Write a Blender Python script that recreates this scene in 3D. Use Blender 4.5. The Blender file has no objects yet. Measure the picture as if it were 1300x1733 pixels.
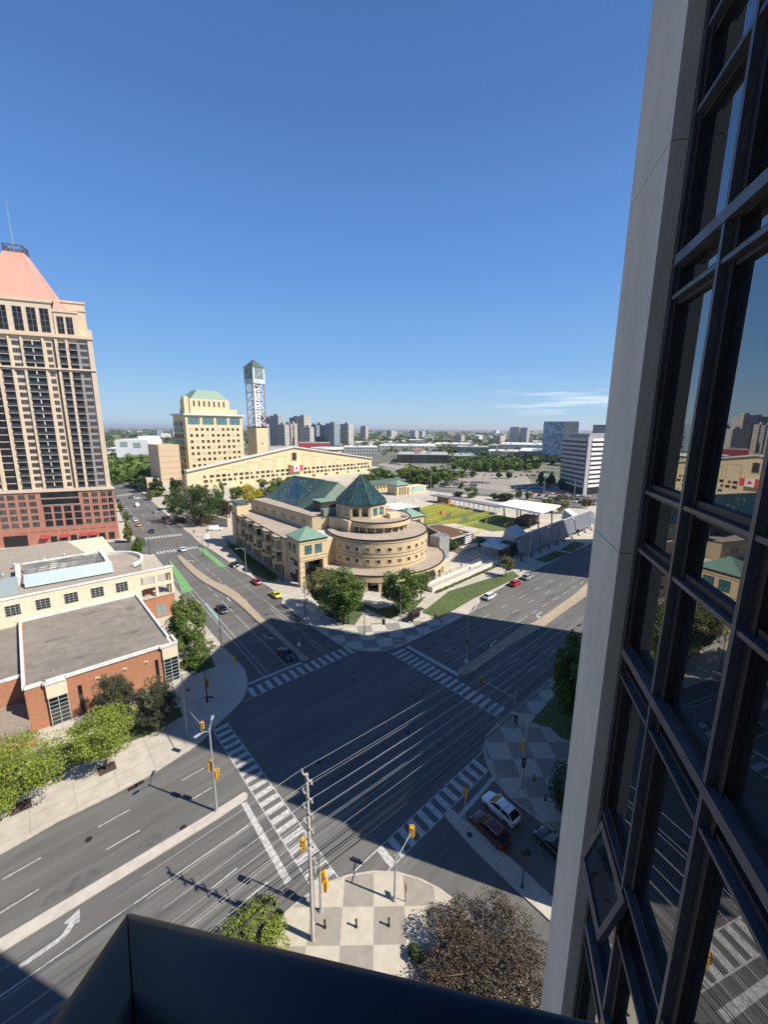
import bpy, math, random
import numpy as np
from mathutils import Matrix, Vector
random.seed(7); RNG = np.random.default_rng(7)
S = bpy.context.scene; COL = S.collection
# ---------------------------------------------------------------- camera
F, CX, CY, VH, CAMH = 690.0, 650.0, 866.5, 725.0, 45.0     # focal length, centre and horizon of the 1300x1733 photograph
PIT = math.atan((CY-VH)/F); ROL = math.radians(.3); YAW = math.radians(42)
cr_, sr_, cy_, sy_ = math.cos(ROL), math.sin(ROL), math.cos(YAW), math.sin(YAW)
RT = Vector((cy_, -sy_, 0)); FH = Vector((sy_, cy_, 0))
FW = FH*math.cos(PIT) - Vector((0, 0, 1))*math.sin(PIT); UP = FH*math.sin(PIT) + Vector((0, 0, 1))*math.cos(PIT)
XA = RT*cr_ + UP*sr_; YA = RT*-sr_ + UP*cr_
cam = bpy.data.cameras.new('camera'); co = bpy.data.objects.new('camera', cam); COL.objects.link(co)
co.matrix_world = Matrix(((XA.x, YA.x, -FW.x, 0), (XA.y, YA.y, -FW.y, 0), (XA.z, YA.z, -FW.z, CAMH), (0, 0, 0, 1)))
cam.sensor_fit = 'HORIZONTAL'; cam.sensor_width = 36; cam.lens = 36*F/1300; cam.clip_start = .05; cam.clip_end = 60000
S.camera = co
# ---------------------------------------------------------------- sun and sky
SUNAZ, SUNEL = math.radians(-61.6), math.radians(46)
SD = Vector((math.cos(SUNAZ)*math.cos(SUNEL), math.sin(SUNAZ)*math.cos(SUNEL), math.sin(SUNEL)))
sl = bpy.data.lights.new('sun', 'SUN'); sl.energy = 5.0; sl.angle = math.radians(.5); sl.color = (1, .93, .82)
so = bpy.data.objects.new('sun', sl); COL.objects.link(so); so.rotation_euler = (-SD).to_track_quat('-Z', 'Y').to_euler(); so.location = (60, -90, 160)
W = bpy.data.worlds.new('World'); S.world = W; W.use_nodes = True; nt = W.node_tree; nt.nodes.clear()
def N(nt, t, **k):
    n = nt.nodes.new(t)
    for a, b in k.items():
        if a.startswith('_'): n.inputs[a[1:].replace('_', ' ')].default_value = b
        else: setattr(n, a, b)
    return n
sky = N(nt, 'ShaderNodeTexSky', sky_type='NISHITA', sun_disc=False, sun_elevation=SUNEL, sun_rotation=math.radians(151.6), altitude=100, air_density=1.0, dust_density=.05, ozone_density=3.0)
bg = N(nt, 'ShaderNodeBackground'); bg.inputs['Strength'].default_value = .085; wo = N(nt, 'ShaderNodeOutputWorld')
# thin cirrus streaks low over the horizon
tc = N(nt, 'ShaderNodeTexCoord'); mp = N(nt, 'ShaderNodeMapping'); mp.inputs['Scale'].default_value = (1.4, 1.4, 26)
ns = N(nt, 'ShaderNodeTexNoise'); ns.inputs['Scale'].default_value = 2.6; ns.inputs['Detail'].default_value = 7; ns.inputs['Roughness'].default_value = .6
cr = N(nt, 'ShaderNodeValToRGB'); cr.color_ramp.elements[0].position = .50; cr.color_ramp.elements[1].position = .78
sx = N(nt, 'ShaderNodeSeparateXYZ')
def band(src, a, b, c, d):
    m1 = N(nt, 'ShaderNodeMapRange', clamp=True); m1.inputs[1].default_value = a; m1.inputs[2].default_value = b
    m2 = N(nt, 'ShaderNodeMapRange', clamp=True); m2.inputs[1].default_value = c; m2.inputs[2].default_value = d; m2.inputs[3].default_value = 1; m2.inputs[4].default_value = 0
    nt.links.new(src, m1.inputs[0]); nt.links.new(src, m2.inputs[0])
    m = N(nt, 'ShaderNodeMath', operation='MULTIPLY'); nt.links.new(m1.outputs[0], m.inputs[0]); nt.links.new(m2.outputs[0], m.inputs[1]); return m.outputs[0]
nt.links.new(tc.outputs['Generated'], mp.inputs[0]); nt.links.new(mp.outputs[0], ns.inputs['Vector']); nt.links.new(ns.outputs[0], cr.inputs[0])
nt.links.new(tc.outputs['Generated'], sx.inputs[0])
bz = band(sx.outputs['Z'], .012, .04, .06, .12); by = band(sx.outputs['X'], .80, .90, 2, 3)
mm = N(nt, 'ShaderNodeMath', operation='MULTIPLY'); nt.links.new(bz, mm.inputs[0]); nt.links.new(by, mm.inputs[1])
m3 = N(nt, 'ShaderNodeMath', operation='MULTIPLY'); nt.links.new(mm.outputs[0], m3.inputs[0]); nt.links.new(cr.outputs[0], m3.inputs[1])
mx = N(nt, 'ShaderNodeMixRGB'); mx.inputs[2].default_value = (8.5, 9.0, 9.6, 1)
hsv = N(nt, 'ShaderNodeHueSaturation'); hsv.inputs['Saturation'].default_value = 1.28; nt.links.new(sky.outputs[0], hsv.inputs['Color']); zr = N(nt, 'ShaderNodeValToRGB'); ce = zr.color_ramp.elements
for pos, c in ((0.0, (.43, .64, .83)), (.05, (.36, .60, .88)), (.14, (.24, .49, .88)), (.32, (.145, .345, .80)), (.55, (.088, .215, .56)), (.8, (.054, .14, .40)), (1.0, (.045, .12, .36))):
    e = ce[0] if pos == 0 else ce[len(ce)-1] if pos == 1.0 else ce.new(pos)
    e.color = (*c, 1)
nt.links.new(sx.outputs['Z'], zr.inputs[0])
v8 = N(nt, 'ShaderNodeVectorMath', operation='SCALE'); v8.inputs['Scale'].default_value = 7.3; nt.links.new(zr.outputs[0], v8.inputs[0])
m8 = N(nt, 'ShaderNodeMixRGB'); m8.inputs[0].default_value = .85; nt.links.new(hsv.outputs[0], m8.inputs[1]); nt.links.new(v8.outputs[0], m8.inputs[2]); nt.links.new(m8.outputs[0], mx.inputs[1]); nt.links.new(m3.outputs[0], mx.inputs[0]); nt.links.new(mx.outputs[0], bg.inputs[0]); nt.links.new(bg.outputs[0], wo.inputs[0])
S.view_settings.view_transform = 'Standard'; S.view_settings.look = 'None'; S.view_settings.gamma = 1; S.view_settings.exposure = 0.64
S.render.engine = 'CYCLES'
S.render.resolution_x = 769; S.render.resolution_y = 1024
# ---------------------------------------------------------------- measuring: from a point of the photograph to the world
def ray(u, v):
    x = (u-CX)/F; y = -(v-CY)/F
    return XA*x + YA*y + FW
def G(u, v, z=0.0):
    r = ray(u, v); t = (z-CAMH)/r.z; return Vector((r.x*t, r.y*t, z))
def HT(u, v, b):
    r = ray(u, v); h2 = r.x*r.x+r.y*r.y; return CAMH + r.z*(b[0]*r.x+b[1]*r.y)/h2
def PLN(u, v, O, ang):          # hit with the vertical plane through O along ang (degrees): (distance along, height)
    r = ray(u, v); d = (math.cos(math.radians(ang)), math.sin(math.radians(ang))); n = (-d[1], d[0])
    t = (O[0]*n[0]+O[1]*n[1])/(r.x*n[0]+r.y*n[1]); return (r.x*t-O[0])*d[0]+(r.y*t-O[1])*d[1], CAMH+r.z*t
# ---------------------------------------------------------------- materials
MATS = {}
def mat(name, col, rough=.8, metal=0, var=.12, scale=1.0, bump=0, stretch=(1, 1, 1), island=0, ior=None, col2=None, detail=5, spec=None, big=0, coat=0):
    if name in MATS: return MATS[name]
    m = bpy.data.materials.new(name); m.use_nodes = True; t = m.node_tree; p = t.nodes['Principled BSDF']; MATS[name] = m
    p.inputs['Roughness'].default_value = rough; p.inputs['Metallic'].default_value = metal
    if ior: p.inputs['IOR'].default_value = ior
    if coat: p.inputs['Coat Weight'].default_value = coat; p.inputs['Coat Roughness'].default_value = .06
    if spec is not None: p.inputs['Specular IOR Level'].default_value = spec
    g = N(t, 'ShaderNodeNewGeometry'); mpn = N(t, 'ShaderNodeMapping'); mpn.inputs['Scale'].default_value = stretch
    t.links.new(g.outputs['Position'], mpn.inputs[0])
    n = N(t, 'ShaderNodeTexNoise'); n.inputs['Scale'].default_value = scale; n.inputs['Detail'].default_value = detail; n.inputs['Roughness'].default_value = .65
    t.links.new(mpn.outputs[0], n.inputs['Vector'])
    c2 = col2 or tuple(min(1, c*(1-var*2)) for c in col); c1 = tuple(min(1, c*(1+var)) for c in col) if not col2 else col
    r = N(t, 'ShaderNodeValToRGB'); r.color_ramp.elements[0].position = .33; r.color_ramp.elements[1].position = .66
    r.color_ramp.elements[0].color = (*c2, 1); r.color_ramp.elements[1].color = (*c1, 1); t.links.new(n.outputs[0], r.inputs[0])
    out = r.outputs[0]
    if big:
        n2 = N(t, 'ShaderNodeTexNoise'); n2.inputs['Scale'].default_value = scale*.09; n2.inputs['Detail'].default_value = 3; t.links.new(mpn.outputs[0], n2.inputs['Vector'])
        q = N(t, 'ShaderNodeMapRange'); q.inputs[1].default_value = .3; q.inputs[2].default_value = .7; q.inputs[3].default_value = 1-big; q.inputs[4].default_value = 1+big*.6; t.links.new(n2.outputs[0], q.inputs[0])
        v = N(t, 'ShaderNodeVectorMath', operation='SCALE'); t.links.new(out, v.inputs[0]); t.links.new(q.outputs[0], v.inputs['Scale']); out = v.outputs[0]
    if island:
        q = N(t, 'ShaderNodeMapRange'); q.inputs[3].default_value = 1-island; q.inputs[4].default_value = 1+island; t.links.new(g.outputs['Random Per Island'], q.inputs[0])
        v = N(t, 'ShaderNodeVectorMath', operation='SCALE'); t.links.new(out, v.inputs[0]); t.links.new(q.outputs[0], v.inputs['Scale']); out = v.outputs[0]
    t.links.new(out, p.inputs['Base Color'])
    if bump:
        b = N(t, 'ShaderNodeBump'); b.inputs['Strength'].default_value = bump; b.inputs['Distance'].default_value = .05
        t.links.new(n.outputs[0], b.inputs['Height']); t.links.new(b.outputs[0], p.inputs['Normal'])
    return m
def glass(name, col=(.012, .016, .02), ior=1.9, rough=.03):
    return mat(name, col, rough, var=.15, scale=.7, ior=ior)
def joints(m, sx, sy, w=.03, dark=.72):
    t = m.node_tree; p = t.nodes['Principled BSDF']; src = p.inputs['Base Color'].links[0].from_socket
    g = N(t, 'ShaderNodeNewGeometry'); sp = N(t, 'ShaderNodeSeparateXYZ'); t.links.new(g.outputs['Position'], sp.inputs[0]); o = []
    for k, sz in ((0, sx), (1, sy)):
        d = N(t, 'ShaderNodeMath', operation='DIVIDE'); d.inputs[1].default_value = sz; t.links.new(sp.outputs[k], d.inputs[0]); f = N(t, 'ShaderNodeMath', operation='FRACT'); t.links.new(d.outputs[0], f.inputs[0])
        l = N(t, 'ShaderNodeMath', operation='LESS_THAN'); l.inputs[1].default_value = w/sz; t.links.new(f.outputs[0], l.inputs[0]); o.append(l.outputs[0])
    a = N(t, 'ShaderNodeMath', operation='MAXIMUM'); t.links.new(o[0], a.inputs[0]); t.links.new(o[1], a.inputs[1])
    q = N(t, 'ShaderNodeMapRange'); q.inputs[3].default_value = 1; q.inputs[4].default_value = dark; t.links.new(a.outputs[0], q.inputs[0])
    v = N(t, 'ShaderNodeVectorMath', operation='SCALE'); t.links.new(src, v.inputs[0]); t.links.new(q.outputs[0], v.inputs['Scale']); t.links.new(v.outputs[0], p.inputs['Base Color']); return m
def gridmat(name, wall, win, sx, sz, wf=.5, hf=.5, ang=0, rough=.6, wob=.35):
    """wall with rows of windows for buildings far off: a grid in the face's own horizontal direction and height"""
    if name in MATS: return MATS[name]
    m = bpy.data.materials.new(name); m.use_nodes = True; t = m.node_tree; p = t.nodes['Principled BSDF']; MATS[name] = m
    tc = N(t, 'ShaderNodeTexCoord'); s = N(t, 'ShaderNodeSeparateXYZ'); t.links.new(tc.outputs['Object'], s.inputs[0])
    gN = N(t, 'ShaderNodeSeparateXYZ'); t.links.new(tc.outputs['Normal'], gN.inputs[0])
    ab = N(t, 'ShaderNodeMath', operation='ABSOLUTE'); t.links.new(gN.outputs[0], ab.inputs[0])
    gt = N(t, 'ShaderNodeMath', operation='GREATER_THAN'); gt.inputs[1].default_value = .7; t.links.new(ab.outputs[0], gt.inputs[0])
    mxx = N(t, 'ShaderNodeMix', data_type='FLOAT'); t.links.new(gt.outputs[0], mxx.inputs[0]); t.links.new(s.outputs[0], mxx.inputs[2]); t.links.new(s.outputs[1], mxx.inputs[3])
    def cell(src, size, frac):
        d = N(t, 'ShaderNodeMath', operation='DIVIDE'); d.inputs[1].default_value = size; t.links.new(src, d.inputs[0])
        f = N(t, 'ShaderNodeMath', operation='FRACT'); t.links.new(d.outputs[0], f.inputs[0])
        l = N(t, 'ShaderNodeMath', operation='LESS_THAN'); l.inputs[1].default_value = frac; t.links.new(f.outputs[0], l.inputs[0])
        fl = N(t, 'ShaderNodeMath', operation='FLOOR'); t.links.new(d.outputs[0], fl.inputs[0]); return l.outputs[0], fl.outputs[0]
    a, ia = cell(mxx.outputs[0], sx, wf); b, ib = cell(s.outputs[2], sz, hf)
    mu = N(t, 'ShaderNodeMath', operation='MULTIPLY'); t.links.new(a, mu.inputs[0]); t.links.new(b, mu.inputs[1])
    az = N(t, 'ShaderNodeMath', operation='ABSOLUTE'); t.links.new(gN.outputs[2], az.inputs[0])
    lz = N(t, 'ShaderNodeMath', operation='LESS_THAN'); lz.inputs[1].default_value = .5; t.links.new(az.outputs[0], lz.inputs[0])
    m2 = N(t, 'ShaderNodeMath', operation='MULTIPLY'); t.links.new(mu.outputs[0], m2.inputs[0]); t.links.new(lz.outputs[0], m2.inputs[1])
    cb = N(t, 'ShaderNodeCombineXYZ'); t.links.new(ia, cb.inputs[0]); t.links.new(ib, cb.inputs[1])
    wn = N(t, 'ShaderNodeTexWhiteNoise'); t.links.new(cb.outputs[0], wn.inputs['Vector'])
    wr = N(t, 'ShaderNodeMapRange'); wr.inputs[3].default_value = 1-wob; wr.inputs[4].default_value = 1+wob*3; t.links.new(wn.outputs[0], wr.inputs[0])
    vs = N(t, 'ShaderNodeVectorMath', operation='SCALE'); vs.inputs[0].default_value = win; t.links.new(wr.outputs[0], vs.inputs['Scale'])
    nz = N(t, 'ShaderNodeTexNoise'); nz.inputs['Scale'].default_value = .15; t.links.new(tc.outputs['Object'], nz.inputs['Vector'])
    rr = N(t, 'ShaderNodeValToRGB'); rr.color_ramp.elements[0].color = (*[c*.8 for c in wall], 1); rr.color_ramp.elements[1].color = (*[min(1, c*1.15) for c in wall], 1); t.links.new(nz.outputs[0], rr.inputs[0])
    mc = N(t, 'ShaderNodeMixRGB'); t.links.new(m2.outputs[0], mc.inputs[0]); t.links.new(rr.outputs[0], mc.inputs[1]); t.links.new(vs.outputs[0], mc.inputs[2]); t.links.new(mc.outputs[0], p.inputs['Base Color'])
    ro = N(t, 'ShaderNodeMapRange'); ro.inputs[3].default_value = rough; ro.inputs[4].default_value = .12; t.links.new(m2.outputs[0], ro.inputs[0]); t.links.new(ro.outputs[0], p.inputs['Roughness'])
    return m
# ---------------------------------------------------------------- mesh helpers (everything is written in world coordinates)
PM = {}
def place(o, loc, rz=0):
    o.location = loc; o.rotation_euler = (0, 0, rz); PM[o.name] = Matrix.Translation(Vector(loc)) @ Matrix.Rotation(rz, 4, 'Z')
def tag(o, label=None, cat=None, group=None, kind=None):
    if label: o['label'] = label
    if cat: o['category'] = cat
    if group: o['group'] = group
    if kind: o['kind'] = kind
    return o
def thing(name, label, cat, loc=(0, 0, 0), rz=0, group=None):
    o = bpy.data.objects.new(name, None); COL.objects.link(o); o.empty_display_size = .5; place(o, Vector((loc[0], loc[1], loc[2] if len(loc) > 2 else 0)), rz)
    return tag(o, label, cat, group)
class M:
    def __init__(s, T=None): s.v = []; s.f = []; s.T = T or Matrix()
    def add(s, vs, fs):
        k = len(s.v); s.v += [s.T @ Vector(v) for v in vs]; s.f += [tuple(i+k for i in f) for f in fs]; return s
    def box(s, x0, y0, z0, x1, y1, z1):
        return s.add([(x0, y0, z0), (x1, y0, z0), (x1, y1, z0), (x0, y1, z0), (x0, y0, z1), (x1, y0, z1), (x1, y1, z1), (x0, y1, z1)],
                     [(0, 3, 2, 1), (4, 5, 6, 7), (0, 1, 5, 4), (1, 2, 6, 5), (2, 3, 7, 6), (3, 0, 4, 7)])
    def prism(s, poly, z0, z1, bottom=True):
        n = len(poly); a = sum(poly[i][0]*poly[(i+1) % n][1]-poly[(i+1) % n][0]*poly[i][1] for i in range(n))
        if a < 0: poly = poly[::-1]
        f = [tuple(range(n, 2*n))] + [(i, (i+1) % n, (i+1) % n+n, i+n) for i in range(n)]
        if bottom: f.append(tuple(range(n-1, -1, -1)))
        return s.add([(p[0], p[1], z0) for p in poly]+[(p[0], p[1], z1) for p in poly], f)
    def sheet(s, poly, z):
        n = len(poly); a = sum(poly[i][0]*poly[(i+1) % n][1]-poly[(i+1) % n][0]*poly[i][1] for i in range(n))
        if a < 0: poly = poly[::-1]
        return s.add([(p[0], p[1], z) for p in poly], [tuple(range(n))])
    def tube(s, p0, p1, r0, r1=None, n=8):
        p0, p1 = Vector(p0), Vector(p1); r1 = r0 if r1 is None else r1; d = (p1-p0).normalized()
        a = d.orthogonal().normalized(); b = d.cross(a)
        vs = [p0+(a*math.cos(2*math.pi*i/n)+b*math.sin(2*math.pi*i/n))*r0 for i in range(n)]+[p1+(a*math.cos(2*math.pi*i/n)+b*math.sin(2*math.pi*i/n))*r1 for i in range(n)]
        return s.add(vs, [(i, (i+1) % n, (i+1) % n+n, i+n) for i in range(n)]+[tuple(range(n-1, -1, -1)), tuple(range(n, 2*n))])
    def path(s, pts, r, n=6):
        for a, b in zip(pts, pts[1:]): s.tube(a, b, r, n=n)
        return s
    def beam(s, p0, p1, w, h):
        p0, p1 = Vector(p0), Vector(p1); d = (p1-p0).normalized(); up = Vector((0, 0, 1)) if abs(d.z) < .95 else Vector((1, 0, 0))
        a = d.cross(up).normalized()*w/2; b = a.cross(d).normalized()*h/2
        vs = [p0-a-b, p0+a-b, p0+a+b, p0-a+b, p1-a-b, p1+a-b, p1+a+b, p1-a+b]
        return s.add(vs, [(0, 3, 2, 1), (4, 5, 6, 7), (0, 1, 5, 4), (1, 2, 6, 5), (2, 3, 7, 6), (3, 0, 4, 7)])
    def pyr(s, poly, z0, apex):
        n = len(poly); return s.add([(p[0], p[1], z0) for p in poly]+[apex], [(i, (i+1) % n, n) for i in range(n)]+[tuple(range(n-1, -1, -1))])
    def ring(s, cx, cy, r0, r1, z0, z1, a0=0, a1=360, n=48):      # a curved wall or band between two radii
        full = abs(a1-a0) >= 360; k = n if full else n+1
        an = [math.radians(a0+(a1-a0)*i/n) for i in range(k)]
        vs = []
        for a in an:
            c, d = math.cos(a), math.sin(a); vs += [(cx+r0*c, cy+r0*d, z0), (cx+r1*c, cy+r1*d, z0), (cx+r1*c, cy+r1*d, z1), (cx+r0*c, cy+r0*d, z1)]
        fs = []
        for i in range(n):
            a, b = 4*i, 4*((i+1) % k); fs += [(a+1, b+1, b+2, a+2), (a+2, b+2, b+3, a+3), (a, a+3, b+3, b), (a, b, b+1, a+1)]
        if not full: fs += [(0, 1, 2, 3), (4*n+3, 4*n+2, 4*n+1, 4*n)]
        return s.add(vs, fs)
    def disc(s, cx, cy, r, z0, z1, n=48): return s.prism([(cx+r*math.cos(2*math.pi*i/n), cy+r*math.sin(2*math.pi*i/n)) for i in range(n)], z0, z1)
    def build(s, name, m, parent=None, smooth=False, label=None):
        me = bpy.data.meshes.new(name); inv = PM[parent.name].inverted() if parent is not None else Matrix()
        me.from_pydata([tuple(inv @ v) for v in s.v], [], s.f); me.update()
        if smooth:
            for p in me.polygons: p.use_smooth = True
        me.materials.append(m); o = bpy.data.objects.new(name, me); COL.objects.link(o)
        if parent is not None: o.parent = parent; PM[o.name] = PM[parent.name]
        else: PM[o.name] = Matrix()
        if label: o['label'] = label
        return o
def kids(o): return [c for c in bpy.data.objects if c.parent == o]
def dup(root, loc, rz=0, label=None, group=None):
    def cp(o, par):
        c = o.copy(); COL.objects.link(c)
        if par is not None: c.parent = par
        for ch in KID.get(o.name, []): cp(ch, c)
        return c
    if root.name not in KID:
        def reg(o):
            KID[o.name] = kids(o)
            for ch in KID[o.name]: reg(ch)
        reg(root)
    r = cp(root, None); r.location = loc; r.rotation_euler = (0, 0, rz)
    if label: r['label'] = label
    if group: r['group'] = group
    return r
KID = {}
def struct(name, mm, m): o = mm.build(name, m); o['kind'] = 'structure'; return o
def frame(O, ang):              # local frame: x along ang, y to its left, z up
    return Matrix.Translation(Vector((O[0], O[1], 0))) @ Matrix.Rotation(math.radians(ang), 4, 'Z')
def window(par, T, x0, z0, x1, z1, fm, gm, t=.08, cols=2, rows=1, name='window', y=0, d=.07):
    """a window on the face y=0 of frame T (outside is -y): proud frame with bars, pane as its sub-part"""
    w = M(T); w.box(x0-t, y-d, z0-t, x1+t, y-.002, z0).box(x0-t, y-d, z1, x1+t, y-.002, z1+t).box(x0-t, y-d, z0, x0, y-.002, z1).box(x1, y-d, z0, x1+t, y-.002, z1)
    for i in range(1, cols): xx = x0+(x1-x0)*i/cols; w.box(xx-t*.4, y-d*.8, z0, xx+t*.4, y-.004, z1)
    for i in range(1, rows): zz = z0+(z1-z0)*i/rows; w.box(x0, y-d*.75, zz-t*.35, x1, y-.004, zz+t*.35)
    o = w.build(name, fm, par); M(T).box(x0, y-.025, z0, x1, y-.005, z1).build('pane', gm, o); return o
def stuffwin(par, T, rects, gm, name='window', y=0):
    w = M(T)
    for (x0, z0, x1, z1) in rects: w.box(x0, y-.03, z0, x1, y-.005, z1)
    o = w.build(name, gm, par); return o
def px(poly, z=0.0): return [tuple(G(u, v, z))[:2] for u, v in poly]
# ---------------------------------------------------------------- palette
asph = mat('asphalt', (.125, .12, .112), .9, var=.15, scale=.5, bump=.15, stretch=(.10, 1.3, 1), big=.2, detail=8)
asph2 = mat('asphalt_cross', (.105, .10, .094), .9, var=.10, scale=.5, bump=.15, stretch=(1.1, .12, 1), big=.16, detail=8)
conc = mat('pavement', (.44, .40, .335), .9, var=.08, scale=.6, bump=.1, big=.12)
joints(conc, 4.3, 2.2, .09)
kerbm = mat('kerb', (.42, .38, .32), .9, var=.1, scale=1.5)
medm = mat('median_paving', (.34, .275, .20), .9, var=.1, scale=.8)
paint = mat('road_paint', (.56, .55, .52), .75, var=.16, scale=2.6, col2=(.24, .235, .22), detail=8)
greenp = mat('green_paint', (.15, .33, .13), .8, var=.15, scale=1.2)
teal = mat('worn_blue_paint', (.20, .33, .33), .8, var=.2, scale=1.5)
grass = mat('grass', (.095, .125, .035), .95, var=.2, scale=1.3, col2=(.045, .07, .02), bump=.3, big=.2)
farm = mat('far_ground', (.21, .20, .155), .95, scale=.03, col2=(.06, .085, .035), detail=9, stretch=(1, 1, 1), big=.3)
lotm = mat('parking_surface', (.30, .265, .215), .9, var=.1, scale=.2, big=.15)
stone = mat('beige_stone', (.56, .44, .27), .85, var=.06, scale=.9, bump=.05)
stonet = mat('beige_trim', (.62, .50, .32), .8, var=.05, scale=1)
darkl = mat('dark_line', (.02, .018, .016), .6, var=.1)
roofg = mat('gravel_roof', (.36, .295, .235), .95, var=.14, scale=1.6, big=.12, bump=.2, detail=9)
copper = mat('green_copper', (.17, .28, .215), .6, var=.1, scale=1.2)
copperd = mat('dark_green_copper', (.065, .105, .08), .6, var=.15, scale=.6)
frd = mat('dark_frame', (.02, .022, .024), .5)
gl = glass('window_glass'); glb = glass('blue_window_glass', (.05, .16, .18), 2.2, .08)
brick = mat('orange_brick', (.36, .165, .095), .9, var=.09, scale=2.2, bump=.1)
brickr = mat('red_brick', (.42, .18, .125), .9, var=.07, scale=.8)
cream = mat('cream_stone', (.62, .55, .41), .85, var=.06, scale=.8)
white = mat('white_metal', (.75, .76, .76), .5, var=.04, scale=2)
steel = mat('galvanised_steel', (.36, .37, .36), .5, .3, var=.1, scale=3)
black = mat('black_metal', (.012, .012, .012), .5)
yel = mat('signal_yellow', (.62, .32, .02), .5, var=.05)
wood = mat('weathered_wood', (.27, .22, .17), .9, var=.15, scale=3, stretch=(1, 1, .1))
# ---------------------------------------------------------------- ground, roads, pavements
struct('ground', M().disc(0, 0, 30000, -1.0, -.06, 64), farm)
struct('road', M().sheet([(-260, -60), (700, -60), (700, 60), (240, 130), (240, 230), (90, 260), (70, 250), (110, 620), (70, 620), (22, 262), (-260, 330)], 0), asph)
def slab(name, poly, z0=-.02, z1=.14, m=conc, kerb=True):
    o = struct(name, M().prism(poly, z0, z1), m)
    return o
def kerb(pts, w=.22, z=.16):
    k = M()
    for a, b in zip(pts, pts[1:]): k.beam((a[0], a[1], z/2-.01), (b[0], b[1], z/2-.01), w, z+.02)
    return k
nw_c = px([(0, 1445), (97, 1390), (180, 1350), (258, 1309), (307, 1277), (340, 1256), (370.8, 1223.5), (389, 1207), (407.7, 1188), (417, 1170), (418.8, 1151.5), (413, 1133), (396.6, 1114.6), (374.5, 1092), (352, 1066), (335, 1045), (318, 1020), (300, 1000), (286, 975), (270, 951), (260, 938)])
sd = (math.cos(math.radians(159.6)), math.sin(math.radians(159.6)))
c0 = nw_c[-1]
slab('pavement', [(-260, nw_c[0][1])]+nw_c+[(c0[0]-3, c0[1]+2), (c0[0]-3+sd[0]*150, c0[1]+2+sd[1]*150), (-260, 260)])
struct('kerb', kerb([(-260, nw_c[0][1])]+nw_c), kerbm)
# the condominium's block
cb = px([(240, 913), (226, 908), (218, 897), (207, 879), (197, 853), (190, 828), (184, 805), (179, 785)])
slab('pavement', cb+[(-120, 600), (-260, 420), (cb[0][0]+sd[0]*200, cb[0][1]+sd[1]*200)])
# library block: kerb from the far crossing round the corner and along the main road
lib_c = px([(346, 924), (389, 939), (396, 956)]) 
lib_c = px([(344, 924), (352, 927), (384, 948), (404, 966), (421, 974), (454, 992.8), (474, 1007), (480, 1014), (477, 1021), (503, 1040), (527.7, 1059), (559, 1081), (580.6, 1093), (606.5, 1100.6), (632, 1102.8), (653.8, 1101.7), (675.4, 1095), (697, 1085.5), (718.5, 1075.8), (740, 1066), (796, 1036.6), (799, 1028), (811, 1015), (860, 988), (882, 976), (889, 967), (904, 966), (951, 943), (1007.7, 916), (1060, 891), (1100, 872)])
far_n = px([(1060, 850), (960, 862), (890, 850), (838, 842), (735, 832), (640, 812), (560, 795), (430, 800), (330, 862), (318, 900), (330, 912)])
slab('pavement', lib_c+far_n)
struct('kerb', kerb(lib_c), kerbm)
civ_c = px([(318, 902), (290, 878), (262, 853), (232, 826), (205, 800), (190, 782)])
slab('pavement', civ_c+px([(180, 765), (300, 760), (640, 790), (640, 812), (560, 798), (430, 803), (345, 850)]), z0=-.025, z1=.12)
# south east corner and the plaza on the south west corner, with their chequered paving
def checker(name, ang, size, ox, oy, c1, c2):
    m = mat(name, c1, .9); t = m.node_tree; p = t.nodes['Principled BSDF']
    tc = N(t, 'ShaderNodeNewGeometry'); a = N(t, 'ShaderNodeMapping', vector_type='TEXTURE'); a.inputs['Location'].default_value = (ox, oy, -.5); a.inputs['Rotation'].default_value = (0, 0, math.radians(ang)); a.inputs['Scale'].default_value = (size, size, 100)
    ck = N(t, 'ShaderNodeTexChecker'); ck.inputs['Scale'].default_value = 1.0; ck.inputs[1].default_value = (*c1, 1); ck.inputs[2].default_value = (*c2, 1)
    nz = N(t, 'ShaderNodeTexNoise'); nz.inputs['Scale'].default_value = 1.4; nz.inputs['Detail'].default_value = 6; r = N(t, 'ShaderNodeMapRange'); r.inputs[3].default_value = .75; r.inputs[4].default_value = 1.2
    sc = N(t, 'ShaderNodeVectorMath', operation='SCALE')
    t.links.new(tc.outputs['Position'], a.inputs[0]); t.links.new(a.outputs[0], ck.inputs[0]); t.links.new(tc.outputs['Position'], nz.inputs['Vector']); t.links.new(nz.outputs[0], r.inputs[0])
    t.links.new(ck.outputs[0], sc.inputs[0]); t.links.new(r.outputs[0], sc.inputs['Scale']); t.links.new(sc.outputs[0], p.inputs['Base Color']); return m
L1, L2 = (.43, .385, .31), (.27, .245, .205)
chk = checker('chequered_paving', -41, 2.97, 17.71, 25.29, L1, L2)
sw = px([(380, 1640), (430, 1590), (477, 1552), (508.8, 1523.7), (546.6, 1498.5), (590.7, 1482.7), (631.7, 1476.4), (672.7, 1478), (710.6, 1489), (742, 1504.8), (767, 1523.7), (810, 1565), (850, 1610), (900, 1680), (950, 1760)])
slab('pavement', sw+[(sw[-1][0]-6, sw[-1][1]-30), (-60, -30), (-60, sw[0][1])], m=chk); struct('kerb', kerb(sw), kerbm)
se = px([(1000, 1096), (927.5, 1151), (875.6, 1195.6), (841, 1224.5), (823.7, 1247.5), (819.3, 1267.7), (823.7, 1290.8), (838, 1319.7), (864, 1351.4), (898.7, 1377.4), (936, 1406), (985, 1450), (1060, 1520)])
e0 = se[0]
slab('pavement', [(700, e0[1]-2), (e0[0], e0[1])]+se[1:]+[(60, -60), (700, -60)], m=checker('chequered_paving_east', -41, 3.05, 46.0, 24.0, (.40, .37, .315), (.24, .222, .19)))
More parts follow.
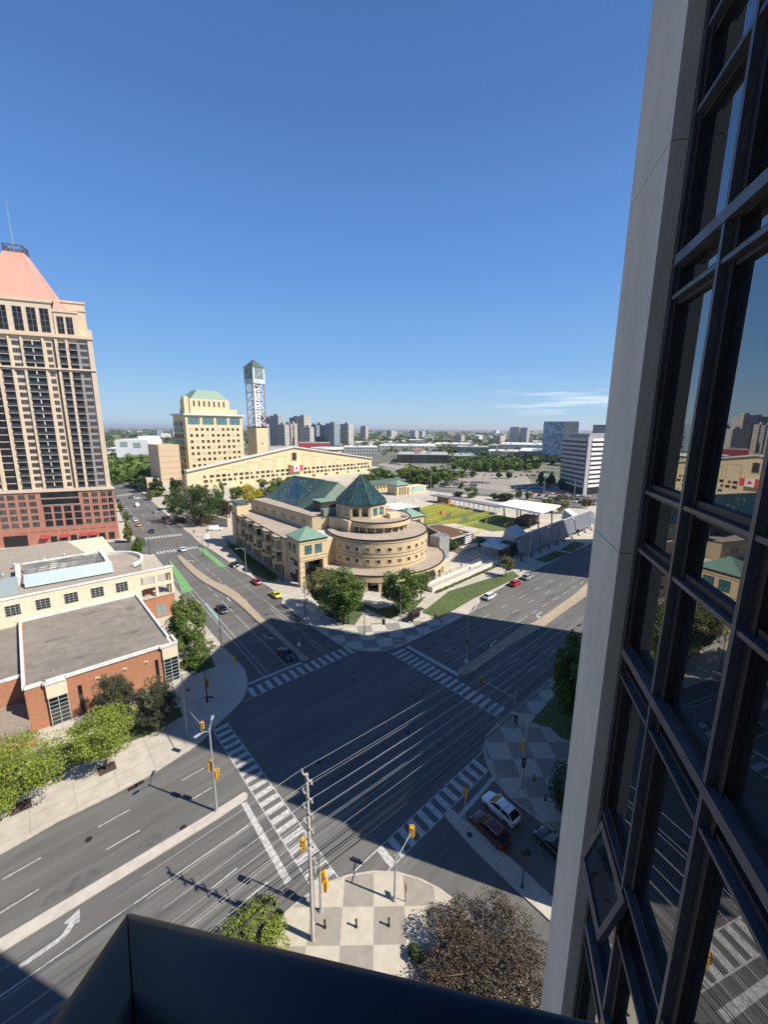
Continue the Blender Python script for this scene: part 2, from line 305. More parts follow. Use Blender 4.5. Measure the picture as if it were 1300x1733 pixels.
struct('kerb', kerb([(700, e0[1]-2)]+se), kerbm)
nc = px([(545, 1074), (580.6, 1093), (606.5, 1100), (632, 1102), (653.8, 1101), (675.4, 1094.4), (697, 1085), (718.5, 1075), (752, 1058), (745, 1047), (720, 1052), (690, 1050), (660, 1052), (625, 1056), (590, 1062), (560, 1062)])
struct('paving', M().sheet(nc, .145), checker('chequered_paving_north', -30, 3.3, 52, 66, (.44, .42, .37), (.23, .22, .195)))
isl = px([(753, 1380), (757, 1374.5), (763, 1372), (769, 1374.5), (830, 1425), (890, 1478), (946, 1533), (1000, 1590), (990, 1610), (940, 1566), (867, 1498.6), (800, 1433)])
slab('traffic_island', isl); struct('kerb', kerb(isl+isl[:1], .2), kerbm)
# medians
medw = px([(0, 1590), (355, 1378), (413, 1341), (419, 1344), (418, 1352), (368, 1386), (0, 1613)]); a, b = medw[0], medw[-1]
medw = [(-260, a[1]-.2)]+medw+[(-260, b[1])]
slab('median', medw, m=mat('pale_median', (.44, .405, .345), .9, var=.07, scale=.8)); 
meds = px([(904, 1054), (880, 1062), (820, 1105), (775, 1134), (776, 1140), (783, 1143), (798, 1138.5), (870, 1088), (919, 1061), (1003, 1001)])
me = meds[-1]; mn = px([(968, 1009.5), (1003, 979)])
slab('median', [(700, me[1]+2.0)]+mn[::-1]+meds+[(700, me[1]+.2)], m=medm)
mdx = px([(300.6, 939), (306, 941), (318, 950), (330, 961), (345, 972), (363, 984), (389, 995), (405, 1006), (420.6, 1020.5), (444.6, 1044.5), (460, 1059), (490, 1086), (524.6, 1115.7), (521.4, 1120), (509.5, 1120), (500, 1107), (470, 1081), (444.6, 1060), (425, 1042), (407.7, 1026), (389, 1011), (363, 996), (345, 986), (330, 975), (315, 961), (303, 947)])
slab('median', mdx, m=medm); struct('kerb', kerb(mdx[8:], .25, .17), mat('kerb_dark', (.12, .11, .1)))
# grass
gz = .16
for i, g_ in enumerate([[(0, 1300), (60, 1270), (130, 1252), (200, 1225), (258, 1216), (305, 1195), (309, 1212), (252, 1243), (200, 1262), (120, 1300), (40, 1345), (0, 1365)],
          [(311, 1130), (330, 1085), (348, 1088), (364, 1128), (325, 1142)], [(270, 985), (276, 1000), (300, 1040), (290, 1040)],
          [(714, 1036), (760, 1000), (868, 966), (880, 975), (800, 1014), (742, 1047)], [(620, 1030), (600, 1058), (560, 1050), (530, 1010), (520, 998), (560, 1000), (640, 1030), (705, 1016), (722, 1008), (700, 1032), (660, 1048)],
          [(905, 947), (940, 932), (965, 936), (925, 952)], [(947, 931), (972, 916), (993, 920), (968, 934)], [(899, 1222), (935, 1180), (1000, 1130), (1000, 1250), (953, 1251), (930, 1230)],
          [(394, 932), (404, 925), (468, 985), (452, 982), (430, 972)]]):
    struct('grass', M().sheet(px(g_, gz), gz), grass)
# square paving, parking lots, far streets
struct('square_paving', M().sheet(px([(640, 862), (700, 842), (735, 852), (900, 880), (1000, 875), (1003, 893), (960, 912), (905, 940), (850, 958), (790, 985), (735, 1005), (700, 990), (720, 960)]), .15), mat('pale_paving', (.47, .42, .34), .9, var=.1, scale=.5))
turfm = mat('artificial_turf', (.12, .155, .04), .95, var=.2, scale=.6, col2=(.09, .12, .02))
struct('turf', M().sheet(px([(696, 866), (735, 853), (900, 882), (870, 898), (832, 900), (770, 886), (725, 890), (700, 885)]), .156), turfm)
struct('far_street', M().sheet(px([(640, 795), (730, 828), (840, 838), (960, 862), (1100, 860), (1100, 850), (960, 845), (850, 830), (740, 817), (700, 800), (660, 790)]), -.03), mat('pale_asphalt', (.20, .185, .16), .9, var=.08, scale=.1))
struct('parking_lot', M().sheet(px([(742, 812), (770, 795), (890, 803), (900, 818), (860, 832), (800, 824)]), -.022), lotm)
struct('parking_lot', M().sheet(px([(868, 832), (905, 822), (1030, 828), (1090, 845), (1060, 860), (960, 855), (900, 846)]), -.022), lotm)
struct('parking_lot', M().sheet(px([(638, 786), (668, 780), (730, 792), (700, 800), (680, 795)]), -.026), lotm)
struct('forecourt', M().sheet(px([(318, 901), (345, 921), (392, 930), (388, 900), (372, 884), (340, 884), (300, 872), (290, 876)]), .17), mat('forecourt_paving', (.40, .35, .28), .9, var=.08, scale=.5))
# ---------------------------------------------------------------- road markings
def bar(m_, a, b, w=.14, z=.006):
    A, B = G(*a), G(*b); d = (B-A).normalized(); n = Vector((-d.y, d.x, 0))*w/2
    m_.sheet([tuple((A-n))[:2], tuple((B-n))[:2], tuple((B+n))[:2], tuple((A+n))[:2]], z)
def qd(m_, pts, z=.006): m_.sheet(px(pts), z)
mk = M()
for a, b in [((4, 1487.6), (69.5, 1450.8)), ((0, 1544.5), (66, 1504)), ((166.4, 1399), (219.7, 1369.7)), ((179.3, 1437.8), (236.8, 1404.6)), ((307, 1320.5), (345.7, 1299)), ((321.5, 1354.5), (359.3, 1331.9)),
             ((358.6, 1503), (400.6, 1469)), ((417, 1520.6), (453.6, 1492)),
             ((374.5, 1015.8), (394.8, 1036)), ((362.5, 1003.5), (369.3, 1010.7)), ((351.4, 992.8), (358.4, 999.8)), ((340.3, 981.7), (348.6, 989)),
             ((341, 954), (346, 958.6)), ((349.5, 961.4), (355, 966.5)), ((358.8, 969.7), (364.3, 974.9)), ((369, 978.4), (375.4, 984.5)), ((379.6, 988), (386.5, 994.2)), ((391, 998.3), (398.5, 1005.3))]: bar(mk, a, b)
for a, b in [((778.8, 1066), (791, 1060)), ((817, 1046), (828.7, 1039.6)), ((849, 1028.6), (859.5, 1023)), ((878.5, 1012.7), (887.6, 1007.6)), ((904, 997.7), (913.7, 993.8)), ((928.4, 985), (936.3, 981)),
             ((842.8, 1051.4), (849, 1047.7)), ((867.4, 1036.6), (877.7, 1031)), ((894.5, 1020.6), (903.8, 1015.7)), ((922.8, 1004.6), (931.4, 999.7)), ((946, 991), (953.5, 986.6)), ((968.3, 977.5), (973, 975)),
             ((899.4, 1037.8), (911, 1031.7)), ((917.8, 1026.8), (928.4, 1021)), ((936.3, 1015.7), (946, 1009.5)), ((953.5, 1004.6), (963.4, 1000)), ((968.3, 996), (976, 991)), ((981.8, 988), (988.5, 983)),
             ((864, 1123.5), (877, 1113.4)), ((898.7, 1097.5), (910, 1089.7)), ((826.6, 1152.3), (835.8, 1144.2)), ((893, 1137.3), (906.8, 1126.4)), ((930.4, 1106), (942.5, 1097)), ((959.3, 1083), (969.4, 1075)), ((852.5, 1169), (867, 1157.5)), ((779, 1066), (765, 1073.5)),
             ((740, 1086), (751, 1080)), ((753, 1102), (768, 1093))]: bar(mk, a, b)
for a, b in [((0, 1684.7), (198.7, 1548)), ((198.7, 1548), (420, 1396.5)), ((326.5, 998), (453.8, 1140)), ((321, 1001), (446.5, 1144)), ((399.4, 1040.8), (485, 1126.6)), ((317, 932.8), (336.6, 950)),
             ((457.5, 1023.5), (500, 1059)), ((457.5, 1029.6), (496, 1062)), ((500, 1059), (551, 1101)), ((496, 1062), (545, 1103)), ((757.5, 1126), (865, 1060)), ((865, 1060), (893, 1042)), ((798.5, 1034), (828, 1022)), ((272, 952), (300, 987))]: bar(mk, a, b, .13)
for i in range(22):
    t0, t1 = i/22, (i+.45)/22; A, B = (378.5, 961), (457.5, 1023.5)
    bar(mk, (A[0]+(B[0]-A[0])*t0, A[1]+(B[1]-A[1])*t0), (A[0]+(B[0]-A[0])*t1, A[1]+(B[1]-A[1])*t1), .14)
# crossings: rails and stripes
def crossing(i0, i1, o0, o1, n, rails=(1, 1), fill=.5, ph=.2):
    i0, i1, o0, o1 = G(*i0), G(*i1), G(*o0), G(*o1)
    if rails[0]: mk.sheet([tuple(p)[:2] for p in (i0, i1, i1+(o1-i1)*.035, i0+(o0-i0)*.035)], .006)
    if rails[1]: mk.sheet([tuple(p)[:2] for p in (o0, o1, o1+(i1-o1)*.035, o0+(i0-o0)*.035)], .006)
    for k in range(n):
        a, b = (k+ph)/n, (k+ph+fill)/n; p = [i0.lerp(i1, a), i0.lerp(i1, b), o0.lerp(o1, b), o0.lerp(o1, a)]
        p = [p[0]+(p[3]-p[0])*.035, p[1]+(p[2]-p[1])*.035, p[2]+(p[1]-p[2])*.035, p[3]+(p[0]-p[3])*.035]
        mk.sheet([tuple(q)[:2] for q in p], .006)
def hit(p, d, a, b_):
    """where the line p + s d meets the line a-b: parameter along a-b"""
    e = b_-a; den = d.x*e.y-d.y*e.x; return ((a.x-p.x)*d.y-(a.y-p.y)*d.x)/(e.x*d.y*-1+e.y*d.x)*-1 if 0 else (d.x*(p.y-a.y)-d.y*(p.x-a.x))/(d.x*e.y-d.y*e.x)
def zebra(a0, a1, b0, b1, n, d, rails=(1, 1), fill=.5, ph=.1, t0=0, t1=1, w=.13):
    a0, a1, b0, b1 = G(*a0), G(*a1), G(*b0), G(*b1); nn_ = (b0-a0); nn_.z = 0
    for R_, (p, q) in zip(rails, ((a0, a1), (b0, b1))):
        if R_: e = (q-p).normalized(); m_ = Vector((-e.y, e.x, 0))*w/2; mk.sheet([tuple(v)[:2] for v in (p-m_, q-m_, q+m_, p+m_)], .0065)
    for k in range(n):
        q = []
        for s_ in ((k+ph)/n, (k+ph+fill)/n):
            p = a0.lerp(a1, t0+(t1-t0)*s_); h = hit(p, d, b0, b1)
            if -.04 < h < 1.06: q.append((p, b0.lerp(b1, h)))
        if len(q) == 2: mk.sheet([tuple(v)[:2] for v in (q[0][0].lerp(q[0][1], .03), q[1][0].lerp(q[1][1], .03), q[1][0].lerp(q[1][1], .97), q[0][0].lerp(q[0][1], .97))], .006)
XD = Vector((1, 0, 0)); YD = (G(485, 1126.6)-G(399.4, 1040.8)).normalized(); YS = (G(867, 1498)-G(753, 1386)).normalized(); XF = (G(936, 981)-G(778.8, 1066)).normalized()
zebra((384, 1222.6), (572, 1484), (362, 1238), (532, 1508), 20, XD)
zebra((411.4, 1186.6), (604, 1101.7), (418.8, 1165), (580.6, 1095), 15, YD, rails=(1, 0))
zebra((655, 1101.7), (845, 1215.8), (685, 1098), (864, 1201.4), 19, XF, rails=(1, 0))
zebra((597, 1476.4), (818, 1270), (652, 1478), (826.5, 1303.8), 15, YS)
zebra((244, 909.5), (307, 903), (243, 913.5), (311, 906), 12, YD, rails=(0, 0), fill=.6)
zebra((263, 934), (334, 924), (262, 939), (337, 927), 13, YD, rails=(0, 0), fill=.6)
zebra((197, 838.5), (222, 835), (196, 841), (224, 837), 7, YD, rails=(0, 0), fill=.6)
qd(mk, [(408, 1359.7), (417.5, 1356), (494, 1489), (483, 1498)])
qd(mk, [(418.8, 1156), (420, 1159), (512, 1122), (509, 1119.5)])
qd(mk, [(687, 1095), (691, 1092), (778, 1140), (774, 1144)])
qd(mk, [(773, 1380), (780, 1384), (838, 1318), (834, 1313)])
def turn_arrow(c, d, s=1.0, flip=1):
    C0 = G(*c); D = (G(*d)-C0).normalized(); R_ = Vector((D.y, -D.x, 0))*flip
    def P(a, b): q = C0+D*a*s+R_*b*s; return (q.x, q.y)
    mk.sheet([P(-2, -.12), P(-2, .18), P(0, .18), P(.5, .05), P(.9, -.35), P(1.15, -.25), P(1.3, -1.2), P(.35, -.9), P(.6, -.62), P(.2, -.2), P(-.1, -.12)][::1], .0065)
turn_arrow((100, 1589), (160, 1548), 1.35); turn_arrow((386, 1013), (375, 1003), 1.0, -1); turn_arrow((452, 1079), (470, 1095), 1.0, 1); turn_arrow((326, 949), (316, 941), 1, 1)
turn_arrow((910, 1040), (895, 1049), 1.1, 1); turn_arrow((832, 1089), (815, 1100), 1.1, 1); turn_arrow((222, 882), (210, 872), 1.3, 1)
for i in range(7):  # lane dashes in the far part of the cross street
    bar(mk, (262-i*9, 900-i*12.4), (259-i*9, 896-i*12.4), .15); 
for a, b in [((243, 897), (215, 858)), ((281, 886), (240, 845)), ((296, 901), (262, 868))]: bar(mk, a, b, .14)
# hatched bay corner and its hatching
qd(mk, [(798.5, 1035), (800, 1036), (813, 1016.5), (811, 1015.5)])
for i in range(5): bar(mk, (800+i*5, 1033-i*2.4), (809+i*4, 1018+i*.6), .1)
struct('road_marking', mk, paint)
gm_ = M(); gm_.sheet(px([(335, 928), (344, 927), (384, 959), (373, 959.5)]), .006); gm_.sheet(px([(284, 944), (294, 955), (328, 999), (309, 1004)]), .006); struct('bike_lane', gm_, greenp)
struct('bike_lane', M().sheet(px([(346, 1021), (350, 1020), (374, 1048), (372, 1053), (366, 1048)]), .005), teal)
dk = M()   # wheel tracks and tar seams
for a, b in [((0, 1650), (250, 1480)), ((560, 1450), (830, 1262)), ((545, 1470), (822, 1268)), ((230, 1465), (320, 1405))]: bar(dk, a, b, .05, .003)
struct('tar_seam', dk, mat('tar', (.03, .03, .03), .7))
pt_ = M()   # repaired patches and dark stains in the lanes
for (u, v, a, w_) in [(120, 1500, 5, 1.6), (260, 1420, 3, 1.4), (430, 1420, 4, 1.2), (640, 1330, 6, 2.2), (520, 1240, 5, 1.8), (700, 1180, 7, 2), (330, 1010, 4, 1.4), (460, 1075, 4, 1.3), (870, 1040, 6, 1.5), (930, 1010, 7, 1.6), (740, 1250, 3, 2.4), (560, 1170, 3, 2)]:
    p = G(u, v); ns_ = [(p.x+a*.5*math.cos(t*.628)*(1+.25*math.sin(t*2.3+u)), p.y+w_*.5*math.sin(t*.628)*(1+.2*math.cos(t*1.7+v))) for t in range(10)]; pt_.sheet(ns_, .0035)
struct('asphalt_patch', pt_, mat('asphalt_patch', (.10, .097, .092), .92, var=.15, scale=1.2))
ck2 = M()   # cracks
for (u, v, n_, dx, dy) in [(150, 1470, 9, .9, .15), (480, 1300, 12, .8, -.5), (600, 1200, 12, .9, .4), (420, 1110, 8, .2, .9), (860, 1090, 10, .9, .1), (700, 1400, 7, .3, .8), (60, 1640, 7, .9, 0)]:
    p = G(u, v, 0)
    for i in range(n_):
        q = p+Vector((dx+random.gauss(0, .3), dy+random.gauss(0, .3), 0)); ck2.beam((p.x, p.y, .002), (q.x, q.y, .002), .035, .008); p = q
struct('road_crack', ck2, MATS['tar'])
# drains and manholes
dr = M()
for u, v in [(363, 1230), (236, 1325), (225, 1332), (352, 1180)]: 
    p = G(u, v, .15); dr.box(p.x-.5, p.y-.25, .142, p.x+.5, p.y+.25, .15)
for u, v in [(795, 1412), (359, 1180), (318, 1167)]: p = G(u, v, .15); dr.disc(p.x, p.y, .33, .142, .15, 14)
for u, v in [(150, 1420), (540, 1290), (430, 1052), (690, 1240), (880, 1080), (310, 1400), (600, 1150), (770, 1190)]: p = G(u, v, 0); dr.disc(p.x, p.y, .36, .0, .006, 14)
struct('manhole_cover', dr, darkl)
# ================================================================ the tower the camera looks along
WA = 33.2; wd = Vector((math.cos(math.radians(WA)), math.sin(math.radians(WA)), 0)); wn = Vector((-wd.y, wd.x, 0))
FT = -wn*1.10                                                 # foot of the camera on the glass plane
own = thing('apartment_tower', 'dark glazed tower wall with a concrete pilaster and navy balcony parapet along the right edge', 'apartment tower', (FT.x, FT.y, 0), math.radians(WA))
TW = Matrix.Translation(Vector((FT.x, FT.y, 0))) @ Matrix.Rotation(math.radians(WA), 4, 'Z') @ Matrix.Scale(-1, 4, (0, 1, 0))  # x along wall, -y outwards after mirroring
TW = Matrix.Translation(Vector((FT.x, FT.y, 0))) @ Matrix.Rotation(math.radians(WA), 4, 'Z')
pilm = mat('pilaster_concrete', (.60, .55, .455), .85, var=.07, scale=2.2, stretch=(1, 1, .35), bump=.08, detail=8)  # warm tint in the concrete stands for bounced light
capm = mat('mullion_face', (.10, .105, .115), .45, .2, var=.15, scale=8)
dkf = mat('window_frame_dark', (.016, .017, .02), .5, var=.1)
gpane = mat('tower_glass', (.010, .013, .016), .015, var=.1, scale=.5, ior=3.3)
# pilaster with joints (local y is outwards, towards the camera side)
PH = [45+1.42+1.32-6*2.66+i*2.66 for i in range(13)]
jz = [0]+[45+1.74-2.64*k for k in range(6, -10, -1)]
for z0, z1 in zip(jz, jz[1:]): M(TW).box(3.27, -.6, z0+.0035, 4.07, .15, z1-.0035).build('pilaster', pilm, own)
M(TW).box(3.28, -.59, 0, 4.06, .135, 69).build('pilaster_core', mat('joint', (.16, .15, .14), .9), own)
M(TW).box(3.21, -.3, 0, 3.265, .055, 78).build('jamb', mat('jamb_metal', (.05, .05, .052), .6, var=.2, scale=4), own)
# floor pattern
rowsz = []
for k in range(-17, 10):
    b = 45+2.64*k
    rowsz += [(b+1.02, 'A'), (b+1.81, 'C'), (b+2.22, 'B'), (b+.81+2.64, 'D')]
rowsz.sort(); mulx = [3.24-.66*i for i in range(0, 14)]
cap = M(TW); drk = M(TW)
for x in mulx[1:]:
    M(TW).box(x-.014, -.02, 0, x+.014, .075, 76).build('mullion', capm, own)
for z, t in rowsz:
    if z > 60 or z < 22: continue
    h = .030 if t == 'A' else .012
    cap.box(-5.8, -.02, z-h, 3.15, .068 if t != 'A' else .082, z+h)
cap.build('transom', capm, own)
np_ = 0; rest = M(TW)
for i in range(len(mulx)-1):
    x1, x0 = mulx[i]-.014, mulx[i+1]+.014
    drk.box(x1-.055, -.05, 20, x1, .035, 62).box(x0, -.05, 20, x0+.03, .03, 62)
    for (za, ta), (zb, tb) in zip(rowsz, rowsz[1:]):
        if za < 22 or zb > 60: continue
        z0, z1 = za+.016, zb-.016
        drk.box(x0+.031, -.05, z0, x1-.056, .028, z0+.035).box(x0+.031, -.05, z1-.025, x1-.056, .028, z1)
        if i <= 4 and 37 < za < 53 and not (i == 0 and abs(za-(45-.83-2.64)) < .02): M(TW).box(x0+.032, -.06, z0+.036, x1-.057, .0, z1-.026).build('glass_pane', gpane, own)
        else: rest.box(x0+.032, -.06, z0+.036, x1-.057, .0, z1-.026)
drk.build('window_frame', dkf, own)
o = rest.build('glass_pane', gpane, own); o['kind'] = 'stuff'
M(TW).box(-6, -.5, 0, 3.26, -.065, 76).build('backing_wall', dkf, own)
# the awning window pushed open two floors down
z1, z0 = 45-.42-2.64-.04, 45-.83-2.64+.03
ta = math.radians(17); AT = TW @ Matrix.Translation(Vector((0, .06, z1))) @ Matrix.Rotation(ta, 4, 'X')
hh = (z1-z0)*1.25
sa = M(AT); sa.box(2.50, -.02, -hh, 2.55, .02, 0).box(3.05, -.02, -hh, 3.10, .02, 0).box(2.55, -.02, -hh, 3.05, .02, -hh+.05).box(2.55, -.02, -.05, 3.05, .02, 0)
aw = sa.build('awning_sash', capm, own); M(AT).box(2.551, -.008, -hh+.051, 3.049, .008, -.051).build('sash_glass', gl, aw)
# body of the tower and unseen towers behind, shaped to cast the shadow over the crossing
sa_, sb_ = math.radians(28.4), math.radians(118.4)
def NS(n, s): return (n*math.cos(sa_)+s*math.cos(sb_), n*math.sin(sa_)+s*math.sin(sb_))
p = lambda x, y: tuple((TW @ Vector((x, y, 0))))[:2]
bodym = mat('tower_concrete', (.35, .34, .32), .85, var=.06)
M().prism([p(-6, -.5), p(4.0, -.55), (14.3, 3.9), (19, -6), (12, -24), (-12, -20), (-14, -6)], 0, 84).build('rear_wall', bodym, own)
M(TW).box(-14, -.6, 0, -6.0, 9.5, 84).build('side_wing', bodym, own)
def vol(pts, h, name='shading_tower'): return M().prism([NS(*q) for q in pts], 0, h).build(name, bodym, own)
vol([(38.8, -15), (61, -11), (77, -13), (77, -30), (60, -40), (38.8, -30)], 72)
vol([(37.3, -14), (39.0, -14.6), (39.0, -29), (37.3, -29)], 50, 'shading_step')
vol([(35.5, -12), (37.5, -13.4), (37.5, -28.8), (35.5, -28)], 39, 'balcony_stack')
for i in range(9):
    vol([(34.9-.5*(i % 2), -10-2*(i % 3)), (35.7, -12.6), (35.7, -26), (34.9, -26)], 8.0+2.9*i, 'balcony')
vol([(77.05, -18), (84, -26), (95, -33), (95, -50), (77.05, -44)], 51)
vol([(95.05, -34), (120, -38), (120, -50), (95.05, -50)], 12)
vol([(134, -66), (172, -70), (179, -103), (186, -120), (230, -170), (230, -210), (134, -150)], 93)
# balcony parapet
PT = frame((0, 0), 0)
c0_ = Vector((.032, .523, 0)); da = Vector((math.cos(math.radians(-52)), math.sin(math.radians(-52)), 0)); db = Vector((math.cos(math.radians(217.5)), math.sin(math.radians(217.5)), 0))
navy = mat('parapet_metal', (.009, .013, .025), .36, .3, var=.08, scale=3)
zt = 45-.588
def railing(name, s, d, L, seam=0):
    n_ = Vector((-d.y, d.x, 0)); n_ = n_ if n_.dot(Vector((0, 0, 0))-(s+d*.3)) > 0 else -n_     # inwards
    prof = [(0, -1.2), (0, -.03), (.003, -.018), (.009, -.009), (.018, -.003), (.03, 0), (.075, .002), (.093, -.002), (.106, -.01), (.115, -.022), (.12, -.036), (.124, -.30), (.16, -.34), (.16, -1.2)]
    mm = M(); k = len(prof); mit0 = 1.0
    A = [s+n_*a+d*(a*mit0+.0006)+Vector((0, 0, zt+b)) for a, b in prof]; B = [s+d*L+n_*a+Vector((0, 0, zt+b)) for a, b in prof]
    mm.add(A+B, [(i, i+1, i+1+k, i+k) for i in range(k-1)]+[tuple(range(k-1, -1, -1)), tuple(range(k, 2*k))])
    o = mm.build(name, navy, own, smooth=False)
    for f_ in o.data.polygons: f_.use_smooth = len(f_.vertices) == 4
    return o
railing('parapet_rail', c0_, da, 1.35); railing('parapet_rail', c0_, db, 3.0)
M(TW).box(-5.9, .02, 43.1, 1.0, .6, 43.25).build('balcony_floor', bodym, own)
# ================================================================ library
LA = -6.3; LO = (56.0, 97.4); LT = frame(LO, LA)
lib = thing('library', 'beige stone library with round stepped drum, glass pyramid lantern and green copper roofs', 'library', LO, math.radians(LA))
def LB(x0, y0, z0, x1, y1, z1): return M(LT).box(x0, y0, z0, x1, y1, z1)
WX, WY = 1.2, 8.8
# left wing with bays
lw = M(LT); lw.prism([(-.6, 9.0), (12, 9.0), (10, 58), (-2.5, 58), (-2.5, 54), (-.6, 54)], 0, 12.6)
lw.build('wall', stone, lib)
M(LT).prism([(-.5, 9.05), (11.9, 9.05), (9.9, 57.9), (-2.4, 57.9), (-2.4, 53.9), (-.5, 53.9)], 12.61, 12.66).build('roof', roofg, lib)
cop = M(LT)
FT2 = LT @ Matrix.Translation(Vector((-.6, 54, 0))) @ Matrix.Rotation(math.radians(-90), 4, 'Z')   # left face, x runs towards the viewer
for b in range(5):
    y0 = 11.5+b*8.8
    bay = M(LT).prism([(-.61, y0), (-2.3, y0+1.4), (-2.3, y0+4.6), (-.61, y0+6.0)], 4.2, 12.6).build('bay', stone, lib)
    M(LT).prism([(-.55, y0+.0), (-2.25, y0+1.4), (-2.25, y0+4.6), (-.55, y0+6.0)], 12.61, 12.67).build('bay_roof', roofg, bay)
    M(LT).prism([(-.61, y0-.1), (-2.4, y0+1.35), (-2.4, y0+4.65), (-.61, y0+6.1)], 12.3, 12.6-.0).build('coping', darkl, bay)
    for zz in (5.2, 9.0):
        for (xa, ya, xb, yb) in ((-.61, y0, -2.3, y0+1.4), (-2.3, y0+1.4, -2.3, y0+4.6)):
            L_ = math.hypot(xb-xa, yb-ya); an = math.degrees(math.atan2(ya-yb, xa-xb)) 
            T_ = LT @ Matrix.Translation(Vector((xb, yb, 0))) @ Matrix.Rotation(math.radians(an), 4, 'Z')
            window(lib, T_, .35, zz, L_-.35, zz+2.7, frd, gl, cols=2, rows=4, t=.06)
arc = M(LT)
for i in range(17):
    y = 11+i*2.65
    if i % 4 != 3: M(LT).box(-.66, y, .3, -.605, y+1.25, 3.6).build('arcade_opening', gl, lib)
for z in (3.95, 1.9): LB(-.68, 9.1, z, -.61, 53.9, z+.06).build('string_course', darkl, lib)
# roof edge
M(LT).beam((-.6, 9.1, 12.75), (-.6, 54, 12.75), .25, .16).beam((-2.5, 54, 12.75), (-2.5, 58, 12.75), .25, .16).beam((-2.5, 58, 12.75), (10, 58, 12.75), .25, .16).build('roof_coping', darkl, lib)
# barrel topped stair tower
bt = LB(-2.2, 51.5, 12.67, 2.2, 57, 16.2).build('stair_tower', stone, lib)
bm_ = M(LT); n = 10; vs = []
for i in range(n+1):
    a = math.pi*i/n; vs += [(-2.3+4.6*(1-math.cos(a))/2, 51.4, 16.2+1.1*math.sin(a)), (-2.3+4.6*(1-math.cos(a))/2, 57.1, 16.2+1.1*math.sin(a))]
bm_.add(vs, [(2*i, 2*i+1, 2*i+3, 2*i+2) for i in range(n)]+[tuple(2*i for i in range(n+1)), tuple(2*i+1 for i in range(n, -1, -1)), (0, 2*n, 2*n+1, 1)]).build('barrel_roof', copperd, bt)
# upper block
ub = [(5.3, 58), (10.8, 14.2), (15.6, 12.6), (19.5, 13.5), (17, 30), (12, 58)]
M(LT).prism(ub, 12.0, 17.1).build('upper_wall', stone, lib)
M(LT).prism([(x*.99+.1, y*.996+.1) for x, y in ub], 17.11, 17.16).build('upper_roof', roofg, lib)
M(LT).path([(x, y, 17.2) for x, y in ub+ub[:1]], .13, 4).build('roof_coping', darkl, lib)
an = math.degrees(math.atan2(14.2-58, 10.8-5.3)); UT = LT @ Matrix.Translation(Vector((5.3, 58, 0))) @ Matrix.Rotation(math.radians(an), 4, 'Z')
for i in range(6):
    for j in (0, 1.5): window(lib, UT, 4+i*6.8+j, 14.0, 5.0+i*6.8+j, 15.6, stonet, gl, cols=1, t=.07)
M(UT).box(.1, -.05, 16.3, 44, -.005, 16.38).build('string_course', darkl, lib)
LB(14.2, 12.4, 17.17, 19.3, 15.0, 19.3).build('plant_enclosure', mat('plant_louvre', (.16, .21, .17), .6, var=.1), lib)
# entrance pavilion
pv = M(LT); pv.box(0, .3, 7.6, 8.8, 9.0, 13.7); pv.box(0, .3, 0, 1.5, 1.9, 7.6); pv.box(7.3, .3, 0, 8.8, 1.9, 7.6); pv.box(.0, 7.2, 0, 1.5, 9.0, 7.6)
pv.build('pavilion_wall', stone, lib)
LB(1.6, 3.6, 0, 8.7, 8.9, 7.59).build('entrance_glazing', gl, lib)
PT2 = LT @ Matrix.Translation(Vector((0, .3, 0)))
window(lib, PT2, 1.7, 9.8, 3.7, 12.2, frd, glb, cols=2, rows=2, t=.1); window(lib, PT2, 4.9, 9.8, 6.9, 12.2, frd, glb, cols=2, rows=2, t=.1)
PT3 = LT @ Matrix.Translation(Vector((0, 9.0, 0))) @ Matrix.Rotation(math.radians(-90), 4, 'Z')
window(lib, PT3, 1.3, 9.8, 3.1, 12.2, frd, gl, cols=2, rows=3, t=.1); window(lib, PT3, 4.4, 9.8, 6.2, 12.2, frd, gl, cols=2, rows=3, t=.1)
for z in (7.9, 8.8, 12.8): 
    M(LT).box(-.05, .25, z, 8.8, .29, z+.07).build('string_course', darkl, lib); M(LT).box(-.05, .3, z, -.01, 9, z+.07).build('string_course', darkl, lib)
for z in (1.5, 3, 4.5, 6): M(LT).box(-.04, .26, z, 1.52, 1.92, z+.05).build('string_course', darkl, lib)
M(LT).box(-.3, 0, 13.7, 9.1, 9.3, 14.0).build('eave', frd, lib)
M(LT).pyr([(-.3, 0), (9.1, 0), (9.1, 9.3), (-.3, 9.3)], 14.01, (4.4, 4.6, 16.9)).build('pavilion_roof', copper, lib)
seam = M(LT)
for i in range(1, 24):
    x = -.3+9.4*i/24; t = min(1, (i/12 if i < 12 else (24-i)/12)); seam.beam((x, .0, 14.03), (x+(4.4-x)*t*0, 4.6*t, 14.03+2.9*t), .05, .06)
    y = 0+9.3*i/24; seam.beam((-.3, y, 14.03), (-.3+4.7*t, y, 14.03+2.9*t), .05, .06)
seam.build('roof_seam', copper, lib)
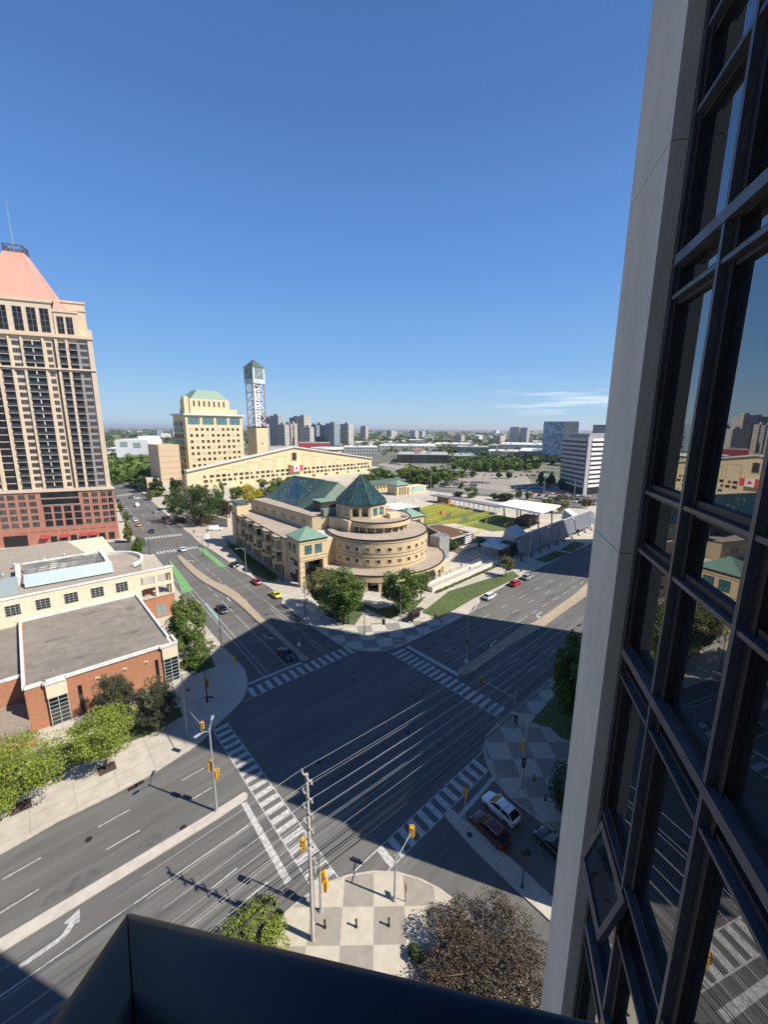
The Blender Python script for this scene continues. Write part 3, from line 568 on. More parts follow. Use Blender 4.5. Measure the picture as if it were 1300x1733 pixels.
# the name board on the left side of the pavilion
sb = M(LT).box(-.18, 1.95, 1.4, -.03, 7.15, 7.55).build('name_board', mat('board_brown', (.012, .009, .009), .5), lib)
def text(body, size, T, m, name='lettering', parent=None, extr=.02, sp=1.0, align='LEFT'):
    cu = bpy.data.curves.new(name, 'FONT'); cu.body = body; cu.size = size; cu.extrude = extr; cu.space_line = sp; cu.align_x = align; cu.offset = size*.02
    to = bpy.data.objects.new(name, cu); COL.objects.link(to); bpy.context.view_layer.update()
    me = bpy.data.meshes.new_from_object(to.evaluated_get(bpy.context.evaluated_depsgraph_get())); bpy.data.objects.remove(to)
    mm = M(T); mm.add([tuple(v.co) for v in me.vertices], [tuple(p.vertices) for p in me.polygons]); return mm.build(name, m, parent)
TT = LT @ Matrix.Translation(Vector((-.2, 6.95, 6.3))) @ Matrix.Rotation(math.radians(-90), 4, 'Z') @ Matrix.Rotation(math.radians(90), 4, 'X')
text('HAZEL\nMcCALLION\nCENTRAL\nLIBRARY', .95, TT, mat('sign_white', (.8, .8, .8), .6), parent=sb, sp=1.05)
# drum
DX, DY, DR = 28.5, 3.0, 16.3
M(LT).disc(DX, DY, DR, 4.6, 13.4, 96).build('drum_wall', stone, lib)
M(LT).disc(DX, DY, DR-.35, 13.401, 13.46, 96).build('drum_roof', roofg, lib)
M(LT).ring(DX, DY, DR-.3, DR+.12, 13.25, 13.62, n=96).build('drum_coping', darkl, lib)
for z in (12.55, 9.35, 8.35, 5.6): M(LT).ring(DX, DY, DR+.005, DR+.06, z, z+.10, n=96).build('string_course', darkl, lib)
LB(8.85, 2, 0, 16, 12, 12.7).build('link_wall', stone, lib); LB(8.9, 2.1, 12.71, 20, 12.4, 12.78).build('link_roof', mat('pale_roof', (.62, .60, .56), .8), lib)
for r_, zz in ((0, 10.2), (1, 6.7)):
    for i in range(17):
        a = -168+i*11.2; T_ = LT @ Matrix.Translation(Vector((DX, DY, 0))) @ Matrix.Rotation(math.radians(a+90), 4, 'Z') @ Matrix.Translation(Vector((0, -DR, 0)))
        window(lib, T_, -.5, zz, .5, zz+1.05, stonet, gl, cols=1 if i % 3 else 2, t=.13, d=.1)
# skirt
SR = 22.0
M(LT).ring(DX, DY, SR-.7, SR, 3.0, 4.75, -200, 30, 80).build('skirt_fascia', stone, lib)
M(LT).ring(DX, DY, DR-.5, SR-.35, 4.76, 4.84, -200, 30, 80).build('skirt_roof', roofg, lib)
M(LT).ring(DX, DY, SR-.3, SR+.12, 4.76, 5.0, -200, 30, 80).build('skirt_coping', darkl, lib)
M(LT).ring(DX, DY, SR-3.2, SR-3.0, 0, 3.0, -200, 30, 60).build('ground_glazing', gl, lib)
for i in range(22):
    a = math.radians(-196+i*10.5); cx_, cy__ = DX+(SR-.5)*math.cos(a), DY+(SR-.5)*math.sin(a)
    M(LT @ Matrix.Translation(Vector((cx_, cy__, 0))) @ Matrix.Rotation(a, 4, 'Z')).box(-.35, -.45, 0, .35, .45, 3.0).build('column', stone, lib)
# middle tier
MX, MY, MR = 29.5, 4.6, 11.0
M(LT).disc(MX, MY, MR-1.4, 13.47, 15.4, 64).build('clerestory', gl, lib)
M(LT).disc(MX, MY, MR, 15.4, 16.9, 80).build('tier_wall', stone, lib); M(LT).disc(MX, MY, MR-.3, 16.901, 16.96, 80).build('tier_roof', roofg, lib)
M(LT).ring(MX, MY, MR-.25, MR+.1, 16.8, 17.1, n=80).build('tier_coping', darkl, lib)
for i in range(14):
    a = math.radians(-190+i*15.5); M(LT @ Matrix.Translation(Vector((MX, MY, 0))) @ Matrix.Rotation(a, 4, 'Z')).box(MR-1.5, -.3, 13.47, MR-1.0, .3, 15.4).build('tier_pier', stone, lib)
LB(17.5, 2.5, 13.47, 22.5, 12.5, 16.9).build('stair_block', stone, lib)
M(LT).prism([(15.2, 11), (19.5, 5.2), (24, 6), (24, 16), (18, 16)], 13.4, 17.0).build('link_block', stone, lib)
# octagonal lantern
OX, OY, OR = 26.2, 9.2, 8.6
oc = [(OX+OR*math.cos(math.radians(22.5+45*i+12)), OY+OR*math.sin(math.radians(22.5+45*i+12))) for i in range(8)]
M(LT).prism(oc, 16.9, 21.3).build('lantern_wall', stone, lib)
oe = [(OX+(p_[0]-OX)*1.05, OY+(p_[1]-OY)*1.05) for p_ in oc]
M(LT).prism(oe, 21.3, 21.6).build('lantern_eave', frd, lib)
lg = mat('lantern_glass', (.02, .055, .06), .15, var=.35, scale=.8, ior=1.8)
M(LT).pyr(oe, 21.61, (OX, OY, 30.3)).build('lantern_roof', lg, lib)
rb = M(LT)
for i in range(8):
    a_, b_ = Vector((*oe[i], 21.65)), Vector((*oe[(i+1) % 8], 21.65)); ap = Vector((OX, OY, 30.4)); rb.beam(a_, ap, .22, .22)
    for t in (.25, .5, .75): q = a_.lerp(b_, t); rb.beam(q, q.lerp(ap, .97 if t == .5 else .5), .08, .08)
    for t in (.2, .4, .6, .8): rb.beam(a_.lerp(ap, t), b_.lerp(ap, t), .08, .08)
rb.build('roof_rib', copperd, lib)
for i in range(8):
    a_, b_ = oc[i], oc[(i+1) % 8]; mid = ((a_[0]+b_[0])/2, (a_[1]+b_[1])/2); an = math.degrees(math.atan2(b_[1]-a_[1], b_[0]-a_[0])); L_ = math.hypot(b_[0]-a_[0], b_[1]-a_[1])
    T_ = LT @ Matrix.Translation(Vector((*a_, 0))) @ Matrix.Rotation(math.radians(an), 4, 'Z')
    for u in (.9, 3.8): window(lib, T_, u, 18.0, u+1.8, 20.3, frd, glb if i % 2 else gl, cols=2, t=.07)
    M(T_).box(.05, -.04, 20.8, L_-.05, -.005, 20.88).build('string_course', darkl, lib)
LB(30.5, -1.2, 16.97, 34.5, 1.2, 18.4).build('roof_hatch', stonet, lib); LB(34.8, -2.8, 16.97, 36.3, -1.6, 17.4).build('roof_vent', mat('vent_red', (.3, .12, .09), .7), lib)
# long glass roof
R0, R1 = (22.5, 56, 25.6), (28, 27, 25.6)
E = [(11.5, 60), (14.5, 22), (30, 18), (38, 22), (36, 60)]
sky1 = M(LT).add([(13.3, 42, 17.2), (14.2, 28, 17.2), (27.0, 34, 25.65), (22.6, 54, 25.65), (10.9, 61, 17.2)], [(0, 1, 2, 3, 4)])
M(LT).add([(11.5, 60, 17.1), (14.5, 22, 17.1), (28, 27, 25.6), (22.5, 56, 25.6), (38, 22, 17.1), (34, 60, 17.1)], [(0, 1, 2, 3), (1, 4, 2), (4, 5, 3, 2), (5, 0, 3), (0, 5, 4, 1)]).build('great_roof', copperd, lib)
a_, b_, c_, d_ = Vector((12.35, 53.5, 17.3)), Vector((13.95, 33, 17.3)), Vector((26.6, 35.0, 25.68)), Vector((22.75, 54.7, 25.68))
nrm = (b_-a_).cross(d_-a_).normalized()*.1; nrm = nrm if nrm.z > 0 else -nrm
q = [v+nrm for v in (a_, b_, c_, d_)]
sg = M(LT).add(q+[v-nrm*1.5 for v in q], [(0, 1, 2, 3), (7, 6, 5, 4), (0, 4, 5, 1), (1, 5, 6, 2), (2, 6, 7, 3), (3, 7, 4, 0)]).build('skylight', mat('skylight_glass', (.02, .06, .06), .12, var=.4, scale=1.5, ior=1.9), lib)
sr_m = M(LT)
for i in range(17): t = i/16; sr_m.beam(q[0].lerp(q[1], t)+nrm*.4, q[3].lerp(q[2], t)+nrm*.4, .09, .09)
for i in range(11): t = i/10; sr_m.beam(q[0].lerp(q[3], t)+nrm*.4, q[1].lerp(q[2], t)+nrm*.4, .07, .07)
sr_m.build('glazing_bar', copperd, sg)
spk = M(LT)   # pale flecks painted as glints on the skylight
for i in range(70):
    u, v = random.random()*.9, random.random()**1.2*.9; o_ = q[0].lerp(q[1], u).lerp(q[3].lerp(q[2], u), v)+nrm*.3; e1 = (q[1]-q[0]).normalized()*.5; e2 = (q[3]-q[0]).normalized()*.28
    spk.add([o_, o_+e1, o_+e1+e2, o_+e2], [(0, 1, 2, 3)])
spk.build('painted_glint', mat('glint_pale', (.55, .62, .60), .4), sg)
# small glazed gable and plant boxes
M(LT).add([(27.5, 20, 17.1), (38, 16, 17.1), (40, 26, 17.1), (31, 30, 17.1), (31.5, 24, 24.8)], [(0, 1, 4), (1, 2, 4), (2, 3, 4), (3, 0, 4)]).build('glazed_gable', mat('pale_glass_roof', (.20, .32, .29), .25, var=.3, scale=1.2, ior=1.7), lib)
pb = M(LT).box(16.2, 18.5, 17.2, 22.5, 24.5, 20.6).build('plant_box', mat('dark_cladding', (.05, .035, .035), .7), lib); M(LT).box(15.9, 18.2, 20.6, 22.8, 24.8, 20.85).build('plant_roof', copper, pb)
LB(32, 17, 12, 44, 32, 17.0).build('rear_wall', stone, lib); LB(32.05, 17.05, 17.01, 43.9, 31.9, 17.05).build('rear_roof', mat('pale_roof'  , (.62, .60, .56), .8), lib)
LB(44.01, 14, 0, 56, 26, 15.5).build('rear_glass_wall', mat('dark_curtain_wall', (.02, .03, .03), .3), lib); LB(44.05, 14.05, 15.51, 55.9, 25.9, 15.6).build('rear_roof', mat('pale_roof', (.6, .6, .6), .8), lib)
# second pavilion
M(LT).box(45.0, 8.5, 0, 53.5, 17.0, 13.2).build('pavilion_wall', stone, lib); M(LT).box(44.7, 8.2, 13.2, 53.8, 17.3, 13.5).build('eave', frd, lib)
M(LT).pyr([(44.6, 8.1), (53.9, 8.1), (53.9, 17.4), (44.6, 17.4)], 13.51, (49.2, 12.7, 16.3)).build('pavilion_roof', copper, lib)
window(lib, LT @ Matrix.Translation(Vector((0, 8.5, 0))), 49.6, 9.8, 51.6, 12.2, frd, glb, cols=2, t=.1)
# dark corner entrance under the skirt with its faint lettering band
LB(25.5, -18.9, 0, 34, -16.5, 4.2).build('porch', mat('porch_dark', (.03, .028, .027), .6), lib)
# ================================================================ ramp, terraces, black kiosk, next to the library
# ================================================================ brick hall (left)
bh = thing('brick_hall', 'low orange brick hall with flat grey roofs and cream upper wall on the left', 'hall', (16.8, 74.4), 0)
def BB(*a): return M().box(*a)
BB(-3.4, 74.6, 0, 16.6, 103.2, 7.2).build('wall', brick, bh)
BB(-3.1, 74.9, 7.21, 16.3, 103.1, 7.26).build('roof', mat('brown_roof', (.215, .19, .16), .95, var=.12, scale=.6, big=.15, detail=9, bump=.2, stretch=(1, 1, 1)), bh)
par = M()
for a, b in [((-3.5, 74.7), (1.4, 74.7)), ((1.4, 74.55), (14.6, 74.55)), ((14.4, 74.2), (17.1, 74.2)), ((17.1, 74.2), (17.1, 77.3)), ((16.5, 77.3), (16.5, 103.0)), ((-3.5, 74.7), (-3.5, 103.0)), ((-3.5, 103.0), (16.5, 103.0)), ((-1.2, 74.1), (1.3, 74.1)), ((-1.2, 74.1), (-1.2, 75))]:
    par.beam((*a, 7.45), (*b, 7.45), .42, .5)
par.build('parapet', mat('pale_coping', (.62, .62, .60), .6), bh)
# cream corner bays with glazing
for (x0, x1, y) in ((14.7, 17.2, 74.15), (-1.15, 1.35, 74.05)):
    BB(x0, y, 4.9, x1, y+1.6 if x0 < 0 else 77.2, 7.25).build('cream_panel', cream, bh)
    T_ = Matrix.Translation(Vector((0, y+.12, 0)))
    BB(x0+.05, y+.13, 0, x1-.05, y+1.4 if x0 < 0 else 77.1, 4.9).build('glazed_core', frd, bh)
    window(bh, T_, x0+.15, .3, x1-.15, 4.8, mat('pale_frame', (.42, .47, .44), .5), gl, cols=2, rows=7, t=.09)
T_ = frame((17.15, 77.1), -90); 
T_ = Matrix.Translation(Vector((17.16, 74.2, 0))) @ Matrix.Rotation(math.radians(90), 4, 'Z')
window(bh, T_, .1, .3, 2.8, 4.8, MATS['pale_frame'], gl, cols=2, rows=7, t=.09)
for x in (2.6, 13.5): BB(x, 74.52, .4, x+.5, 74.59, 5.2).build('slit_window', gl, bh)
for x in (4.9, 8.7, 11.9): f_ = BB(x, 74.45, 5.1, x+.6, 74.59, 5.6).build('wall_lamp', stonet, bh); BB(x+.08, 74.42, 5.18, x+.52, 74.449, 5.4).build('lamp_glass', darkl, f_)
for x, y in ((0, 78), (2, 95), (11, 99), (13.5, 88), (14.8, 79), (6, 84)):
    f_ = M().tube((x, y, 7.25), (x, y, 7.55), .16, n=8).build('roof_vent', steel, bh)
rs_ = M()
for x, y, a, w_ in ((4, 80, 2.2, .8), (9, 92, 1.2, .5), (12, 84, 1.6, 1.0), (1, 90, 2, .6), (8, 99, 2.4, .7), (14, 96, 1, 1.4)): rs_.sheet([(x+a*math.cos(t*.7)*(1+.3*math.sin(2.1*t+x)), y+w_*math.sin(t*.7)) for t in range(9)], 7.264)
rs_.build('roof_stain', mat('roof_stain', (.155, .14, .12), .95, var=.15), bh)
# recess and left part with wooden deck
BB(-3.5, 74.0, 0, -3.41, 80, 6.9).build('wing_wall', brick, bh)
BB(-20, 80.5, 0, -3.6, 103.2, 6.6).build('side_wall', brick, bh); BB(-20, 80.8, 6.61, -3.7, 103.1, 6.66).build('side_roof', MATS['brown_roof'], bh)
M().beam((-20, 80.6, 6.8), (-3.6, 80.6, 6.8), .4, .4).build('parapet', MATS['pale_coping'], bh)
BB(-20, 70.8, 0, -3.0, 71.1, 1.6).build('deck_wall', brick, bh)
BB(-20, 71.0, 1.5, -3.4, 80.4, 2.6).build('deck', wood, bh)
rl = M()
for z in (2.9, 3.15, 3.4, 3.65): rl.beam((-20, 70.9, z), (-3.5, 70.9, z), .06, .14)
for i in range(9): rl.beam((-3.6-i*2, 70.9, 2.4), (-3.6-i*2, 70.9, 3.75), .12, .12)
rl.build('deck_railing', wood, bh)
BB(-2.9, 72.0, 0, -1.3, 74.0, .25).build('step', conc, bh)
# cream upper storey behind with square windows
creT = Matrix.Translation(Vector((0, 103.2, 0)))
cw = M(); cw.box(-40, 103.2, 0, 17.2, 104.6, 12.2)
cw.box(17.2, 103.2, 11.0, 24.6, 103.7, 12.2).box(24.0, 103.2, 5.6, 24.6, 103.7, 11.0).box(20.6, 103.2, 5.6, 21.2, 103.7, 11.0).box(17.2, 103.2, 5.6, 17.7, 103.7, 11.0).box(17.7, 103.2, 8.2, 20.6, 103.7, 9.0).box(21.2, 103.2, 8.2, 24.0, 103.7, 9.0)
cw.box(23.6, 103.7, 5.6, 24.6, 106, 12.0)
cw.build('cream_wall', cream, bh)
BB(17.21, 103.3, 0, 24.5, 112, 5.55).build('brick_base', brick, bh); BB(17.2, 103.1, 5.56, 24.7, 112, 5.8).build('terrace', conc, bh)
for xx in range(7):
    x = 14.0-xx*4.55; window(bh, creT, x-1.1, 8.9, x+1.1, 11.0, MATS['pale_frame'], gl, cols=3, rows=4, t=.06)
f_ = BB(20.3, 103.24, .6, 22.4, 103.29, 3.6).build('service_door', mat('grey_door', (.22, .26, .26), .5), bh)
BB(18.5, 104.9, 5.8, 20.3, 105, 8.6).build('brick_panel', brick, bh)
# upper roofs
BB(-40, 104.61, 0, 17.0, 150, 11.6).build('upper_wall', cream, bh)
ur = M(); ur.prism([(-40, 104.7), (17.2, 104.7), (17.0, 108)]+[(12+8.5*math.cos(math.radians(a)), 117+9.5*math.sin(math.radians(a))) for a in range(-50, 100, 12)]+[(8, 150), (-40, 150)], 5.8, 11.9); ur.build('upper_roof', mat('upper_gravel', (.33, .28, .225), .95, var=.12, scale=1.2, big=.12, detail=9), bh)
M().ring(12, 117, 8.6, 9.3, 11.91, 12.7, -50, 95, 30).build('curved_parapet', MATS['pale_coping'], bh)
ck_ = M().beam((-40, 103.5, 12.35), (24.8, 103.5, 12.35), .9, .22).build('parapet', MATS['pale_coping'], bh)
tr = M(); 
mbl = mat('pale_blue_metal', (.34, .41, .43), .5, .2, var=.06, scale=2)
M().add([(-2, 109, 12.2), (13.5, 108.2, 12.2), (13.5, 110.4, 14.4), (-2, 111.2, 14.4), (-2, 111.4, 12.2), (13.5, 110.6, 12.2)], [(0, 1, 2, 3), (3, 2, 5, 4), (0, 3, 4), (1, 5, 2), (0, 4, 5, 1)]).build('roof_screen', mbl, bh)
M().box(-40, 106.5, 11.95, -3, 110.5, 14.6).build('plant_penthouse', mbl, bh)
M().box(12.6, 112, 11.95, 13.4, 122, 14.4).box(-2, 121.6, 11.95, 13.4, 122.3, 14.2).box(-3.2, 112, 11.95, -2.4, 122.2, 14.2).build('screen_wall', mat('pale_coping', (.62, .62, .60), .6), bh)
for i in range(11):
    y = 112.5+i*.9; tr.beam((-2, y, 13.9), (13, y+(1.4 if i % 2 else -1), 13.9), .12, .2)
for i in range(8): tr.beam((-2+i*2, 112, 13.6), (-1+i*2, 122, 13.6), .12, .2)
tr.build('roof_truss', mat('truss_grey', (.2, .2, .2), .6), bh)
for (x, y) in ((-11, 118), (-8, 121), (-5.4, 119), (-13, 114), (-6.5, 125), (-3.5, 127), (-16, 122), (2, 127), (6, 129)):
    f_ = M().tube((x, y, 11.9), (x, y, 13.1), .32, n=10).build('roof_vent', steel, bh); M().tube((x, y, 13.1), (x, y, 13.35), .45, .3, n=10).build('vent_cap', steel, f_)
# ================================================================ condominium tower
KO = G(203, 912); KA = -20.4; KT = frame(KO, KA)
cd = thing('condominium_tower', 'tall beige condominium tower on a red brick podium under a pink pyramid roof', 'residential tower', (KO.x, KO.y), math.radians(KA))
cb_ = mat('condo_beige', (.62, .50, .37), .85, var=.04, scale=.5); cpk = mat('condo_pink', (.58, .33, .24), .85, var=.05, scale=.5); cgr = mat('condo_grey', (.30, .28, .27), .7, var=.06)
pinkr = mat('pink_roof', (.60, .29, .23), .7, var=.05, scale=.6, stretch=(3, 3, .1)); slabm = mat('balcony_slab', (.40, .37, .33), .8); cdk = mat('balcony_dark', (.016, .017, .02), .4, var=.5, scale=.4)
def KB(*a): return M(KT).box(*a)
def KS(x0, y0, z0, x1, y1, z1, k=.36): return M(KT).prism([(x0, y0), (x1, y0), (x1-(y1-y0)*k, y1), (x0, y1)], z0, z1)
KS(-60, 0, 0, 0, 40, 20.6).build('podium_wall', brickr, cd)
KS(-60.4, -.4, 20.6, .4, 40.4, 21.4).build('podium_cornice', cb_, cd)
KS(-60, .02, 21.41, -.05, 39.9, 21.5).build('podium_roof', conc, cd)
KS(-60, 2.0, 21.4, -1.15, 32, 77).build('tower_wall', cb_, cd)
# vertical zones on the tower front (plane y=2): x limits and kind
ZN = [(-34.6, -31.4, 'bal'), (-29.6, -26.2, 'bal'), (-26.2, -22.6, 'pier_win'), (-21.6, -17.2, 'bal'), (-15.6, -13.6, 'win'), (-11.9, -9.4, 'bal'), (-8.6, -6.4, 'bal'), (-6.2, -2.7, 'grey')]
ZN = [(-45, -40, 'bal'), (-38.5, -35.5, 'win'), (-34.2, -30.8, 'bal'), (-29.5, -26.7, 'bal'), (-25.9, -23.0, 'win'), (-22.2, -16.8, 'bal2'), (-15.9, -13.7, 'win'), (-11.9, -9.7, 'bal'), (-8.7, -6.2, 'bal'), (-6.0, -2.6, 'grey')]
FH_ = 2.56; nf = 22; cnt = 0
restw = []; 
cf = mat('condo_frame', (.33, .30, .27), .6)
pier = M(KT)
for x0, x1 in [(-2.6, -1.15), (-9.6, -8.8), (-12.8, -12.0), (-16.7, -16.0), (-23.0, -22.3), (-26.6, -26.0), (-30.7, -29.7), (-35.3, -34.4)]: pier.box(x0, 1.5, 21.45, x1, 2.0, 76.9)
pier.build('pier', cb_, cd)
KB(-13.6, 1.9, 21.45, -12.9, 1.99, 76).build('recess', mat('recess_shade', (.10, .075, .06), .9), cd)  # dark strip on the wall face, painted for the shade of a recess
KB(-6.05, 1.93, 21.5, -2.65, 1.997, 76.5).build('grey_panel', cgr, cd)
for x0, x1, k in ZN:
    for f in range(nf):
        z = 21.6+f*FH_
        if z > 75: continue
        if k.startswith('bal'):
            if cnt < 95 and x0 > -31:
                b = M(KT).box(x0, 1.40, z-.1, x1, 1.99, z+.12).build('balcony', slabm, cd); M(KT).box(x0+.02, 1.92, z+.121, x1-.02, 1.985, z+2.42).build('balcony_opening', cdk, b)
                M(KT).box(x0+.03, 1.42, z+.13, x1-.03, 1.46, z+1.05).build('balustrade', mat('balustrade_glass', (.05, .055, .065), .2), b); cnt += 1
                if k == 'bal2': xm = (x0+x1)/2; M(KT).box(xm-.14, 1.5, z+.13, xm+.14, 1.915, z+2.4).build('divider', mat('divider_white', (.6, .58, .54), .7), b)
            else:
                restw.append((x0, z, x1, z+2.25))
        else:
            if x0 > -27 and k != 'grey': window(cd, KT, x0+.35, z+.7, x1-.35, z+2.2, cf, mat('condo_glass', (.05, .048, .045), .15, var=.5, scale=.25, ior=1.8), cols=3, t=.05, y=2.0)
            elif k == 'grey': window(cd, KT, x0+.7, z+.7, x1-.5, z+2.3, cgr, MATS['condo_glass'], cols=3, t=.05, y=1.93)
            else: restw.append((x0+.3, z+.7, x1-.3, z+2.2))
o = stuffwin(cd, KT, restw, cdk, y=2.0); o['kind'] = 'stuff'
for z in (66.0, 55+22): 
    pass
co_ = M(KT); co_.box(-60, 1.1, 65.6, -.9, 2.0, 66.2).prism([(-60, 1.1), (-.6, 1.1), (-11.8, 32.3), (-60, 32.3)], 76.9, 77.9); co_.build('cornice', cb_, cd)
# upper storeys
KS(-12.5, 3.2, 77.9, -5.0, 28, 86.0).build('shoulder_wall', cb_, cd); KS(-12.8, 2.9, 86.0, -4.7, 28.3, 86.7).build('cornice', cb_, cd)
KS(-60, 2.4, 77.9, -12.5, 30, 88.6).build('crown_wall', cb_, cd); KS(-60, 2.0, 88.6, -12.0, 30.4, 89.6).build('cornice', cb_, cd)
KS(-17, 10, 77.9, -4.0, 26, 91.0).build('rear_crown', cb_, cd); KS(-17.2, 9.7, 88.3, -3.7, 26, 88.9).build('cornice', cb_, cd); KS(-17.2, 9.7, 91.0, -3.7, 26.2, 91.7).build('cornice', cb_, cd)
for x in (-11.6, -8.8): window(cd, KT, x, 78.6, x+2.0, 84.5, cf, cdk, cols=2, rows=3, t=.08, y=3.2)
for x in (-16.2, -20, -24, -28.4, -32.5): window(cd, KT, x, 78.6, x+2.6, 86.6, cf, cdk, cols=2, rows=4, t=.08, y=2.4)
KB(-2.6, 2.0, 77.9, -1.4, 4, 80.5).build('finial', cb_, cd)
# pyramid roof
AX = -20.0; 
fr = M(KT); z0 = 89.6
Oq = tuple((KT @ Vector((0, 11, 0))))[:2]; qa, qb = PLN(5, 424, Oq, KA), PLN(39, 428, Oq, KA); z1 = qa[1]
Op = tuple((KT @ Vector((0, 3, 0))))[:2]; xr_ = PLN(86, 506, Op, KA)[0]
b4 = [(xr_-24, 3), (xr_, 3), (xr_, 25), (xr_-24, 25)]; t4 = [(qa[0], 11), (qb[0], 11), (qb[0], 16), (qa[0], 16)]
fr.add([(x, y, 87.5 if 0 else z0) for x, y in b4]+[(x, y, z1) for x, y in t4], [(0, 1, 5, 4), (1, 2, 6, 5), (2, 3, 7, 6), (3, 0, 4, 7), (4, 5, 6, 7)]).build('pyramid_roof', pinkr, cd)
psm = M(KT)
for i in range(1, 22):
    t_ = i/22
    for (A1, B1, A2, B2) in ((b4[0], b4[1], t4[0], t4[1]), (b4[1], b4[2], t4[1], t4[2])):
        lo = Vector((*A1, z0)).lerp(Vector((*B1, z0)), t_); k_ = min(1, .999*(t_/.38 if t_ < .38 else (1-t_)/.38 if t_ > .62 else 1)) if 0 else 1; hi = Vector((*A2, z1)).lerp(Vector((*B2, z1)), t_); psm.beam(lo, hi, .12, .14)
psm.build('roof_seam', pinkr, cd)
M(KT).add([(-12.4, 3.0, 86.7), (-7.0, 3.0, 86.7), (-7.0, 12, 86.7), (-12.4, 12, 86.7), (-12.2, 5.8, 91)], [(0, 1, 4), (1, 2, 4), (2, 3, 4), (3, 0, 4)]).build('pyramid_foot', pinkr, cd)
lat = M(KT); 
for z in (z1+.1, z1+2.3):
    for a, b in zip(t4, t4[1:]+t4[:1]): lat.beam((*a, z), (*b, z), .25, .25)
for a, b in zip(t4, t4[1:]+t4[:1]):
    lat.beam((*a, z1), (*a, z1+2.4), .25, .25)
    for k in range(3): p0 = [a[j]+(b[j]-a[j])*k/3 for j in (0, 1)]; p1 = [a[j]+(b[j]-a[j])*(k+1)/3 for j in (0, 1)]; lat.beam((*p0, z1+.1), (*p1, z1+2.2), .12, .12).beam((*p1, z1+.1), (*p0, z1+2.2), .12, .12)
lat.build('roof_lattice', mat('lattice_brown', (.10, .06, .05), .7), cd); M(KT).tube(((qa[0]+qb[0])/2-.5, 13.5, z1), ((qa[0]+qb[0])/2-.5, 13.5, z1+18), .14, .05).build('antenna', steel, cd)
# podium windows
pr = []
for i, x in enumerate([-4.6, -7.6, -10.6]):
    for f in range(5): window(cd, KT, x, 7.4+f*2.65, x+1.9, 9.2+f*2.65, cf, MATS['condo_glass'], cols=3, t=.06)
for f in range(5): window(cd, KT, -2.2, 7.4+f*2.65, -.7, 9.4+f*2.65, cf, gl, cols=2, t=.05)
for i, x in enumerate([-27.6, -30.8, -34, -37]):
    for f in range(5): window(cd, KT, x, 7.4+f*2.65, x+2.1, 9.2+f*2.65, cf, MATS['condo_glass'], cols=3, t=.06)
for x in (-14.0, -17.2, -20.4, -23.6):
    for f in range(3):
        b = KB(x, -.12, 6.9+f*2.75, x+2.3, -.01, 7.1+f*2.75).build('loggia_rail', slabm, cd); KB(x, -.07, 7.1+f*2.75, x+2.3, -.008, 9.4+f*2.75).build('loggia_opening', cdk, b)
for f in range(2): b = KB(-24, -.14, 15.4+f*2.6, -11.8, -.01, 15.65+f*2.6).build('loggia_rail', slabm, cd); KB(-23.9, -.07, 15.65+f*2.6, -11.9, -.008, 17.7+f*2.6).build('loggia_opening', cdk, b)
for i in range(10): KB(-3.2-i*3.2, -.05, 5.2, -1.0-i*3.2, -.005, 5.4).build('blind_arch', mat('brick_dark', (.2, .07, .05), .9), cd)
for i in range(7): KB(-3.6-i*3.2, -.1, .3, -1.6-i*3.2, -.008, 3.2).build('shop_window', gl, cd)
red = mat('red_awning', (.34, .04, .05), .7)
for i in (2, 3, 5, 7):
    x = -3.4-i*3.2; M(KT).add([(x, -1.3, 2.7), (x+2.6, -1.3, 2.7), (x+2.6, -.02, 3.9), (x, -.02, 3.9), (x, -.02, 2.7), (x+2.6, -.02, 2.7)], [(0, 1, 2, 3), (0, 3, 4), (1, 5, 2), (0, 4, 5, 1)]).build('shop_awning', red, cd)
M(KT).box(-37, -.3, 0, -30, -.02, 4.4).build('garage_opening', darkl, cd)
# ================================================================ civic centre
c_l, c_r = G(318, 832), G(629, 799); CA = math.degrees(math.atan2(c_r.y-c_l.y, c_r.x-c_l.x)); CT = frame(c_l, CA); CL = (c_r-c_l).length
cv = thing('civic_centre', 'long pale yellow building with low gabled front, small windows and a red and white flag', 'civic building', (c_l.x, c_l.y), math.radians(CA))
ston2 = mat('yellow_stone', (.58, .475, .30), .85, var=.04, scale=.3)
gp = [(0, 14), (91.8, 28.4), (CL, 14)]
M(CT @ Matrix.Rotation(math.radians(90), 4, 'X')).prism([(0, 0), (CL, 0), (CL, 14), (91.8, 28.4), (0, 14)], -3.5, 0).build('wall', ston2, cv)
rf = M(CT)
for (x0, z0), (x1, z1) in zip(gp, gp[1:]): rf.add([(x0, -1.5, z0+.1), (x1, -1.5, z1+.1), (x1, 4, z1+.1), (x0, 4, z0+.1), (x0, -1.5, z0+1.1), (x1, -1.5, z1+1.1), (x1, 4, z1+1.1), (x0, 4, z0+1.1)], [(0, 3, 2, 1), (4, 5, 6, 7), (0, 1, 5, 4), (1, 2, 6, 5), (2, 3, 7, 6), (3, 0, 4, 7)])
rf.build('roof', mat('zinc_roof', (.55, .55, .52), .6), cv)
k = 0
for r_, z in enumerate((8.6, 5.2, 1.8)):
    for i in range(37):
        x = 12+i*4.72
        if 84 < x < 97.5: continue
        if r_ == 2 and i % 3: continue
        f_ = M(CT).box(x-.15, -.2, z-.15, x+3.15, -.01, z+2.05).build('window', stonet, cv); M(CT).box(x, -.26, z, x+(3.0 if (i*7+r_) % 4 else 1.5), -.21, z+1.9).build('pane', gl, f_)
M(CT).box(88.5, -.4, 17, 95, -.01, 24.5).build('loggia', stonet, cv); M(CT).box(89.6, -.6, 17.5, 94, -.41, 24).build('loggia_opening', darkl, cv)
M(CT).box(86, -2.4, 13.5, 98, -.01, 14.4).build('balcony', stonet, cv)
ln = M(CT)
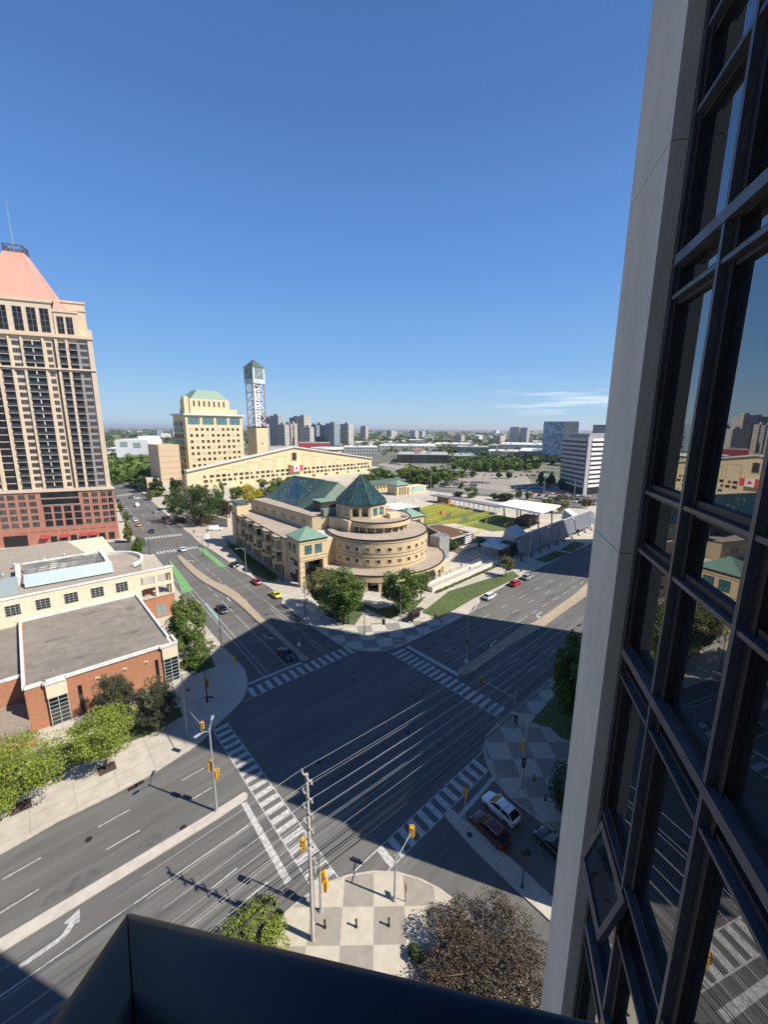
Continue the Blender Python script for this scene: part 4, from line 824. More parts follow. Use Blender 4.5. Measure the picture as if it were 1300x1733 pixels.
for i in range(5):
    for s_ in (1, -1):
        xm = 91.8+s_*(14+i*12.5); L_ = 10; zt_ = 28.4-abs(xm-91.8)*14.4/91.8
        if zt_-4 < 11: continue
        ln.beam((xm-5, -.05, zt_-4.6), (xm+5, -.05, zt_-4.6-(0)), .1, .25).beam((xm-5, -.05, 11.5), (xm-5, -.05, zt_-4.6), .1, .25).beam((xm+5, -.05, 11.5), (xm+5, -.05, zt_-4.6), .1, .25)
ln.build('panel_joint', mat('joint_brown', (.3, .22, .12), .9), cv)
fl = M(CT).box(86, -2.8, 8.0, 98.5, -2.5, 13.4).build('flag', mat('flag_white', (.75, .72, .70), .8), cv)
M(CT).box(86, -2.86, 8.0, 89.2, -2.81, 13.4).box(95.3, -2.86, 8.0, 98.5, -2.81, 13.4).build('flag_band', mat('flag_red', (.6, .04, .05), .8), fl)
lf = [(0, 1.7), (.35, .9), (.8, 1.1), (.7, .1), (1.5, .45), (1.35, -.1), (1.6, -.35), (.6, -.9), (.1, -.85), (.1, -1.6), (-.1, -1.6), (-.1, -.85), (-.6, -.9), (-1.6, -.35), (-1.35, -.1), (-1.5, .45), (-.7, .1), (-.8, 1.1), (-.35, .9)]
M(CT @ Matrix.Translation(Vector((92.25, -2.81, 10.8))) @ Matrix.Rotation(math.radians(90), 4, 'X')).prism([(a*1.1, b*1.1) for a, b in lf], 0, .06).build('maple_leaf', MATS['flag_red'], fl)
# office tower of the civic centre
a0, a1 = G(326, 845), G(414, 826)
O_ = Vector((c_l.x+4, c_l.y+24, 0)); OA = CA
def oz(u, v): return PLN(u, v, O_, OA)
xL, _ = oz(318, 760); xR, _ = oz(413, 760); _, zT = oz(330, 703)
OT = frame(O_, OA)
ot = thing('office_tower', 'square pale yellow civic office tower with a green hipped roof, left of the clock tower', 'office tower', (O_.x, O_.y), math.radians(OA))
w_ = xR-xL
wd_ = w_*.5
M(OT).box(xL, 0, 0, xR, wd_, zT).build('wall', ston2, ot)
M(OT).box(xL-1.5, -1.5, zT, xR+1.5, wd_+1.5, zT+1.2).build('cornice', mat('zinc_roof', (.55, .55, .52), .6), ot)
nr = 8; fh = (zT-8-16)/nr
for r_ in range(8):
    for i in range(10):
        x = xL+2.4+i*(w_-4)/10; z = zT-11.5-r_*4.6
        window(ot, OT, x+.2, z, x+2.3, z+2.1, stonet, gl if (i*3+r_) % 5 else mat('blind', (.45, .42, .34), .6), cols=1, t=.12, d=.15)
for i in range(4): window(ot, OT, xL+2+i*(w_-2)/4, zT-6.6, xL+2+(i+.78)*(w_-2)/4, zT-1.8, frd, glb, cols=3, rows=2, t=.2)
Oz = tuple((OT @ Vector((0, 3, 0))))[:2]; XO = lambda u, v: PLN(u, v, Oz, OA)
xa, xb = XO(321, 690)[0], XO(400, 690)[0]; xc, xd = XO(321, 680)[0], XO(388, 680)[0]; z1_, z2_ = XO(350, 692)[1], XO(350, 676)[1]; zh_ = XO(355, 661)[1]
M(OT).box(xa, 2.5, zT+1.2, xb, wd_-1, z1_).build('upper_tier', ston2, ot); M(OT).box(xc, 3.5, z1_, xd, wd_-2, z2_).build('top_tier', ston2, ot)
for i in range(7): x = xc+2.6+i*(xd-xc-4)/7; window(ot, OT, x, z1_+1.6, x+1.3, z2_-1.4, stonet, gl, cols=1, t=.1, y=3.5)
x0, x1, y0, y1 = xc+1, xd-1, 3.6, wd_-2.2; zr = z2_
M(OT).add([(x0, y0, zr), (x1, y0, zr), (x1, y1, zr), (x0, y1, zr), (x0+7, y0+3.5, zh_), (x1-6, y0+3.5, zh_), (x1-6, y1-3, zh_), (x0+7, y1-3, zh_)], [(0, 1, 5, 4), (1, 2, 6, 5), (2, 3, 7, 6), (3, 0, 4, 7), (4, 5, 6, 7)]).build('hipped_roof', mat('pale_copper', (.20, .29, .225), .7), ot)
M(OT).box(XO(311, 690)[0], 2, zT+1.2, XO(318.5, 690)[0], 6, XO(315, 671)[1]).build('chimney', ston2, ot)
LTf = OT @ Matrix.Translation(Vector((xL, 0, 0))) @ Matrix.Rotation(math.radians(-90), 4, 'Z') @ Matrix.Translation(Vector((-wd_, 0, 0)))
for r_ in range(9): M(LTf).box(2, -1.0, zT-8-r_*4.6, wd_-6, -.02, zT-5.2-r_*4.6).build('bay_glazing', glb if r_ % 2 else gl, ot)
# clock tower
kb_ = G(437, 800); Kc = Vector((c_l.x+62, c_l.y+46, 0))
def on_depth(u, v, D): r = ray(u, v); h = math.hypot(r.x, r.y); return Vector((r.x*D/h, r.y*D/h, CAMH+r.z*D/h))
KD = 395
pb_ = on_depth(436, 735, KD); ck = Vector((pb_.x, pb_.y, 0)); wT = on_depth(450, 735, KD)-on_depth(421, 735, KD); wT = wT.length
zA = on_depth(435, 722, KD).z; zB = on_depth(430, 650, KD).z; zC = on_depth(429, 623, KD).z; zD = on_depth(427.5, 608, KD).z
CTk = frame(ck, CA+8); h_ = wT/2*.84
ct = thing('clock_tower', 'slender clock tower with red and white steel lattice, yellow stone base and green cap', 'clock tower', (ck.x, ck.y), math.radians(CA+8))
M(CTk).box(-h_, -h_, 0, h_, h_, zA-.6).build('stone_base', ston2, ct); M(CTk).box(-h_*1.12, -h_*1.12, zA-.6, h_*1.12, h_*1.12, zA).build('platform', darkl, ct)
for z in (8, 18, 30): 
    M(CTk).box(-.5, -h_-.1, z+zA-46, .5, -h_-.01, z+2+zA-46).build('slit_window', gl, ct)
g_ = h_*.86; lw_ = M(CTk); rd = M(CTk)
for sx_ in (-1, 1):
    for sy_2 in (-1, 1): (lw_ if sx_*sy_2 > 0 else rd).beam((sx_*g_, sy_2*g_, zA), (sx_*g_, sy_2*g_, zB), .55, .55)
nn = 5
for i in range(nn):
    za, zb = zA+(zB-zA)*i/nn, zA+(zB-zA)*(i+1)/nn
    for (a, b) in (((-g_, -g_), (g_, -g_)), ((g_, -g_), (g_, g_)), ((g_, g_), (-g_, g_)), ((-g_, g_), (-g_, -g_))):
        rd.beam((*a, zb), (*b, zb), .3, .3); lw_.beam((*a, za), (*b, zb), .28, .28).beam((*b, za), (*a, zb), .28, .28)
lw_.build('white_lattice', white, ct); rd.build('red_lattice', mat('lattice_red', (.30, .11, .13), .6), ct)
core = M(CTk).box(-g_*.45, -g_*.45, zA, g_*.45, g_*.45, zB).build('lift_core', white, ct)
for i in range(14): z = zA+2+i*(zB-zA-3)/14; M(CTk).box(-g_*.2, -g_*.5, z, g_*.2, -g_*.46, z+.9).build('core_slot', gl, core)
M(CTk).box(-h_, -h_, zB, h_, h_, zC).build('clock_box', mat('clock_pale_blue', (.50, .60, .60), .6), ct)
for T_ in (CTk, CTk @ Matrix.Rotation(math.radians(-90), 4, 'Z')):
    zc = zB+(zC-zB)*.62; r_ = h_*.74
    fc = M(T_ ).box(-r_, -h_-.12, zc-r_, r_, -h_-.01, zc+r_).build('clock_face', mat('clock_face_grey', (.16, .2, .21), .6), ct)
    hd = M(T_)
    for i in range(12):
        a = math.radians(30*i); hd.beam((r_*.72*math.sin(a), -h_-.2, zc+r_*.72*math.cos(a)), (r_*.92*math.sin(a), -h_-.2, zc+r_*.92*math.cos(a)), .3, .16)
    hd.beam((0, -h_-.25, zc), (r_*.45, -h_-.25, zc+r_*.3), .35, .2).beam((0, -h_-.25, zc), (-r_*.4, -h_-.25, zc-r_*.6), .3, .2)
    hd.build('clock_hand', mat('clock_white', (.7, .75, .75), .5), fc)
    for i in (-1, 0, 1): M(T_).box(i*h_*.4-.3, -h_-.1, zB+1, i*h_*.4+.3, -h_-.01, zB+1.8).build('slot', darkl, ct)
M(CTk).pyr([(-h_*1.08, -h_*1.08), (h_*1.08, -h_*1.08), (h_*1.08, h_*1.08), (-h_*1.08, h_*1.08)], zC, (0, 0, zD)).build('cap_roof', copperd, ct)
# round council chamber behind the gable
cc = on_depth(554, 765, 430); rr_ = (on_depth(582, 765, 430)-on_depth(526, 765, 430)).length/2; zt_ = on_depth(554, 757.5, 430).z
cco = thing('council_chamber', 'round pale drum with a flat white rim roof rising behind the long gable', 'round hall', (cc.x, cc.y))
TC = frame((cc.x, cc.y), 0); M(TC).disc(0, 0, rr_*.9, 0, zt_-1.4).build('drum_wall', ston2, cco); M(TC).disc(0, 0, rr_, zt_-1.4, zt_).build('roof_rim', white, cco)
for i in range(12): M(TC @ Matrix.Rotation(math.radians(150+i*18), 4, 'Z')).box(rr_*.9-.1, -.6, zt_-6, rr_*.9+.08, .6, zt_-2.5).build('slit_window', gl, cco)
# ================================================================ cars
tyre = mat('tyre', (.012, .012, .012), .8); rim = mat('wheel_rim', (.35, .35, .36), .35, .8); cgl = mat('car_glass', (.008, .010, .012), .16, ior=1.4)
lampm = mat('lamp_clear', (.6, .6, .6), .15); tail = mat('tail_red', (.35, .01, .01), .2); plm = mat('car_trim', (.015, .015, .015), .6)
def carpaint(n, c, r=.28): return mat('car_paint_'+n, c, r, .15, var=.02, coat=.6)
def loft(sts):              # stations: (x, [(y, z) ...])
    m_ = M(); k = len(sts[0][1]); m_.add([(x, y, z) for x, ps in sts for y, z in ps], [(a*k+i, a*k+(i+1) % k, (a+1)*k+(i+1) % k, (a+1)*k+i) for a in range(len(sts)-1) for i in range(k)]+[tuple(range(k-1, -1, -1)), tuple((len(sts)-1)*k+i for i in range(k))]); return m_
def car_body(L, Wd, hood, belt, trunk, kind):
    h = Wd/2
    def st(x, w, zb, zs, zt, tw): return (x, [(-w*.9, zb), (-w, zb+.12), (-w, zs), (-w*tw, zt), (w*tw, zt), (w, zs), (w, zb+.12), (w*.9, zb)])
    f = L/2
    S_ = [st(-f, h*.78, .42, .62, trunk-.18, .85), st(-f+.12, h*.92, .28, .7, trunk-.03, .88), st(-f+.6, h, .22, .78, trunk, .9), st(-f+1.2, h, .2, .8, belt, .93), st(0, h, .2, .8, belt, .93),
          st(f-1.55, h, .2, .78, belt-.02, .92), st(f-1.0, h*.99, .22, .74, hood, .86), st(f-.45, h*.94, .24, .66, hood-.08, .82), st(f-.12, h*.84, .28, .56, hood-.2, .8), st(f, h*.7, .36, .5, hood-.32, .82)]
    return loft(S_)
def make_car(name, label, paint, kind='sedan', loc=(0, 0, 0), rz=0, group=None, z=0):
    L, Wd = {'sedan': (4.7, 1.82), 'suv': (4.65, 1.88), 'van': (5.6, 2.05)}[kind]
    hood, belt, trunk = {'sedan': (.92, .98, 1.02), 'suv': (1.02, 1.10, 1.12), 'van': (1.15, 1.3, 1.3)}[kind]
    t = thing(name, label, 'van' if kind == 'van' else 'car', (0, 0, 0), 0, group)
    b = car_body(L, Wd, hood, belt, trunk, kind).build('body', paint, t, smooth=False)
    h = Wd/2; f = L/2
    if kind == 'sedan': cx = [(-f+.55, belt-.03), (-f+1.35, 1.40), (f-2.15, 1.42), (f-1.25, belt-.04)]
    elif kind == 'suv': cx = [(-f+.15, belt), (-f+.85, 1.56), (f-2.1, 1.6), (f-1.1, belt-.04)]
    else: cx = [(-f+.04, belt), (-f+.12, 2.25), (f-1.7, 2.28), (f-.75, belt-.1)]
    (x0, zb), (x1, zt), (x2, zt2), (x3, zb3) = cx; w0, w1 = h*.92, h*.74
    cm = M().add([(x0, -w0, zb), (x3, -w0*.95, zb3), (x3, w0*.95, zb3), (x0, w0, zb), (x1, -w1, zt-.03), (x2, -w1, zt2-.03), (x2, w1, zt2-.03), (x1, w1, zt-.03)], [(4, 5, 6, 7), (0, 1, 5, 4), (1, 2, 6, 5), (2, 3, 7, 6), (3, 0, 4, 7)])
    cm.build('windows', cgl if kind != 'van' else paint, t)
    rf_ = M().add([(x1-.06, -w1-.02, zt-.04), (x2+.05, -w1-.02, zt2-.04), (x2+.05, w1+.02, zt2-.04), (x1-.06, w1+.02, zt-.04), (x1+.03, -w1+.1, zt+.03), (x2-.1, -w1+.1, zt2+.03), (x2-.1, w1-.1, zt2+.03), (x1+.03, w1-.1, zt+.03)], [(4, 5, 6, 7), (0, 1, 5, 4), (1, 2, 6, 5), (2, 3, 7, 6), (3, 0, 4, 7)])
    ro = rf_.build('roof', paint, t)
    if kind == 'suv':
        M().box(x2-1.15, -.42, zt+.031, x2-.35, .42, zt+.045).build('sunroof', plm, ro)
        [M().beam((x1+.1, s_*(w1-.06), zt+.07), (x2-.2, s_*(w1-.06), zt+.07), .05, .05).build('roof_rail', steel, ro) for s_ in (-1, 1)]
    if kind == 'van': M().add([(x3-.02, -w0*.86, zb3+.05), (x3-.02, w0*.86, zb3+.05), (x2+.12, w1*.9, zt2-.12), (x2+.12, -w1*.9, zt2-.12)], [(0, 1, 2, 3)]).build('windscreen', cgl, t)
    pl = M()
    for s_ in (-1, 1):
        xm = (x1+x2)/2+.1
        pl.beam((xm, s_*(w0+.0), zb), (xm-.05, s_*(w1+.012), zt-.02), .09, .03)
        pl.beam((x3, s_*w0*.95, zb3+.01), (x2, s_*w1, zt2-.02), .06, .05).beam((x0, s_*w0, zb+.01), (x1, s_*w1, zt-.02), .09, .05)
    pl.build('pillar', paint, t)
    for sx_ in (-1, 1):
        for s_ in (-1, 1):
            x = sx_*L*.295; wv = M().tube((x, s_*(h-.22), .34), (x, s_*(h+.012), .34), .34, n=16).build('wheel', tyre, t); M().tube((x, s_*(h+.008), .34), (x, s_*(h+.03), .34), .21, n=10).build('rim', rim, wv)
    for s_ in (-1, 1):
        M().box(f-.22, s_*h*.62-.17, .6, f-.04, s_*h*.62+.17, .74).build('headlight', lampm, t)
        M().box(-f-.005, s_*h*.66-.18, .72, -f+.12, s_*h*.66+.18, .88).build('tail_light', tail, t)
        M().box(f-1.55, s_*(h+.1)-.09, belt-.03, f-1.35, s_*(h+.1)+.09, belt+.12).build('wing_mirror', paint, t)
    M().box(f-.08, -h*.5, .34, f+.012, h*.5, .52).build('grille', plm, t); M().box(-f-.015, -h*.7, .3, -f+.1, h*.7, .46).build('bumper', plm, t)
    for o_ in [b, ro]:
        md = o_.modifiers.new('soft', 'BEVEL'); md.width = .07; md.segments = 2; md.limit_method = 'ANGLE'; md.angle_limit = math.radians(12)
        for p_ in o_.data.polygons: p_.use_smooth = True
    t.location = loc; t.rotation_euler = (0, 0, rz); return t
P_ = {n: carpaint(n, c) for n, c in dict(white=(.72, .74, .76), silver=(.36, .37, .39), black=(.012, .013, .016), maroon=(.10, .012, .014), red=(.38, .015, .015), blue=(.02, .04, .10), grey=(.09, .095, .10), yellow=(.62, .55, .03), taxi=(.65, .30, .02), darkblue=(.012, .018, .035)).items()}
def ang(a, b): A, B = G(*a), G(*b); return math.atan2(B.y-A.y, B.x-A.x)
def car_at(name, label, paint, kind, u, v, hu, hv, group=None, zz=0):
    p = G(u, v, 0); A = G(hu, hv); return make_car(name, label, P_[paint], kind, (p.x, p.y, zz), math.atan2(A.y-p.y, A.x-p.x), group)
car_at('parked_car', 'white car with panoramic roof waiting at the shaded stop line beside a dark red one', 'white', 'suv', 847, 1374, 817, 1347)
car_at('parked_car', 'dark red car waiting beside the kerb island at the shaded stop line', 'maroon', 'suv', 829, 1410, 802, 1383)
car_at('parked_car', 'black car half hidden by the pilaster behind the white and dark red cars', 'black', 'sedan', 940, 1440, 912, 1412)
car_at('parked_car', 'dark blue car stopped in the shade just before the far left crossing stop line', 'darkblue', 'sedan', 484, 1111, 500, 1126)
car_at('moving_car', 'black car driving in sunlight past the curved median', 'black', 'sedan', 376, 1034, 392, 1050)
car_at('parked_car', 'small red car parked at the kerb in front of the library wing', 'red', 'sedan', 434, 987, 422, 977)
car_at('parked_car', 'bright yellow and green car parked at the kerb before the library pavilion', 'yellow', 'sedan', 466, 1009, 453, 999)
car_at('parked_car', 'black car parked in the library shadow beside the green bike lane', 'black', 'suv', 397, 958, 385, 948)
car_at('parked_car', 'white car parked alone at the kerb of the main road, nearest of three', 'white', 'suv', 829, 1012, 850, 1001)
car_at('parked_car', 'red car parked on the main road between a white and a silver car', 'red', 'suv', 872, 990, 893, 979)
car_at('parked_car', 'silver car parked behind the red one on the main road', 'silver', 'suv', 893, 979, 914, 968)
car_at('moving_car', 'white car waiting at the far crossing beside the tip of the median', 'white', 'sedan', 309, 932, 290, 913)
car_at('moving_car', 'black car heading away toward the far crossing in the left street', 'black', 'sedan', 257, 901, 265, 912)
car_at('moving_car', 'yellow orange taxi in the left street behind a white car', 'taxi', 'sedan', 235, 890, 243, 900)
car_at('moving_car', 'white car in front of the taxi in the left street', 'white', 'sedan', 229, 882, 237, 891)
car_at('moving_car', 'grey car beside the white car ahead of the taxi', 'grey', 'sedan', 222, 877, 230, 886)
car_at('delivery_van', 'white van driving away in the left street', 'white', 'van', 232, 857, 218, 843)
car_at('parked_car', 'silver car last in the queue at the brick podium', 'silver', 'sedan', 211, 862, 218, 871)
car_at('parked_car', 'white car in the queue along the brick podium', 'white', 'sedan', 205, 855, 212, 863)
car_at('parked_car', 'dark car in the queue along the brick podium, farthest of the line', 'black', 'sedan', 200, 849, 206, 857)
car_at('moving_car', 'black car crossing the far junction at the end of the left street', 'black', 'sedan', 225, 843, 235, 842)
car_at('moving_car', 'silver car crossing right behind the black one at the far junction', 'silver', 'sedan', 232, 845, 242, 844)
car_at('parked_car', 'dark red car parked on the right of the left street near the dark trees', 'maroon', 'sedan', 277, 879, 265, 866, zz=.12)
car_at('parked_car', 'silver car parked on the right of the left street by a beige wall', 'silver', 'sedan', 285, 886, 274, 875)
car_at('parked_car', 'silver and black car parked in tree shade on the right of the left street', 'silver', 'suv', 263, 868, 252, 857)
car_at('delivery_van', 'long white van parked across the forecourt left of the library', 'white', 'van', 366, 898, 384, 897, zz=.17)
car_at('delivery_van', 'blue van under the trees beside the forecourt', 'blue', 'van', 306, 884, 320, 884, zz=.17)
car_at('parked_car', 'dark red van parked on the forecourt between the blue and white vans', 'maroon', 'suv', 335, 888, 345, 892, zz=.17)
# parking lot cars: three shared bodies in several paints
def simple_car(name, paint, kind):
    return make_car(name, 'x', P_[paint], kind)
cols = ['white', 'silver', 'black', 'grey', 'blue', 'black', 'white', 'red', 'silver']
proto = {}
n_lot = 0
ORD = ['nearest', 'second', 'third', 'farthest']
def LL(lab, c, ri, i, n): return lab % (c, ['far left', 'left', 'middle', 'right', 'far right'][min(4, i*5//n)], ORD[ri])
def lot_cars(rows, lab, grp):
    global n_lot
    for ri, (a, b, n) in enumerate(rows):
        A, B = G(*a), G(*b); d = (B-A); th = math.atan2(d.y, d.x)+math.pi/2
        for i in range(n):
            if random.random() < .14: continue
            c = cols[(i*5+n_lot*3+int(random.random()*3)) % len(cols)]; p = A.lerp(B, (i+.5)/n); n_lot += 1
            if c not in proto: proto[c] = make_car('parked_car', LL(lab, c, ri, i, n), P_[c], 'sedan', (p.x, p.y, -.01), th, grp)
            else: dup(proto[c], (p.x, p.y, -.01), th+(math.pi if random.random() < .3 else 0), LL(lab, c, ri, i, n), grp)
lot_cars([((892, 842), (1010, 854), 16), ((880, 836), (1010, 849), 20), ((872, 831), (1000, 842), 22), ((866, 827), (930, 826), 14)], '%s car, %s of the %s row, in the crowded lot below the banded office', 'cars in the crowded parking lot')
lot_cars([((742, 824), (800, 827), 9), ((745, 820), (808, 822), 14), ((752, 816), (830, 818), 14)], '%s car, %s of the %s row, in the lot beyond the court', 'cars in the parking lot beyond the court')
lot_cars([((790, 803), (880, 808), 7), ((640, 783), (700, 789), 12), ((880, 805), (935, 806), 16), ((885, 799), (940, 800), 14)], '%s car, %s of the %s row, in the far lots', 'cars in the far parking lots')
# ================================================================ signals, lamps, poles
polem = mat('pole_grey', (.38, .39, .38), .55, .25, var=.1, scale=3); poled = mat('pole_dark', (.05, .052, .055), .5, .2)
lens = [mat('lens_red', (.25, .01, .01), .3), mat('lens_amber', (.25, .12, .01), .3), mat('lens_green', (.01, .12, .05), .3)]
def sig_head(par, p, yaw, m=yel, s=1.0):
    T_ = Matrix.Translation(Vector(p)) @ Matrix.Rotation(yaw, 4, 'Z') @ Matrix.Scale(s*1.12, 4)
    h = M(T_).box(-.12, -.17, -.5, .12, .17, .5).box(.10, -.26, -.6, .14, .26, .6).build('signal_head', m, par)
    M(T_).box(.141, -.2, -.54, .15, .2, .54).build('backplate', black, h)
    for i in range(3): M(T_).tube((.15, 0, .33-.33*i), (.17, 0, .33-.33*i), .105, n=10).build('lens', lens[i], h); M(T_).beam((.15, 0, .45-.33*i), (.34, 0, .43-.33*i), .22, .02).build('visor', m, h)
    return h
def pole(name, label, cat, u, v, h, r=.11, m=polem, group=None, z0=.14):
    b = G(u, v, z0); t = thing(name, label, cat, (b.x, b.y, z0), 0, group); M().tube((b.x, b.y, z0), (b.x, b.y, z0+h), r, r*.62, 10).build('pole', m, t); M().tube((b.x, b.y, z0), (b.x, b.y, z0+.25), r*1.9, r*1.5, 10).build('base', m, t); return t, b
def up(b, h): return Vector((b.x, b.y, h))
def armto(t, b, h, u, v, h2, m=polem, r=.05, head=True, yaw=0, curve=0):
    e = G(u, v, h2); s = up(b, h); mid = s.lerp(e, .5)+Vector((0, 0, curve)); M().path([s, mid, e], r, 6).build('mast_arm', m, t)
    if head: sig_head(t, (e.x, e.y, e.z-.1), yaw)
    return e
def lampon(t, b, h, dx, dy, L, m=polem, rise=.5):
    s = up(b, h-.3); e = s+Vector((dx*L, dy*L, rise)); M().path([s, s+Vector((dx*L*.4, dy*L*.4, rise*.8)), e], .04, 6).build('lamp_arm', m, t)
    l = M(Matrix.Translation(e) @ Matrix.Rotation(math.atan2(dy, dx), 4, 'Z')).box(-.1, -.14, -.06, .62, .14, .07).build('lamp_head', m, t)
t, b = pole('traffic_signal', 'tall galvanised signal and lamp pole on the sunlit median tip with two orange heads', 'traffic signal', 367, 1371, 11.2, .14)
sig_head(t, (b.x+.28, b.y-.1, 5.2), 0); sig_head(t, (b.x-.1, b.y+.35, 6.2), 2.2); lampon(t, b, 11.2, .5, .85, 1.5); lampon(t, b, 11.2, -.9, -.2, 1.3)
t, b = pole('traffic_signal', 'sunlit signal pole on the near plaza with a curved arm and one yellow head', 'traffic signal', 668, 1523, 5.4, .12); armto(t, b, 4.9, 697, 1406, 6.3, yaw=.6, curve=-.1)
t, b = pole('traffic_signal', 'signal pole right beside the wooden utility pole carrying two yellow heads', 'traffic signal', 543, 1541, 5.9, .12); sig_head(t, (b.x+.35, b.y+.1, 3.9), -.5); sig_head(t, (b.x+.35, b.y-.25, 3.1), -.5)
t, b = pole('traffic_signal', 'yellow signal head on a pole partly behind the utility pole at the near kerb', 'traffic signal', 527, 1530, 7.6, .1); sig_head(t, (b.x-.4, b.y+.2, 7.4), 2.3)
t, b = pole('traffic_signal', 'signal pole on the left corner with a long arm holding a dark faced head', 'traffic signal', 351, 1187.5, 6.2, .12, poled); armto(t, b, 5.6, 396.5, 1116, 6.0, yaw=.9); sig_head(t, (b.x, b.y-.4, 3.9), -1.6)
t, b = pole('traffic_signal', 'grey signal and lamp pole on the left corner beside the round pine tree', 'traffic signal', 318, 1244.5, 10.2, .12); armto(t, b, 5.2, 341, 1227, 5.6, yaw=-.9); lampon(t, b, 10.2, .86, -.5, 1.3)
t, b = pole('traffic_signal', 'signal pole with two outstretched arms on the chequered library corner', 'traffic signal', 617, 1072.5, 6.0, .11, poled); armto(t, b, 4.9, 581, 1051, 5.0, yaw=-2.3); armto(t, b, 4.9, 649.5, 1051, 5.0, yaw=-2.3)
t, b = pole('traffic_signal', 'short signal pole with a white sign on the tip of the shaded curved median', 'traffic signal', 507, 1106, 5.4, .09, polem); sig_head(t, (b.x, b.y, 5.0), -2.0); M(frame((b.x, b.y), -40)).box(-.3, -.1, 1.9, .3, -.06, 2.6).build('sign_plate', white, t)
t, b = pole('traffic_signal', 'tall lamp and signal pole on the tip of the shaded main road median', 'traffic signal', 788.5, 1136, 11.5, .12, polem); sig_head(t, (b.x-.1, b.y, 6.4), -2.4); lampon(t, b, 11.5, -.6, .8, 2.4); M(frame((b.x, b.y), -45)).box(-.3, -.12, 2.0, .3, -.08, 2.7).build('sign_plate', white, t)
t, b = pole('traffic_signal', 'signal pole on the shaded right corner with a long arm over the main road', 'traffic signal', 868, 1232.5, 6.6, .12, polem); armto(t, b, 5.4, 815, 1150.5, 6.0, yaw=-2.6)
t, b = pole('traffic_signal', 'tall lamp pole with an orange head on the shaded chequered corner', 'traffic signal', 883, 1332, 10.5, .13, polem); sig_head(t, (b.x-.3, b.y+.2, 6.2), 2.0); lampon(t, b, 10.5, -.6, .75, 1.5); M().box(b.x-.2, b.y-.2, 3.2, b.x+.2, b.y+.2, 4.6).build('control_box', poled, t)
t, b = pole('traffic_signal', 'signal with yellow head on the shaded kerb island beside the dark red car', 'traffic signal', 785, 1406, 5.9, .08, polem); sig_head(t, (b.x, b.y, 5.4), 2.4)
t, b = pole('traffic_signal', 'dark signal pole with arm and yellow head before the conical street tree', 'traffic signal', 253, 936, 6, .12, poled); armto(t, b, 5.0, 269, 917, 5.3, yaw=-.8)
t, b = pole('traffic_signal', 'yellow signal on the far tip of the curved median', 'traffic signal', 301, 937, 5.6, .1, poled); sig_head(t, (b.x, b.y, 5.2), -1.2)
t, b = pole('traffic_signal', 'dark signal pole with a white sign panel at the forecourt corner', 'traffic signal', 353, 925, 7.5, .11, poled); armto(t, b, 5.5, 328, 899, 5.6, yaw=-1); M(frame((b.x, b.y), -20)).box(-.7, -.2, 3.2, .7, -.14, 5.4).build('sign_plate', white, t)
for (u, v, h, dx, dy, L, m_, lab) in [(374.8, 1095, 8.2, .8, -.1, 2.6, poled, 'dark street lamp leaning over the left street by the leafy green tree'), (417, 972.5, 8.6, -.9, .3, 2.2, polem, 'street lamp beside the hedge of the library wing'),
     (517, 1044, 8.4, -.9, .2, 2.4, poled, 'street lamp at the shaded kerb left of the library corner trees'), (678, 1050, 8.8, -.3, .5, 1.2, polem, 'tall lamp pole between the corner tree and the bus shelter'),
     (894.5, 961, 12.2, .1, -.3, .9, polem, 'tall plain lamp pole in front of the grey stage wall'), (289, 985, 8, .5, .1, 2.2, poled, 'street lamp rising behind the cream wall by the green lane'), (986, 1128, 9, -.9, .3, 2.0, poled, 'street lamp reaching in from behind the pilaster over the main road'),
     (344, 940, 7, -.7, .3, 1.6, poled, 'street lamp at the bus stop beside the library hedge'), (270, 892, 8, -.9, .2, 2, poled, 'street lamp in front of the dark trees of the left street'), (242, 842, 8, -.9, .2, 2, poled, 'street lamp at the far junction of the left street'), (217, 930, 7.5, .7, .1, 1.5, poled, 'street lamp rising behind the curved brick hall roof')]:
    t, b = pole('street_lamp', lab, 'street lamp', u, v, h, .1, m_); lampon(t, b, h, dx, dy, L, m_)
t, b = pole('street_lamp', 'short black post lamp with a round shade on the kerb island', 'street lamp', 884, 1501, 4.1, .08, black); M().tube(up(b, 4.2), up(b, 4.5), .42, .5, 14).build('lamp_shade', black, t); M().tube(up(b, 4.5), up(b, 4.62), .5, .15, 14).build('lamp_cap', black, t)
for i, (u, v, lab) in enumerate([(550, 1569, 'black bollard on the plaza nearest the utility pole'), (603, 1568, 'middle of the three black bollards on the sunlit plaza'), (658, 1566, 'black bollard on the plaza nearest the purple leaved tree'), (904, 1321, 'black bollard on the shaded chequered corner nearer the signal pole'), (923, 1354, 'black bollard on the shaded chequered corner nearer the cars'), (948, 1372, 'black bollard beside the dark bush at the pilaster')]):
    b = G(u, v, .14); t = thing('bollard', lab, 'bollard', (b.x, b.y, .14), 0, 'black bollards'); M().tube(up(b, .14), up(b, .95), .09, .085, 10).build('post', black, t); M().tube(up(b, .95), up(b, 1.1), .12, .05, 10).build('cap', black, t); M().tube(up(b, .14), up(b, .3), .14, .12, 10).build('foot', black, t)
